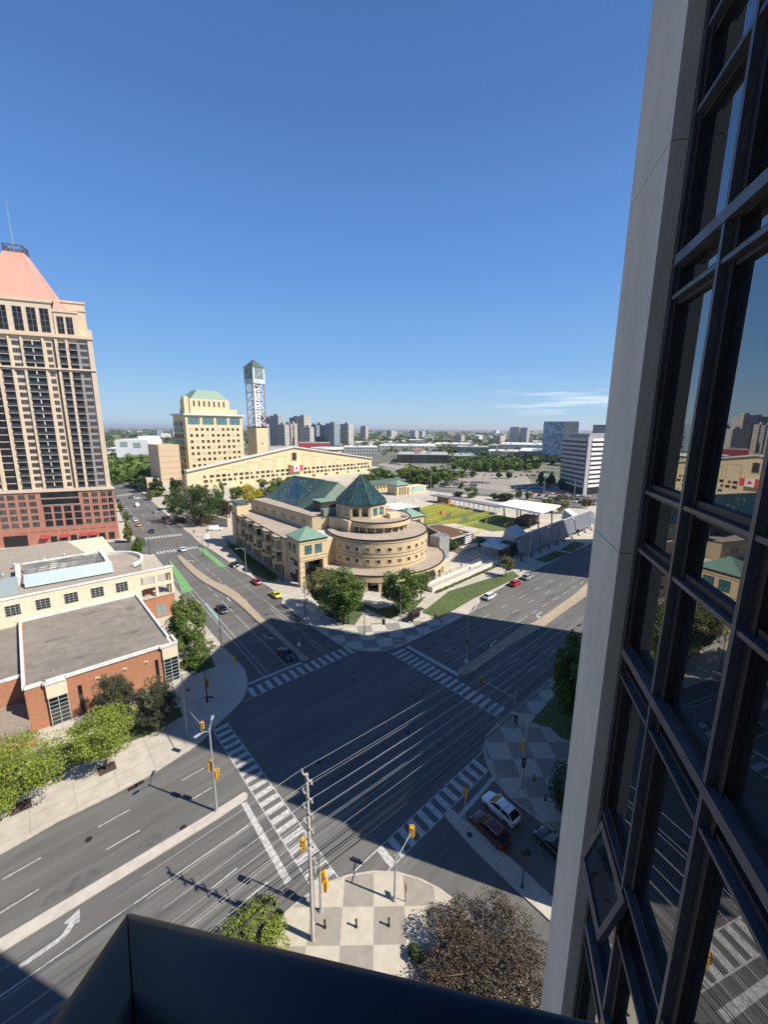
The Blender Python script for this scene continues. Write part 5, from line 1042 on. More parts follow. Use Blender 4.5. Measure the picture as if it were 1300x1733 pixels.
# utility pole with cross arms, insulators, transformers and wires
b = G(530, 1590, .14); UT_ = thing('utility_pole', 'tall pale wooden utility pole with many cross arms at the near corner', 'utility pole', (b.x, b.y, .14))
pw = mat('pole_wood', (.46, .42, .36), .9, var=.12, scale=2, stretch=(1, 1, .15)); ins = mat('insulator', (.5, .5, .5), .4)
M().tube(up(b, .1), up(b, 17.6), .19, .12, 12).build('pole', pw, UT_)
aw_ = []
def arm(z, hl, sd=1):
    a = M().beam((b.x, b.y-hl, z), (b.x, b.y+hl, z), .1, .12).build('cross_arm', pw, UT_)
    for s_ in (-1, 1): M().tube((b.x, b.y+s_*(hl-.1), z+.05), (b.x, b.y+s_*(hl-.1), z+.38), .07, .05, 8).build('insulator', ins, a); aw_.append((b.y+s_*(hl-.1), z+.36))
arm(17.2, .8)
for z, h in ((15.4, .75), (13.9, .75), (12.4, .75), (10.9, .8)): arm(z, h)
M().beam((b.x, b.y, 9.3), (b.x+.3, b.y+1.1, 9.8), .07, .07).build('bracket', steel, UT_)
for z in (8.3, 7.4): M().tube((b.x+.35, b.y-.1, z), (b.x+.35, b.y-.1, z+.7), .16, n=10).build('transformer', steel, UT_)
M().path([up(b, 9.2)+Vector((.3, 0, 0)), up(b, 7)+Vector((.9, .2, 0)), up(b, 6.2)+Vector((.5, .5, 0)), up(b, 8)+Vector((.2, .3, 0))], .03, 5).build('looped_cable', black, UT_)
M().tube((b.x+.26, b.y-.05, .2), (b.x+.22, b.y-.05, 9), .06, n=8).build('conduit', steel, UT_)
lit = mat('wire_metal', (.55, .54, .52), .4, .5); wk = 0
wno = 0
SPOT = ['right end of the topmost', 'left end of the topmost', 'right end of the second', 'left end of the second', 'right end of the middle', 'left end of the middle', 'right end of the fourth', 'left end of the fourth', 'right end of the lowest', 'left end of the lowest']
DK = ['single thick black cable under the cross arms', 'thickest twisted black cable near the transformers', 'thin black cable from the side bracket', 'thin black cable above the transformers', 'lowest heavy black cable on the pole']
def wire(y, z, m_, r=.011, nm='overhead wire'):
    global wno
    wno += 1
    for side, x1 in ((1, b.x+62), (-1, b.x-62)):
        pts = []
        for i in range(19):
            t_ = i/18; x = b.x+(x1-b.x)*t_; sag = 4*t_*(1-t_)*1.0; pts.append((x, y, z-sag))
        o = M().path(pts, r, 5).build('overhead_wire', m_, None); 
        tag(o, ('bright wire from the %s cross arm, running %s' % (SPOT[wno-1], 'over the crossing' if side > 0 else 'toward the lower left')) if m_ is lit else '%s, running %s' % (DK[wno-11], 'over the crossing' if side > 0 else 'toward the lower left'), 'wire', 'overhead wires along the main road')
for y, z in aw_: wire(y, z, lit)
wire(b.y, 9.2, black, .03); wire(b.y+.25, 7.6, black, .045); wire(b.y+1.1, 9.8, black, .022); wire(b.y-.1, 8.4, black, .025); wire(b.y+.1, 6.9, black, .05)
for s_ in (1, -1):
    bx = b.x+62*s_; t = thing('utility_pole', 'next utility pole along the main road, off to the %s' % ('right' if s_ > 0 else 'left'), 'utility pole', (bx, b.y, 0))
    M().tube((bx, b.y, 0), (bx, b.y, 17.6), .19, .12, 12).build('pole', pw, t)
    for z in (17.2, 15.4, 13.9, 12.4, 10.9): M().beam((bx, b.y-.8, z), (bx, b.y+.8, z), .1, .12).build('cross_arm', pw, t)
# hydrant sign and small street things
p = G(686, 1525, .14); t = thing('sign_post', 'leaning brown topped sign post on the near plaza beside the signal pole', 'sign', (p.x, p.y, .14)); M().tube(up(p, .14), up(p, 2.1), .04, n=8).build('post', poled, t); M(frame((p.x, p.y), 60)).box(-.3, -.04, 1.7, .3, 0, 2.3).build('sign_plate', mat('rust_sign', (.42, .13, .04), .7), t)
# bus shelter
p = G(705, 1049, .14); t = thing('bus_shelter', 'dark glass bus shelter with advertising panel on the chequered library corner', 'bus shelter', (p.x, p.y, .14), math.radians(0)); T_ = frame((p.x, p.y), 0)
M(T_).box(-2, -.8, 2.5, 2, .8, 2.65).build('roof', poled, t); M(T_).box(-1.95, .7, .2, 1.95, .74, 2.5).build('glass_wall', cgl, t)
for x in (-1.95, 1.9):
    for y in (-.75, .72): M(T_).box(x, y, .14, x+.07, y+.07, 2.5).build('post', poled, t)
M(T_).box(-2.02, -.7, .4, -1.9, .7, 2.3).build('advert_panel', black, t); M(T_).box(-1.2, .3, .55, 1.2, .65, .62).build('bench', poled, t)
p = G(385, 925, .14); t = thing('bus_shelter', 'small bus shelter in front of the hedge at the far end of the library wing', 'bus shelter', (p.x, p.y, .14), math.radians(84)); T_ = frame((p.x, p.y), 84)
M(T_).box(-1.8, -.7, 2.5, 1.8, .7, 2.65).build('roof', poled, t); M(T_).box(-1.75, -.7, .2, 1.75, -.66, 2.5).build('glass_wall', cgl, t)
for x in (-1.75, 1.7): M(T_).box(x, .6, .14, x+.06, .66, 2.5).build('post', poled, t)
# raised planter on the corner, bins, bike rack
p = px([(548, 1043), (558, 1034), (577, 1045), (568, 1051)], .2); t = thing('planter', 'low square planter on the chequered corner left of the large trees', 'planter', (*p[0], .14)); M().prism(p, .14, .45).build('planter_wall', conc, t); M().prism([tuple(Vector(q).lerp(Vector(((p[0][0]+p[2][0])/2, (p[0][1]+p[2][1])/2)), .15)) for q in p], .45, .5).build('soil', mat('soil', (.05, .035, .025), .95), t)
for u, v, lab in [(737, 1046, 'small dark litter bin beside the bus shelter'), (478, 984, 'dark litter bin at the foot of the library pavilion'), (590, 1056, 'small dark box on the kerb left of the twin arm signal'), (882, 967, 'slim dark litter bin at the kerb behind the silver car')]:
    p = G(u, v, .14); t = thing('litter_bin', lab, 'bin', (p.x, p.y, .14)); M().tube(up(p, .14), up(p, 1.05), .28, .3, 12).build('drum', poled, t); M().tube(up(p, 1.05), up(p, 1.2), .32, .2, 12).build('lid', black, t)
for (c_, sz, lab) in [((181, 1300), .0, 'square dark tree pit with soil around the near honey locust'), ((35, 1365), 0, 'square dark tree pit with soil at the left edge')]:
    p = G(*c_, .15); o = struct('tree_pit', M().box(p.x-1.0, p.y-.9, .142, p.x+1.0, p.y+.9, .152), mat('pit_soil', (.07, .045, .035), .95, scale=4, bump=.4))
# ================================================================ people
skin = mat('skin', (.35, .2, .14), .6)
def person(u, v, yaw, top, legc, label, z=.14, step=.0):
    p = G(u, v, z); T_ = Matrix.Translation(Vector((p.x, p.y, z))) @ Matrix.Rotation(yaw, 4, 'Z')
    J = [(0, 0, .95), (0, 0, 1.2), (0, 0, 1.42), (.01, 0, 1.52), (.02, 0, 1.62), (.02, 0, 1.74), (0, .19, 1.40), (-.02, .25, 1.13), (.08, .26, .90), (0, -.19, 1.40), (.03, -.25, 1.13), (.14, -.24, .92), (0, .09, .9), (step, .10, .48), (step-.06, .10, .07), (step+.12, .11, .04), (0, -.09, .9), (-step, -.10, .48), (-step-.1, -.10, .07), (-step+.08, -.11, .04)]
    Ed = [(0, 1), (1, 2), (2, 3), (3, 4), (4, 5), (2, 6), (6, 7), (7, 8), (2, 9), (9, 10), (10, 11), (0, 12), (12, 13), (13, 14), (14, 15), (0, 16), (16, 17), (17, 18), (18, 19)]
    Rd = [.15, .145, .14, .055, .085, .075, .065, .045, .035, .065, .045, .035, .095, .065, .045, .04, .095, .065, .045, .04]
    me = bpy.data.meshes.new('person'); me.from_pydata(J, Ed, []); ob = bpy.data.objects.new('tmp', me); COL.objects.link(ob)
    m1 = ob.modifiers.new('s', 'SKIN'); 
    for i, r in enumerate(Rd): me.skin_vertices[0].data[i].radius = (r, r*1.15 if i < 3 else r)
    me.skin_vertices[0].data[0].use_root = True
    ob.modifiers.new('u', 'SUBSURF').levels = 1; bpy.context.view_layer.update()
    e = bpy.data.meshes.new_from_object(ob.evaluated_get(bpy.context.evaluated_depsgraph_get())); bpy.data.objects.remove(ob)
    e.name = 'person'; e.materials.clear(); mt = [skin, mat('cloth_%s' % str(top), top, .85), mat('cloth_%s' % str(legc), legc, .85), mat('hair', (.015, .01, .008), .8)]
    for m_ in mt: e.materials.append(m_)
    for pl_ in e.polygons: z_ = pl_.center.z; y_ = abs(pl_.center.y); pl_.material_index = 3 if z_ > 1.7 else 0 if z_ > 1.5 or (y_ > .22 and z_ < .97) else 1 if z_ > .95 else 2; pl_.use_smooth = True
    o = bpy.data.objects.new('person', e); COL.objects.link(o); o.location = (p.x, p.y, z); o.rotation_euler = (0, 0, yaw); tag(o, label, 'person'); return o
person(874, 1225, 2.6, (.01, .01, .012), (.012, .012, .016), 'person in black standing at the signal pole on the shaded right corner')
person(871, 1222, 2.2, (.02, .02, .03), (.01, .01, .01), 'second person in dark clothes waiting beside the one in black at the corner')
person(544.6, 1052, -2.2, (.10, .11, .14), (.40, .40, .42), 'person in a dark top and pale trousers walking on the shaded library corner', step=.15)
person(780.5, 961, .5, (.02, .02, .02), (.02, .02, .02), 'person in dark clothes on the pale terrace right of the round drum', step=.12)
person(397, 965, 1.5, (.6, .6, .62), (.05, .05, .08), 'person in a white top on the pavement beside the library hedge', step=.1)
person(795, 967, .8, (.03, .03, .05), (.03, .03, .03), 'person sitting low at the edge of the terrace steps')
for i, (u, v, tc_, lab) in enumerate([(668, 852, (.5, .1, .1), 'person in red among the stalls on the square'), (676, 856, (.6, .6, .6), 'person in white walking on the square, left of the court'), (684, 852, (.05, .06, .1), 'person in navy walking on the square near the colonnade'), (699, 850, (.3, .3, .05), 'person in olive standing before the colonnade pavilion'),
      (716, 848, (.02, .02, .02), 'person in black between pavilion and pergola'), (850, 914, (.4, .4, .42), 'person in grey crossing the pale paving below the canopy'), (842, 921, (.05, .05, .05), 'person in black beside the white arch structure'), (762, 972, (.5, .5, .52), 'person in a pale top on the terrace behind the ramp'), (520, 1022, (.3, .05, .05), 'person in dark red on the pavement left of the olive tree'), (228, 925, (.1, .1, .3), 'person in blue at the far crossing corner')]):
    person(u, v, i*1.3, tc_, (.03, .03, .04), lab, step=.12)
# ================================================================ trees
barkm = mat('bark', (.12, .09, .065), .95, var=.2, scale=6)
def leafmat(n, c, isl=.4): return mat('leaf_'+n, c, .65, var=.12, scale=.6, island=isl, spec=.3)
LM = dict(bright=leafmat('bright', (.19, .235, .033)), mid=leafmat('mid', (.085, .14, .025)), dark=leafmat('dark', (.035, .06, .018)), pine=leafmat('pine', (.058, .066, .034)), olive=leafmat('olive', (.15, .15, .045)), yellow=leafmat('yellow', (.36, .30, .02)), purple=leafmat('purple', (.080, .060, .042), .55), fresh=leafmat('fresh', (.115, .165, .035)), maroon=leafmat('maroon', (.06, .03, .028)))
def leaves(c, r, n, size, rng, cl=26, blob=.36, flat=.9, cone=0):
    """leaf-sized faces gathered in clumps through an uneven crown"""
    d = rng.normal(size=(cl, 3)); d /= np.linalg.norm(d, axis=1)[:, None]; rad = rng.uniform(.25, .92, cl)[:, None]**.6
    cc = d*rad; cs = rng.uniform(.6, 1.3, cl)*blob
    k = rng.integers(0, cl, n); q = rng.normal(size=(n, 3)); q /= np.linalg.norm(q, axis=1)[:, None]; q *= (rng.uniform(.35, 1, n)**.5)[:, None]
    P = cc[k]+q*cs[k][:, None]
    if cone: 
        hz = np.clip((P[:, 2]+1)/2, 0, 1); P[:, :2] *= (1.15-cone*hz)[:, None]
    P = P*np.array(r)+np.array(c)
    a = rng.normal(size=(n, 3)); a[:, 2] *= .6; a /= np.linalg.norm(a, axis=1)[:, None]; t = rng.normal(size=(n, 3)); b = np.cross(a, t); b /= np.linalg.norm(b, axis=1)[:, None]
    s = size*rng.uniform(.6, 1.3, n)[:, None]; a *= s; b *= s*.62
    V = np.stack([P-a, P+b*.9, P+a, P-b*.9], axis=1).reshape(-1, 3); return V
def quads(name, V, m, parent=None):
    me = bpy.data.meshes.new(name); n = len(V)//4; me.vertices.add(len(V)); me.vertices.foreach_set('co', V.astype(np.float32).ravel())
    me.loops.add(n*4); me.loops.foreach_set('vertex_index', np.arange(n*4, dtype=np.int32)); me.polygons.add(n); me.polygons.foreach_set('loop_start', np.arange(0, n*4, 4, dtype=np.int32)); me.update(calc_edges=True); me.validate()
    me.materials.append(m); o = bpy.data.objects.new(name, me); COL.objects.link(o)
    if parent: o.parent = parent
    return o
def tree(name, label, x, y, h, r, ckind, n=2500, size=.2, low=.3, z=.14, cl=26, cone=0, trunk=.13, group=None, blob=.36, limbs=6, cat='tree'):
    rng = np.random.default_rng(int(abs(x*131+y*17+h*7)) % 99991)
    t = thing(name, label, cat, (x, y, z), random.random()*6, group); PM[t.name] = Matrix()
    cz = h*(low+1)/2; rz = h*(1-low)/2
    tm = M(); tm.tube((0, 0, -.05), (.06, .03, h*.35), trunk*1.25, trunk*.8, 8).tube((.06, .03, h*.35), (0, 0, h*.8), trunk*.8, trunk*.2, 7)
    for i in range(limbs):
        a = i*2.4+rng.uniform(0, .6); z0 = h*(low*.75+.1*i/ max(1, limbs)*2); L_ = r*rng.uniform(.5, .85); tm.tube((.04, .02, z0), (L_*math.cos(a), L_*math.sin(a), z0+L_*.75), trunk*.45, trunk*.12, 6)
    tm.build('trunk', barkm, t); quads('crown', leaves((0, 0, cz), (r/1.15, r/1.15, rz/1.12), n, size, rng, cl, blob, cone=cone), LM[ckind], t); return t
def tree_px(name, label, u, v, vt, rpx, ckind, **k):
    b = G(u, v, .14); h = HT(u, vt, b)-.14; r = ray(u, v); d = (b-Vector((0, 0, CAMH))).length; rad = 1.14*rpx*d/math.sqrt(F*F+(u-CX)**2+(v-CY)**2)
    return tree(name, label, b.x, b.y, h, rad, ckind, **k)
tree_px('locust_tree', 'bright yellow green honey locust in a tree pit on the left pavement', 181, 1301, 1203, 53, 'bright', n=15000, size=.11, low=.3, cl=60, blob=.26)
tree_px('locust_tree', 'bright yellow green honey locust cut by the left edge of the photo', 25, 1372, 1252, 84, 'bright', n=21000, size=.11, low=.25, cl=90, blob=.23)
tree_px('pine_tree', 'rounded dark pine against the orange brick wall, left of a pair', 198, 1222, 1137, 34, 'pine', n=19000, size=.105, low=.0, cl=120, blob=.22)
tree_px('pine_tree', 'rounded dark pine at the corner of the brick hall, right of a pair', 268, 1232, 1145, 34, 'pine', n=19000, size=.105, low=.0, cl=120, blob=.22)
tree_px('leafy_tree', 'tall full green tree between the brick hall and the left street', 322, 1112, 1003, 29, 'fresh', n=15000, size=.19, low=.06, cl=80, cone=.25, blob=.25)
tree_px('young_tree', 'thin sparse young tree on the grass below the tall green tree', 349.5, 1128, 1078, 17, 'fresh', n=900, size=.15, low=.35, cl=22, blob=.3, trunk=.06)
tree_px('shrub', 'low green shrub behind the young tree on the corner lawn', 326, 1130, 1104, 19, 'mid', n=2600, size=.17, low=.0, cl=22, cat='shrub')
tree_px('leafy_tree', 'largest dark green tree on the library corner', 582, 1052, 956, 36, 'mid', n=15000, size=.22, low=.04, cl=80, blob=.27)
tree_px('olive_tree', 'olive toned smaller tree left of the largest corner tree', 541, 1030, 962, 22, 'olive', n=7000, size=.2, low=.06, cl=36)
tree_px('leafy_tree', 'dark green tree right of the library corner entrance', 679, 1036, 960, 33, 'mid', n=14000, size=.21, low=.04, cl=60, blob=.27)
tree_px('leafy_tree', 'small green tree beside the ramp, right of the corner entrance tree', 712, 1018, 966, 18, 'fresh', n=3600, size=.2, low=.28, cl=30)
tree_px('leafy_tree', 'small round tree alone on the sunlit verge of the main road', 856, 976, 940, 13, 'olive', n=2600, size=.2, low=.3, cl=24)
tree_px('leafy_tree', 'small round tree on the terrace in front of the black kiosk', 812, 931, 908, 10, 'mid', n=1800, size=.2, low=.25, cl=20)
tree_px('leafy_tree', 'small tree close against the black kiosk wall', 769, 932, 912, 9, 'mid', n=1500, size=.2, low=.2, cl=18)
tree_px('leafy_tree', 'big dark green tree beside the pilaster on the shaded right lawn', 962, 1232, 1066, 36, 'mid', n=15000, size=.2, low=.08, cl=64, blob=.27)
tree_px('shrub', 'dark bush beside the pilaster on the chequered corner', 958, 1378, 1290, 32, 'dark', n=5000, size=.13, low=.0, cl=40, cat='shrub')
tree_px('leafy_tree', 'bright green tree top rising just above the balcony parapet', 434, 1604, 1562, 56, 'bright', n=13000, size=.09, low=.0, cl=46, blob=.28)
tree_px('plum_tree', 'purple brown leaved tree on the near plaza behind the parapet', 812, 1650, 1604, 118, 'purple', n=38000, size=.085, low=.0, cl=75, blob=.25, trunk=.16)
tree_px('conical_tree', 'dense conical street tree in front of the far crossing', 238, 949, 902, 13, 'mid', n=4200, size=.24, low=.05, cl=36, cone=.75)
p = G(708, 1618, .14); t = thing('shrub', 'dark clipped shrub at the foot of the purple brown tree', 'shrub', (p.x, p.y, .14)); PM[t.name] = Matrix()
quads('foliage', leaves((0, 0, .6), (.8, .8, .55), 1500, .09, RNG, 20), LM['dark'], t)
# hedge along the library wing
hd = thing('hedge', 'clipped dark hedge along the foot of the library wing', 'hedge', (52.0, 112), 0); PM[hd.name] = Matrix.Translation(Vector((52, 112, 0)))
A_, B_ = LT @ Vector((-3.4, 11, 0)), LT @ Vector((-4.6, 54, 0)); n = 6000; tt = RNG.random(n); P0 = np.array(A_)[None]+(np.array(B_)-np.array(A_))[None]*tt[:, None]; P0[:, :2] += RNG.uniform(-1.1, 1.1, (n, 2)); P0[:, 2] = RNG.uniform(.1, 1.2, n)
def rq(P, size): 
    n = len(P); a = RNG.normal(size=(n, 3)); a /= np.linalg.norm(a, axis=1)[:, None]; b = np.cross(a, RNG.normal(size=(n, 3))); b /= np.linalg.norm(b, axis=1)[:, None]; a = a*size; b = b*size*.7; return np.stack([P-a, P+b, P+a, P-b], axis=1).reshape(-1, 3)
quads('foliage', rq(P0-np.array([52, 112, 0]), .2), LM['mid'], hd)
# mid distance trees
TL = [('fresh green tree under the gable, second from its left end', 345, 842, 824, 9, 'fresh', 'leafy_tree'), ('dark tree at the civic wall below the small windows', 405, 842, 822, 9, 'mid', 'leafy_tree'), ('leafy tree behind the library, left of the flag', 492, 830, 806, 11, 'mid', 'leafy_tree'), ('low green tree behind the library roof, far left', 440, 845, 826, 10, 'mid', 'leafy_tree'),
      ('round green tree left of the forecourt wall', 300, 876, 846, 15, 'mid', 'leafy_tree'), ('fresh green tree above the parked blue van', 288, 862, 838, 11, 'fresh', 'leafy_tree'), ('small olive tree by the left street, middle', 256, 846, 830, 8, 'olive', 'leafy_tree'), ('small tree on the condominium pavement', 214, 884, 866, 4, 'fresh', 'street_tree'),
      ('thin street tree on the condominium pavement farther up', 205, 866, 850, 4, 'olive', 'street_tree'), ('leafy tree at the right end of the gable wall', 628, 822, 800, 11, 'mid', 'leafy_tree'), ('small tree left of the colonnade roof', 615, 818, 802, 8, 'fresh', 'leafy_tree'),
      ('large dark round tree before the gabled civic building', 322, 884, 813, 36, 'dark', 'dark_tree'), ('dark tree with silvery edge right of the largest dark one', 348, 888, 822, 32, 'dark', 'dark_tree'), ('dark green tree right of the two dark round trees', 368, 880, 830, 18, 'mid', 'leafy_tree'),
      ('dark maroon leaved tree at the library stair tower', 383, 880, 838, 13, 'maroon', 'plum_tree'), ('golden yellow tree before the civic centre', 424, 850, 818, 18, 'yellow', 'golden_tree'), ('tall fresh green tree before the civic windows, left of the golden one', 373, 852, 812, 9, 'mid', 'leafy_tree'),
      ('pale green thin tree left of the golden one', 398, 850, 824, 9, 'fresh', 'leafy_tree'), ('bright green tree behind the library, right of the golden one', 452, 842, 808, 16, 'fresh', 'leafy_tree'), ('second bright green tree behind the library roof edge', 474, 838, 808, 13, 'fresh', 'leafy_tree'),
      ('yellow green tree above the dark round trees', 335, 848, 818, 17, 'olive', 'leafy_tree'), ('olive tree under the left end of the gable', 305, 850, 822, 14, 'olive', 'leafy_tree'), ('dark tree at the foot of the beige hall', 268, 838, 808, 11, 'dark', 'leafy_tree'), ('dark bushy tree left of the civic wall', 300, 840, 806, 10, 'dark', 'leafy_tree'),
      ('bright round tree at the left street kerb', 268, 840, 822, 13, 'fresh', 'leafy_tree'), ('dark round tree beside the left street near the far junction', 225, 826, 800, 11, 'mid', 'leafy_tree'), ('dark tree right of the far junction', 240, 832, 806, 10, 'dark', 'leafy_tree'),
      ('small street tree at the brick podium corner', 218, 918, 884, 7, 'olive', 'street_tree'), ('leafy tree right of the long gable', 640, 812, 788, 14, 'fresh', 'leafy_tree'), ('green tree left of the colonnade building', 655, 812, 792, 12, 'mid', 'leafy_tree'),
      ('green tree behind the colonnade, left of four', 690, 815, 790, 14, 'fresh', 'leafy_tree'), ('green tree behind the colonnade, second of four', 708, 815, 788, 14, 'mid', 'leafy_tree'), ('green tree behind the colonnade, third of four', 722, 818, 792, 13, 'fresh', 'leafy_tree'), ('green tree behind the colonnade, right of four', 735, 825, 800, 11, 'mid', 'leafy_tree'),
      ('round green tree behind the long pergola', 797, 842, 822, 14, 'mid', 'leafy_tree'), ('dark low bush tree behind the pergola', 856, 848, 835, 16, 'dark', 'leafy_tree'), ('small light tree left of the low dark bush', 836, 846, 834, 7, 'fresh', 'leafy_tree'), ('small low tree at the pergola start', 775, 840, 832, 8, 'mid', 'leafy_tree'),
      ('light green tree right of the white canopy', 925, 868, 840, 13, 'fresh', 'leafy_tree'), ('pale blossom green tree right of the white canopy', 950, 868, 836, 15, 'olive', 'leafy_tree'), ('small tree in the lot strip by the stage', 893, 846, 830, 5, 'fresh', 'leafy_tree'), ('young tree in the lot left of the banded building', 877, 846, 828, 5, 'fresh', 'leafy_tree'),
      ('young tree right in the crowded lot', 992, 860, 842, 7, 'fresh', 'leafy_tree'), ('dark conifer before the banded building, left', 915, 822, 797, 9, 'dark', 'conifer'), ('dark conifer before the banded building, right', 932, 824, 800, 9, 'dark', 'conifer'), ('dark tree at the foot of the banded building', 955, 828, 808, 10, 'dark', 'leafy_tree'),
      ('leafy tree before the glass halls, first', 788, 798, 776, 11, 'mid', 'leafy_tree'), ('leafy tree before the glass halls, second', 806, 800, 777, 11, 'fresh', 'leafy_tree'), ('leafy tree before the glass halls, third', 824, 798, 774, 12, 'mid', 'leafy_tree'), ('leafy tree before the glass halls, fourth', 842, 799, 776, 11, 'fresh', 'leafy_tree'),
      ('leafy tree before the glass halls, fifth', 860, 798, 775, 11, 'mid', 'leafy_tree'), ('small tree on the lot island, left', 800, 808, 797, 5, 'fresh', 'leafy_tree'), ('small tree on the lot island, middle', 844, 810, 798, 5, 'fresh', 'leafy_tree'), ('small tree on the lot island, right', 862, 810, 797, 5, 'mid', 'leafy_tree')]
for lab, u, v, vt, rp, k, nm in TL: tree_px(nm, lab, u, v, vt, rp, k, n=5000 if rp > 15 else 2200, size=.36 if v > 840 else .6, low=.05, cl=30 if rp > 15 else 20, blob=.33, limbs=3, cone=.7 if nm == 'conifer' else 0)
# ================================================================ the square: colonnade, court, canopy, stage wall, kiosk, ramp
p = G(735, 836); q0 = G(700, 842)
pvn = thing('colonnade_pavilion', 'small beige square pavilion with green pyramid roof on the far side of the square', 'pavilion', tuple(G(681, 838)), math.radians(CA)); T_ = frame(G(681, 838), CA-8)
M(T_).box(-5, 0, 0, 5, 10, 6.8).build('wall', stone, pvn); M(T_).box(-5.6, -.6, 6.8, 5.6, 10.6, 7.1).build('eave', frd, pvn); M(T_).pyr([(-5.6, -.6), (5.6, -.6), (5.6, 10.6), (-5.6, 10.6)], 7.11, (0, 5, 10)).build('roof', copper, pvn)
for x in (-2.8, -.5, 1.8): M(T_).box(x, -.06, 0, x+1.1, -.01, 5.6).build('opening', darkl, pvn)
M(T_).box(5.1, -1, 0, 22, 8, 5.2).build('side_wall', stonet, pvn); M(T_).box(7, -1.2, 2.0, 20, -1.01, 5.0).build('glazing', mat('pale_glazing', (.35, .48, .5), .25), pvn)
cln = thing('colonnade', 'long low beige colonnade with a dark green roof joining the gable and the pavilion', 'colonnade', tuple(G(655, 832)), 0); T_ = frame(G(655, 830), CA-4)
M(T_).box(-14, 2, 0, 17, 8, 5.0).build('wall', stone, cln)
M(T_).add([(-16, -1, 5.2), (19, -1, 5.2), (19, 9, 5.2), (-16, 9, 5.2), (-14, 4, 8), (17, 4, 8)], [(0, 1, 5, 4), (1, 2, 5), (2, 3, 4, 5), (3, 0, 4), (0, 3, 2, 1)]).build('roof', copperd, cln)
for i in range(11): M(T_).box(-15+i*3.2, -.5, 0, -14.2+i*3.2, .2, 5.2).build('column', stone, cln)
# long pergola
A_, B_ = G(734, 850, 0), G(846, 872, 0); pg = thing('pergola', 'long flat grey walkway roof on thin posts behind the yellow court', 'pergola', tuple(A_), 0)
d = (B_-A_); L_ = d.length; T_ = frame(A_, math.degrees(math.atan2(d.y, d.x))); greyr = mat('walkway_roof', (.17, .175, .18), .6, var=.08)
M(T_).box(-2, -1, 4.0, L_, 5, 4.5).build('roof', greyr, pg)
for i in range(14):
    for y in (0, 4): M(T_).tube((i*L_/14, y, .1), (i*L_/14, y, 4), .16, n=7).build('post', white, pg)
M(T_).box(0, 3, .1, 9, 6, 3.2).build('orange_kiosk', mat('orange_panel', (.6, .2, .05), .7), pg)
# white canopy
cz = 9.0
cq = [G(840, 854, cz), G(871, 846, cz), G(949, 856, cz), G(916, 869, cz)]; cn = thing('canopy', 'large flat white stage canopy on slanted dark legs beside the yellow court', 'canopy', (cq[0].x, cq[0].y), 0)
M().prism([(q.x, q.y) for q in cq], cz-.5, cz+.3).build('roof', mat('canopy_white', (.74, .72, .68), .6, var=.03), cn)
for i, (a, bb) in enumerate([(.12, .15), (.12, .85), (.5, .15), (.5, .85), (.88, .15), (.88, .85)]):
    t_ = cq[0].lerp(cq[3], a).lerp(cq[1].lerp(cq[2], a), bb); f_ = t_+Vector((1.5, 0, 0)); M().tube((f_.x, f_.y, .1), (t_.x, t_.y, cz-.5), .35, .3, 8).build('leg', poled, cn)
c4 = (cq[0]+cq[1]+cq[2]+cq[3])/4; M(frame(c4, 10)).box(-7, -3, .1, 7, 3, 3.6).build('stage_box', mat('stage_dark', (.06, .05, .05), .8), cn)
M(frame(c4, 10)).box(-9, -4.5, .1, -7.2, -4, 5.5).build('loudspeaker', black, cn)
# slanted grey panel wall
sA, sB = G(873, 950), G(1003, 893); d = sB-sA; L_ = d.length; sw_ = thing('screen_wall', 'long leaning wall of grey metal panels on black feet along the main road', 'screen wall', tuple(sA), 0); T_ = frame(sA, math.degrees(math.atan2(d.y, d.x)))
pnl = mat('panel_grey', (.16, .175, .20), .5, .2, var=.06, scale=.6, island=.12); hh = 8.6; np2 = 22
for i in range(np2):
    x0, x1 = L_*i/np2, L_*(i+.95)/np2; z0, z1 = 2.2+(.0 if i % 5 else .9), hh-(0 if i % 7 else 1.1)
    M(T_).add([(x0, -1.2, z0), (x1, -1.2, z0), (x1, .2, z1), (x0, .2, z1), (x0, -1.0, z0), (x1, -1.0, z0), (x1, .4, z1), (x0, .4, z1)], [(0, 1, 2, 3), (7, 6, 5, 4), (0, 4, 5, 1), (1, 5, 6, 2), (2, 6, 7, 3), (3, 7, 4, 0)]).build('panel', pnl, sw_)
M(T_).beam((0, .5, hh), (L_, .5, hh), .5, .4).build('top_beam', mat('beam_pale', (.45, .46, .47), .5), sw_)
for i in range(10):
    x = L_*(i+.4)/10; M(T_).beam((x, -.6, .1), (x+.1, -.2, 3.2), .3, .3).beam((x, -.6, .3), (x-2.2, -2.2, .1), .35, .3).beam((x, 3.2, .1), (x, .8, 8.0), .25, .25).build('leg', black, sw_)
for x, w2 in ((6, 8.5), (L_*.80, 5.5)):
    o = M(T_).add([(x, 4, 5.0), (x+w2, 4, 5.0), (x+w2, 9, 5.0), (x, 9, 5.0), (x, 4, 7.0), (x+w2, 4, 7.0), (x+w2, 8.2, 9.4), (x, 8.2, 9.4)], [(0, 3, 2, 1), (0, 1, 5, 4), (1, 2, 6, 5), (2, 3, 7, 6), (3, 0, 4, 7), (4, 5, 6, 7)]).build('roof_box', mat('box_pale', (.5, .5, .49), .5), sw_)
M(T_).box(2, 3.5, .1, L_-8, 8, 4.9).build('backstage', mat('backstage_dark', (.06, .06, .065), .7), sw_)
M(T_).box(-4, 3.5, 4.2, 6, 12, 4.7).build('low_roof', mat('box_pale', (.5, .5, .49), .5), sw_)
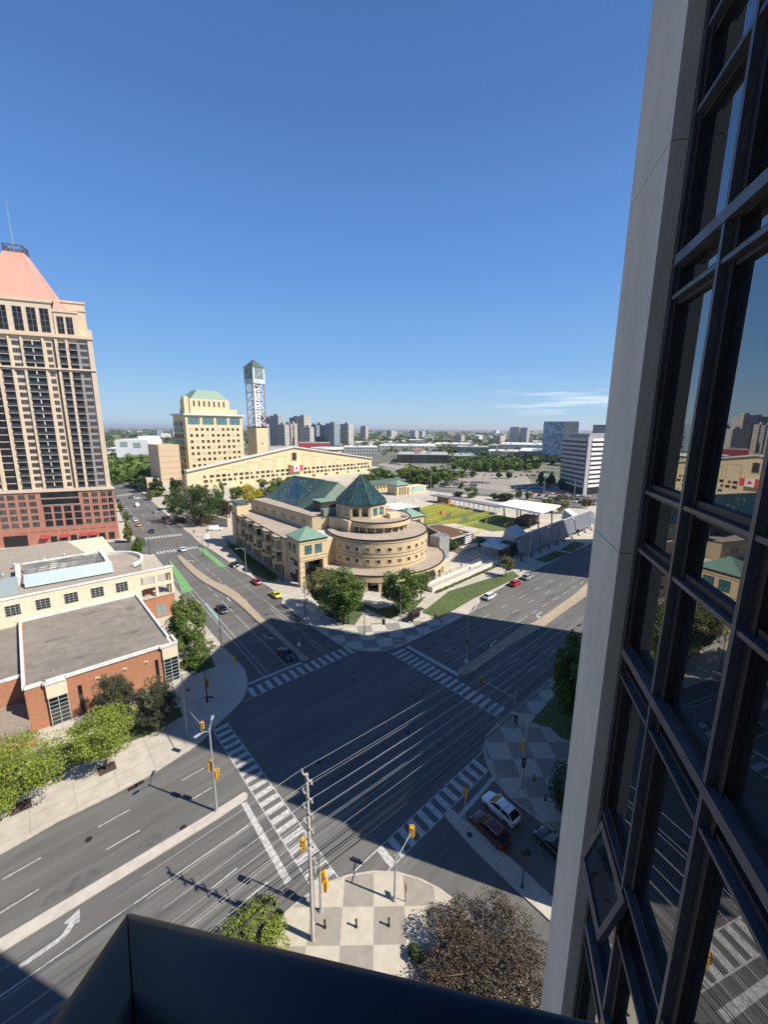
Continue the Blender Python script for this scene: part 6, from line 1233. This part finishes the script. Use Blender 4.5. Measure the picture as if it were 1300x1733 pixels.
# black kiosk
kz = 5.0; kq = [G(724, 885, kz), G(741, 887, kz), G(804, 901, kz), G(765, 911, kz), G(728, 904, kz)]; kq = [G(722, 890, kz), G(741, 886.5, kz), G(801, 901, kz), G(764, 911, kz)]
kk = thing('kiosk', 'flat brown roofed black kiosk with white lettering next to the round drum', 'kiosk', (kq[3].x, kq[3].y), 0); poly = [(q.x, q.y) for q in kq]
M().prism(poly, .1, kz-.3).build('wall', mat('black_cladding', (.02, .02, .022), .6), kk); cen = Vector((sum(p_[0] for p_ in poly)/4, sum(p_[1] for p_ in poly)/4))
M().prism([tuple(Vector(p_)+(Vector(p_)-cen)*.06) for p_ in poly], kz-.3, kz).build('roof_edge', conc, kk); M().prism([tuple(Vector(p_)+(cen-Vector(p_))*.05) for p_ in poly], kz, kz+.05).build('green_roof', mat('sedum_roof', (.12, .065, .03), .95, var=.2, scale=2), kk)
q = G(787, 903, kz); M().disc(q.x, q.y, 2.0, kz+.051, kz+.5, 20).build('round_skylight', stonet, kk); M().disc(q.x, q.y, 1.6, kz+.5, kz+.55, 20).build('skylight_glass', darkl, kk)
wa, wb = Vector((*poly[3], 0)), Vector((*poly[2], 0)); dd = wb-wa; a_ = math.degrees(math.atan2(dd.y, dd.x)); T_ = frame(wa, a_)
for i in range(4): M(T_).box(dd.length*.62, -.1, 1.3+i*.8, dd.length*.93, -.01, 1.75+i*.8).build('lettering_band', MATS['sign_white'], kk)
for i in range(4): M(T_).box(dd.length*(.12+.1*i), -.06, .4, dd.length*(.19+.1*i), -.01, 3.8).build('glazing', gl, kk)
lt = G(744, 945); T_ = frame(lt, 10); lf_ = thing('lift_tower', 'faceted grey concrete tower with an open top beside the black kiosk', 'lift tower', tuple(lt)); M(T_).prism([(-3, -1.5), (2.2, -2.5), (3.2, 2.2), (-2.4, 2.8)], 0, 8.4).build('wall', mat('grey_concrete', (.27, .27, .275), .8), lf_); M(T_).prism([(-2.5, -1.1), (1.8, -2), (2.8, 1.8), (-2, 2.3)], 8.4, 8.5).build('opening', darkl, lf_)
for i in range(4): M(T_).beam((-2.2+i*1.3, -1.5, 8.6), (-1.8+i*1.3, 2.2, 8.6), .25, .25).build('louvre', white, lf_)
# ramp, terrace steps and benches
rA, rB = G(733, 1003), G(843, 955); d = rB-rA; T_ = frame(rA, math.degrees(math.atan2(d.y, d.x))); rp = thing('ramp', 'white walled ramp with thin railings along the library terrace', 'ramp', tuple(rA))
whs = mat('pale_stone', (.60, .58, .53), .8, var=.05); M(T_).box(0, 0, .1, d.length, .35, 1.5).box(0, 3.2, .1, d.length, 3.5, 1.6).box(-.3, 0, .1, 0, 3.5, 1.6).build('wall', whs, rp); M(T_).box(0, .36, .1, d.length, 3.19, .9).build('deck', MATS['pale_paving'], rp)
for y, z0 in ((.17, 1.5), (3.35, 1.6)):
    r_ = M(T_)
    for i in range(36): r_.tube((i*d.length/35, y, z0), (i*d.length/35, y, z0+1.0), .025, n=5)
    r_.beam((0, y, z0+1.0), (d.length, y, z0+1.0), .05, .05).beam((0, y, z0+.5), (d.length, y, z0+.5), .03, .03); r_.build('railing', steel, rp)
hd2 = thing('hedge', 'low clipped hedge strip along the foot of the white ramp', 'hedge', tuple(rA)); PM[hd2.name] = Matrix()
n = 2200; tt = RNG.random(n)*.95; dn = Vector((d.y, -d.x, 0)).normalized(); P0 = np.array(d)[None]*tt[:, None]+np.array(dn*1.0)[None]; P0[:, :2] += RNG.uniform(-.5, .5, (n, 2)); P0[:, 2] = RNG.uniform(.15, .7, n); quads('foliage', rq(P0, .16), LM['mid'], hd2)
ws = mat('bench_wood', (.14, .085, .05), .8)
for (u0, v0, u1, v1, lab) in [(787, 938, 813, 950, 'wide bank of timber seating steps right of the terrace'), (764, 933, 781, 939, 'short bank of timber seating steps near the kiosk')]:
    a_, b_ = G(u0, v0), G(u1, v1); dd = b_-a_; T_ = frame(a_, math.degrees(math.atan2(dd.y, dd.x))); t = thing('seating_steps', lab, 'steps', tuple(a_))
    for i in range(3): s_ = M(T_).box(0, i*1.2, .15, dd.length, i*1.2+1.15, .6+.4*i).build('riser', whs, t); M(T_).box(0, i*1.2, .61+.4*i, dd.length, i*1.2+.6, .68+.4*i).build('timber_seat', ws, s_)
pt = px([(768, 925), (795, 912), (812, 925), (786, 934)], .2); struct('raised_paving', M().prism(pt, .1, .75), MATS['pale_paving'])
p = G(831, 928, .1); t = thing('sculpture', 'small white pointed arch structure standing alone on the square', 'sculpture', tuple(p)); T_ = frame(p, 20); M(T_).box(-.9, -.6, .1, -.5, .6, 3.0).box(.5, -.6, .1, .9, .6, 3.0).build('leg', white, t); M(T_).add([(-1.2, -.7, 3.0), (1.2, -.7, 3.0), (1.2, .7, 3.0), (-1.2, .7, 3.0), (0, -.7, 4.2), (0, .7, 4.2)], [(0, 1, 4), (2, 3, 5), (1, 2, 5, 4), (3, 0, 4, 5), (0, 3, 2, 1)]).build('gable_top', white, t)
M(T_).box(-.45, -.3, .1, .45, .3, 2.6).build('panel', mat('panel_light', (.5, .5, .5), .6), t)
# yellow barriers on the court
ybm = mat('barrier_yellow', (.66, .58, .06), .6, var=.05); k0 = thing('crowd_barrier', 'yellow mesh barrier panel standing on the green court', 'barrier', (0, 0, 0), 0, 'yellow barriers on the court')
b_ = M()
for z in (.15, 1.0, 1.75): b_.beam((-1.9, 0, z), (1.9, 0, z), .09, .09)
for x in (-1.9, 0, 1.9): b_.beam((x, 0, .05), (x, 0, 1.8), .09, .09)
b_.build('frame', ybm, k0); g_ = M()
for i in range(9): g_.beam((-1.8+i*.45, 0, .2), (-1.8+i*.45, 0, 1.7), .03, .02)
g_.build('mesh_infill', ybm, k0); M().beam((-1.6, -.5, .08), (-1.6, .5, .08), .08, .06).beam((1.6, -.5, .08), (1.6, .5, .08), .08, .06).build('foot', ybm, k0)
first = True; rown = 0; RN = ['rearmost', 'second rearmost', 'third rearmost', 'fourth rearmost', 'short left', 'front left', 'small rear', 'rear middle', 'front middle', 'right middle', 'front centre', 'right', 'isolated front', 'front right']
def brow(a, b_, n):
    global rown
    rown += 1
    global first
    A, B = G(*a, .15), G(*b_, .15); th = math.atan2(B.y-A.y, B.x-A.x)
    for i in range(n):
        p = A.lerp(B, (i+.5)/n)
        lb_ = 'yellow mesh barrier, %s panel from the left in the %s row on the court' % (['first', 'second', 'third', 'fourth', 'fifth', 'sixth', 'seventh', 'eighth', 'ninth'][i], RN[rown-1])
        if first: k0.location = (p.x, p.y, .16); k0.rotation_euler = (0, 0, th); first = False; k0['label'] = lb_
        else: dup(k0, (p.x, p.y, .16), th, lb_)
for a, b_, n in [((712, 862), (765, 853), 9), ((714, 866), (770, 856), 8), ((719, 871), (775, 860), 8), ((722, 876), (780, 863), 8), ((722, 881), (752, 875), 4), ((722, 886), (745, 881), 3), ((764, 869), (786, 864), 4), ((764, 874), (800, 866), 5),
                 ((745, 889), (780, 882), 5), ((791, 880), (829, 870), 6), ((776, 895), (810, 886), 5), ((822, 886), (855, 875), 5), ((802, 908), (816, 900), 2), ((853, 893), (870, 885), 3)]: brow(a, b_, n)
p = G(748, 873); t = thing('red_marker', 'small red inflatable figure shape among the yellow barriers', 'inflatable', tuple(p)); M(frame(p, 0)).tube((0, 0, .15), (0, 0, 1.6), .9, 1.2, 10).tube((0, 0, 1.6), (0, 0, 2.8), 1.2, .5, 10).build('body', mat('marker_red', (.7, .1, .08), .6), t)
# ================================================================ mid and far buildings
def dbox(name, label, cat, u0, u1, vt, D, depth, m, rz=None, roof=None, kidsf=None, group=None):
    """a building whose near face spans u0..u1 at distance D with its top at vt"""
    a, b2 = on_depth(u0, 760, D), on_depth(u1, 760, D); zt2 = on_depth((u0+u1)/2, vt, D).z; dd = b2-a; an = math.degrees(math.atan2(dd.y, dd.x)) if rz is None else rz
    L_ = math.hypot(dd.x, dd.y); t = thing(name, label, cat, (a.x, a.y), math.radians(an), group); T_ = frame(a, an)
    M(T_).box(0, 0, 0, L_, depth, zt2).build('wall', m, t)
    if roof: M(T_).box(.5, .5, zt2+.01, L_-.5, depth-.5, zt2+.5).build('roof', roof, t)
    return t, T_, L_, zt2
# banded office building
D = math.hypot(*(G(961, 838).xy)); A_ = G(946, 826); B_ = G(985, 838); C_ = G(1062, 830)
of = thing('banded_office', 'office building with alternating white and black horizontal bands at the pilaster', 'office building', tuple(B_)); offg = mat('office_grey', (.38, .38, .39), .7); offw = mat('office_white', (.76, .75, .74), .6)
z_t = HT(980, 742, B_)
poly = [tuple(A_.xy), tuple(B_.xy), tuple(C_.xy), tuple((C_+(A_-B_)).xy)]
M().prism(poly, 0, z_t-.1).build('core', mat('office_glass', (.015, .017, .02), .45), of)
cen = Vector((sum(p_[0] for p_ in poly)/4, sum(p_[1] for p_ in poly)/4)); nfl = 11
for f in range(nfl):
    z = 3.8+f*(z_t-3.8)/nfl; hgt_ = (z_t-3.8)/nfl
    for (p0, p1), m_, nm in (((poly[0], poly[1]), offg, 'grey_band'), ((poly[1], poly[2]), offw, 'white_band')):
        p0, p1 = Vector(p0), Vector(p1); a_ = math.degrees(math.atan2((p1-p0).y, (p1-p0).x)); T_ = frame(p0, a_); Lq = (p1-p0).length
        M(T_).box(.2 if nm[0] == 'g' else 4.5, -.7, z+hgt_*.42, Lq-.2, -.01, z+hgt_*.98).build(nm, m_, of)
T_ = frame(poly[1], math.degrees(math.atan2(poly[2][1]-poly[1][1], poly[2][0]-poly[1][0]))); M(T_).box(.01, -.8, 0, 3.6, -.02, z_t+1.5).build('stair_shaft', offg, of)
M().prism([tuple(cen+(Vector(p_)-cen)*.86) for p_ in poly], z_t-.1, z_t+3.2).build('plant_floor', mat('plant_grey', (.27, .28, .31), .6), of)
M().prism([tuple(cen+(Vector(p_)-cen)*.99) for p_ in poly], z_t-.09, z_t+.2).build('roof', roofg, of)
gwin = (.06, .068, .075)
gt1 = gridmat('glass_office', (.32, .36, .38), (.2, .28, .34), 3, 3.6, .9, .75, rough=.3); gt2 = gridmat('pale_office', (.45, .42, .37), gwin, 2.6, 3.4, .55, .6)
dbox('glass_office', 'blue glass office block with a small peaked roof box behind the banded building', 'office building', 917, 952, 714, 620, 30, gt1, roof=mat('office_roof', (.3, .3, .3), .8))
t, T_, L_, z_ = dbox('pale_office', 'pale office block beside the blue glass one behind the banded building', 'office building', 950, 976, 714, 640, 30, gt2, roof=MATS['office_roof'])
dbox('green_topped_block', 'far block with greenish top just left of the pilaster', 'office building', 1000, 1028, 719, 560, 25, gridmat('green_block', (.3, .34, .3), gwin, 3, 3.4))
apg = gridmat('apartment_pale', (.5, .47, .42), gwin, 3.6, 2.9, .5, .55); apd = gridmat('apartment_dark', (.42, .41, .40), gwin, 3.2, 2.9, .6, .6); apb = gridmat('apartment_blue', (.30, .36, .40), (.05, .08, .11), 3.0, 2.9, .7, .65); apn = gridmat('apartment_brown', (.52, .47, .42), gwin, 3.4, 2.9, .5, .6)  # skyline tones lightened, distance haze put into the colour
SK = [(450, 459, 703, 900, apd), (450, 461, 718, 820, apn), (460, 467, 709, 880, apb), (465, 473, 707, 900, apb), (473, 484, 704, 860, apd), (483, 495, 719, 840, apn), (493, 500, 718, 860, apd), (499, 510, 717, 880, apn), (505, 516, 707, 930, apd), (516, 535, 705, 880, apn), (525, 537, 723, 840, apg), (536, 546, 720, 930, apb), (545, 556, 718, 960, apg), (558, 570, 720, 930, apb), (566, 582, 717, 900, apb), (590, 607, 718, 950, apg), (619, 628, 722, 1500, apn)]
LBs = ['dark slim skyline tower nearest the clock tower', 'brown block at the foot of the slim skyline tower', 'thin blue tower right of the slim dark one', 'tall blue grey twin right of the thin blue tower', 'tall dark stepped skyline tower with pointed crown', 'low wide brown slab right of the stepped tower', 'dark slab between two brown slabs', 'brown slab left of the tall pair', 'dark half of the tallest skyline pair', 'brown beige half of the tallest skyline pair', 'white lower block in front of the tallest pair', 'blue white block right of the tallest pair', 'pale block between blue ones', 'blue block left of the wide balcony tower', 'wide blue white tower with balconies', 'white tower with dark corner standing apart', 'single small brown tower far on the horizon']
for (u0, u1, vt, D, m_), lab in zip(SK, LBs):
    t, T_, L_, zt3 = dbox('apartment_block', lab, 'tower', u0, u1, vt, D, 22, m_, rz=20, roof=MATS['office_roof'], group=None)
    M(T_).box(L_*.3, 6, zt3+.5, L_*.7, 14, zt3+4).build('roof_house', m_, t)
for (u0, u1, vt, D, m_, lab) in [(877, 889, 723, 1100, apg, 'pale apartment block left of the glass offices, left of two'), (890, 903, 724, 1100, apd, 'darker apartment block left of the glass offices, right of two'), (662, 674, 729, 1700, apg, 'far pale block on the horizon above the grey halls'), (702, 714, 729, 1700, apn, 'far brown block on the horizon, left'), (714, 724, 730, 1750, apg, 'far pale block on the horizon beside a brown one'), (780, 793, 737, 1300, apn, 'tan mid rise block among trees'), (846, 870, 738, 1300, apn, 'low tan school like block among trees'), (295, 302, 728, 1900, apd, 'small dark block on the left horizon'), (268, 280, 729, 2300, apb, 'small blue block on the left horizon')]:
    dbox('apartment_block', lab, 'tower', u0, u1, vt, D, 25, m_, rz=10, roof=MATS['office_roof'])
# white art hall and beige hall on the left
t, T_, L_, zt3 = dbox('white_hall', 'white box shaped building beyond the park on the left', 'hall', 196, 256, 744, 640, 45, white, rz=-35)
M(T_).box(L_*.62, 8, zt3, L_, 40, zt3+4.5).build('upper_box', white, t)
for x, z in ((6, zt3-9), (L_*.55, zt3-10)): M(T_).box(x, -.3, z, x+9, -.02, z+6.5).build('window', mat('pale_window', (.3, .38, .36), .3), t)
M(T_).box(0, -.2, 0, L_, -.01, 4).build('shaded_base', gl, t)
ta_ = on_depth(272, 800, 330); t = thing('beige_hall', 'windowless beige stone box building left of the civic centre', 'hall', (ta_.x, ta_.y), 0); T_ = frame(ta_, CA-4); Lh = (on_depth(309, 780, 330)-on_depth(274, 780, 330)).length; zh = on_depth(290, 753, 330).z
bsm = mat('pinkish_stone', (.50, .38, .26), .85, var=.04, scale=.3)
M(T_).box(0, 0, 0, Lh*1.05, 26, zh).build('wall', bsm, t)
for i in range(7): M(T_).box(.1, -.05, 4+i*(zh-4)/7, Lh*1.04, -.005, 4.2+i*(zh-4)/7).build('course_line', mat('joint_brown', (.3, .22, .12), .9), t)
M(T_).box(-8, -6, 0, Lh, -.02, 5.5).build('low_annex', mat('annex_grey', (.42, .42, .40), .8), t); M(T_).box(-9, 2, 0, -.02, 16, 9.5).build('side_block', bsm, t)
# forecourt wall
a_, b_ = G(338, 884), G(386, 893); t = thing('retaining_wall', 'curved pale yellow wall around the forecourt left of the library', 'wall', tuple(a_)); dd = b_-a_; T_ = frame(a_, math.degrees(math.atan2(dd.y, dd.x)))
M(T_).box(0, 0, 0, dd.length, .6, 4.2).build('wall', stone, t); M(T_).box(dd.length*.55, -.1, .1, dd.length*.98, -.01, 3.0).build('gate', mat('gate_grey', (.4, .42, .42), .6), t); M(T_).box(0, -.05, 4.2, dd.length, .65, 4.35).build('coping', stonet, t)
# grey halls and malls
hallm = gridmat('hall_dark', (.07, .075, .08), (.025, .03, .035), 4, 20, .85, .9, rough=.3); wr_ = mat('flat_roof_white', (.60, .60, .58), .7, var=.1, scale=.05); gr_ = mat('flat_roof_grey', (.36, .35, .33), .8, var=.12, scale=.05)
HL = [(672, 762, 770, 545, 70, hallm, gr_, 'long dark grey glass fronted hall behind the parking lot'), (758, 808, 772, 560, 60, gridmat('hall_grey', (.2, .21, .215), (.06, .07, .08), 3, 4), gr_, 'grey hall at the right end of the long dark hall'), (772, 828, 757, 720, 60, gridmat('hall_green', (.14, .22, .20), (.05, .10, .09), 4, 4, .8, .8), gr_, 'low green tinted curved glass building'),
      (640, 740, 755, 820, 120, gridmat('mall_a', (.45, .44, .42), gwin, 8, 8, .4, .3), wr_, 'white roofed shopping hall behind the long dark hall'), (735, 800, 752, 1000, 120, gridmat('mall_b', (.4, .38, .35), gwin, 8, 8, .4, .3), wr_, 'pale flat store beyond the shopping hall'), (826, 880, 764, 700, 60, gridmat('mall_c', (.5, .49, .47), gwin, 6, 5), wr_, 'white fronted hall among trees before the beige mall'),
      (878, 945, 765, 640, 120, mat('mall_beige', (.36, .29, .23), .8), wr_, 'beige windowless mall block left of the banded building'), (845, 925, 753, 900, 150, mat('mall_pale', (.5, .47, .43), .8), wr_, 'long pale roof mall behind the beige block'), (580, 640, 757, 700, 60, gridmat('mall_d', (.4, .4, .4), gwin, 5, 5), wr_, 'grey oval roofed hall right of the council drum'), (600, 680, 749, 1150, 100, mat('mall_e', (.46, .45, .43), .8), wr_, 'pale warehouse far behind the council drum'),
      (505, 560, 750, 760, 40, mat('red_store', (.42, .05, .06), .7), gr_, 'store with a red front behind the gable ridge'), (900, 940, 748, 1100, 100, mat('store_blue', (.3, .38, .48), .7), wr_, 'low store with bluish roof edge near the offices'), (690, 790, 745, 1500, 120, mat('mall_f', (.42, .4, .38), .8), wr_, 'long pale warehouse in the tree belt'), (455, 505, 757, 640, 30, mat('house_row', (.5, .46, .4), .8), gr_, 'pale row of houses behind the stone clock tower base')]
for (u0, u1, vt, D, dp, m_, rf_, lab) in HL:
    t, T_, L_, zt3 = dbox('flat_hall', lab, 'hall', u0, u1, vt, D, dp, m_, roof=rf_)
    for k in range(4): x = random.uniform(.1, .85)*L_; y = random.uniform(5, dp-8); M(T_).box(x, y, zt3+.5, x+random.uniform(3, 7), y+4, zt3+2.0).build('roof_unit', steel, t)
# scatter of small far buildings, one thing each
wl = [mat('far_wall_%d' % i, c, .85) for i, c in enumerate([(.52, .5, .46), (.36, .27, .2), (.6, .59, .56), (.3, .25, .22), (.42, .4, .38)])]
srf = [wr_, gr_, mat('far_roof_brown', (.18, .14, .12), .9), mat('far_roof_red', (.3, .13, .09), .9)]
ang_ = [(-.75, -.05), (-.05, .62)]
for i in range(190):
    t_ = random.random(); D = 620*math.exp(t_*2.35); u = random.uniform(190, 1015) if random.random() < .75 else random.uniform(560, 930)
    if D < 800 and (u < 640 or u > 900): D += 500
    p = on_depth(u, 760, D); w2 = random.uniform(9, 26)*(1+t_*2.0); d2 = random.uniform(9, 24)*(1+t_*1.6); h2 = random.uniform(4.5, 9)+(random.random() < .06)*25*t_; an = random.choice([0, 0, 12, -20, 40])
    big = w2 > 40; wm = random.choice(wl); T_ = frame(p, an); ro_ = (random.choice(srf[:2]) if big else random.choice(srf))
    t = thing('low_building', 'far %s %s building with a %s roof among trees, %s' % ('wide' if big else 'small', {0: 'cream', 1: 'brown', 2: 'white', 3: 'taupe', 4: 'grey'}[wl.index(wm)], {0: 'white', 1: 'grey', 2: 'brown', 3: 'red'}[srf.index(ro_)], 'left of the clock tower' if u < 430 else 'behind the gabled front' if u < 630 else 'above the grey halls' if u < 830 else 'near the glass offices'), 'building', (p.x, p.y), math.radians(an), 'far low buildings among the trees'); M(T_).box(0, 0, 0, w2, d2, h2).build('wall', wm, t)
    if big: M(T_).box(-.3, -.3, h2, w2+.3, d2+.3, h2+.8).build('roof', ro_, t)
    else: M(T_).add([(-.6, -.6, h2), (w2+.6, -.6, h2), (w2+.6, d2+.6, h2), (-.6, d2+.6, h2), (w2*.25, d2/2, h2+3), (w2*.75, d2/2, h2+3)], [(0, 1, 5, 4), (1, 2, 5), (2, 3, 4, 5), (3, 0, 4), (0, 3, 2, 1)]).build('roof', ro_, t)
# tree belts: masses nobody could count
def belt(name, label, n, D0, D1, u0, u1, hk, leaf, nl, ck, clump=0):
    V = []; made = 0
    while made < n:
        t_ = random.random(); D = D0*math.exp(t_*math.log(D1/D0)); u = random.uniform(u0, u1); p = on_depth(u, 760, D); k = random.randint(1, clump) if clump else 1
        for j in range(k):
            x = p.x+random.gauss(0, 16); y = p.y+random.gauss(0, 16); h = hk*random.uniform(.6, 1.25); r = h*random.uniform(.35, .6); sc = 1+t_*1.5
            V.append(leaves((x, y, h*.55), (r*sc, r*sc, h*.5), nl, leaf*sc, RNG, 7, .5)); made += 1
    o = quads(name, np.concatenate(V), LM[ck]); tag(o, label, 'trees', None, 'stuff'); return o
belt('tree_belt', 'distant mixed green tree cover between the far low buildings', 1500, 700, 5200, 175, 1020, 10, 1.9, 34, 'mid', 5)
belt('tree_belt', 'darker distant woods toward the horizon', 1300, 1100, 9500, 175, 1020, 11, 2.6, 30, 'dark', 6)
belt('tree_belt', 'fresh light green far tree clumps', 450, 640, 3000, 175, 1020, 9, 1.6, 34, 'fresh', 3)
belt('park_wood', 'park trees between the white hall and the left street', 130, 420, 640, 178, 262, 9, 1.3, 90, 'fresh', 4)
belt('park_wood', 'darker park trees along the end of the left street', 60, 380, 560, 178, 240, 9, 1.3, 90, 'mid', 3)
belt('mall_trees', 'row of trees between the parking lot and the glass halls', 60, 470, 530, 790, 905, 9, 1.2, 110, 'mid', 3)
belt('mall_trees', 'trees right of the grey halls before the beige mall', 50, 540, 620, 800, 940, 9, 1.4, 90, 'dark', 3)
belt('lot_trees', 'trees at the near edge of the left parking lot', 34, 330, 400, 660, 740, 7, .9, 130, 'fresh', 3)
# light masts and flag poles
for u, v, vt, lab in [(729, 838, 795, 'white flag pole left of the pergola'), (744, 806, 782, 'lot light mast beyond the flag poles'), (829, 806, 780, 'tall lot light mast in the middle'), (882, 808, 778, 'tall lot light mast at the dark conifers'), (752, 812, 784, 'lot light mast near the grey hall'), (816, 840, 806, 'thin mast behind the pergola'), (742, 846, 822, 'thin dark mast at the pergola start'), (920, 838, 806, 'light mast in the crowded lot'), (970, 858, 816, 'light mast in the crowded lot near the banded building')]:
    b = G(u, v, .0); h = HT(u, vt, b); t = thing('light_mast', lab, 'light mast', tuple(b)); M().tube(b, up(b, h), .22, .12, 7).build('pole', polem, t); M(frame(b, 30)).box(-1.0, -.2, h, 1.0, .2, h+.25).build('lamp_head', polem, t)
# far city haze
hz = bpy.data.materials.new('haze_air'); hz.use_nodes = True; ht = hz.node_tree; ht.nodes.clear(); ho = N(ht, 'ShaderNodeOutputMaterial'); hv = N(ht, 'ShaderNodeVolumePrincipled'); hv.inputs['Density'].default_value = 7e-5; hv.inputs['Color'].default_value = (.90, .95, 1.0, 1); hv.inputs['Anisotropy'].default_value = .3; ht.links.new(hv.outputs[0], ho.inputs['Volume'])
o = M().box(-31000, -31000, -3, 31000, 31000, 140).build('haze', hz); o['kind'] = 'stuff'
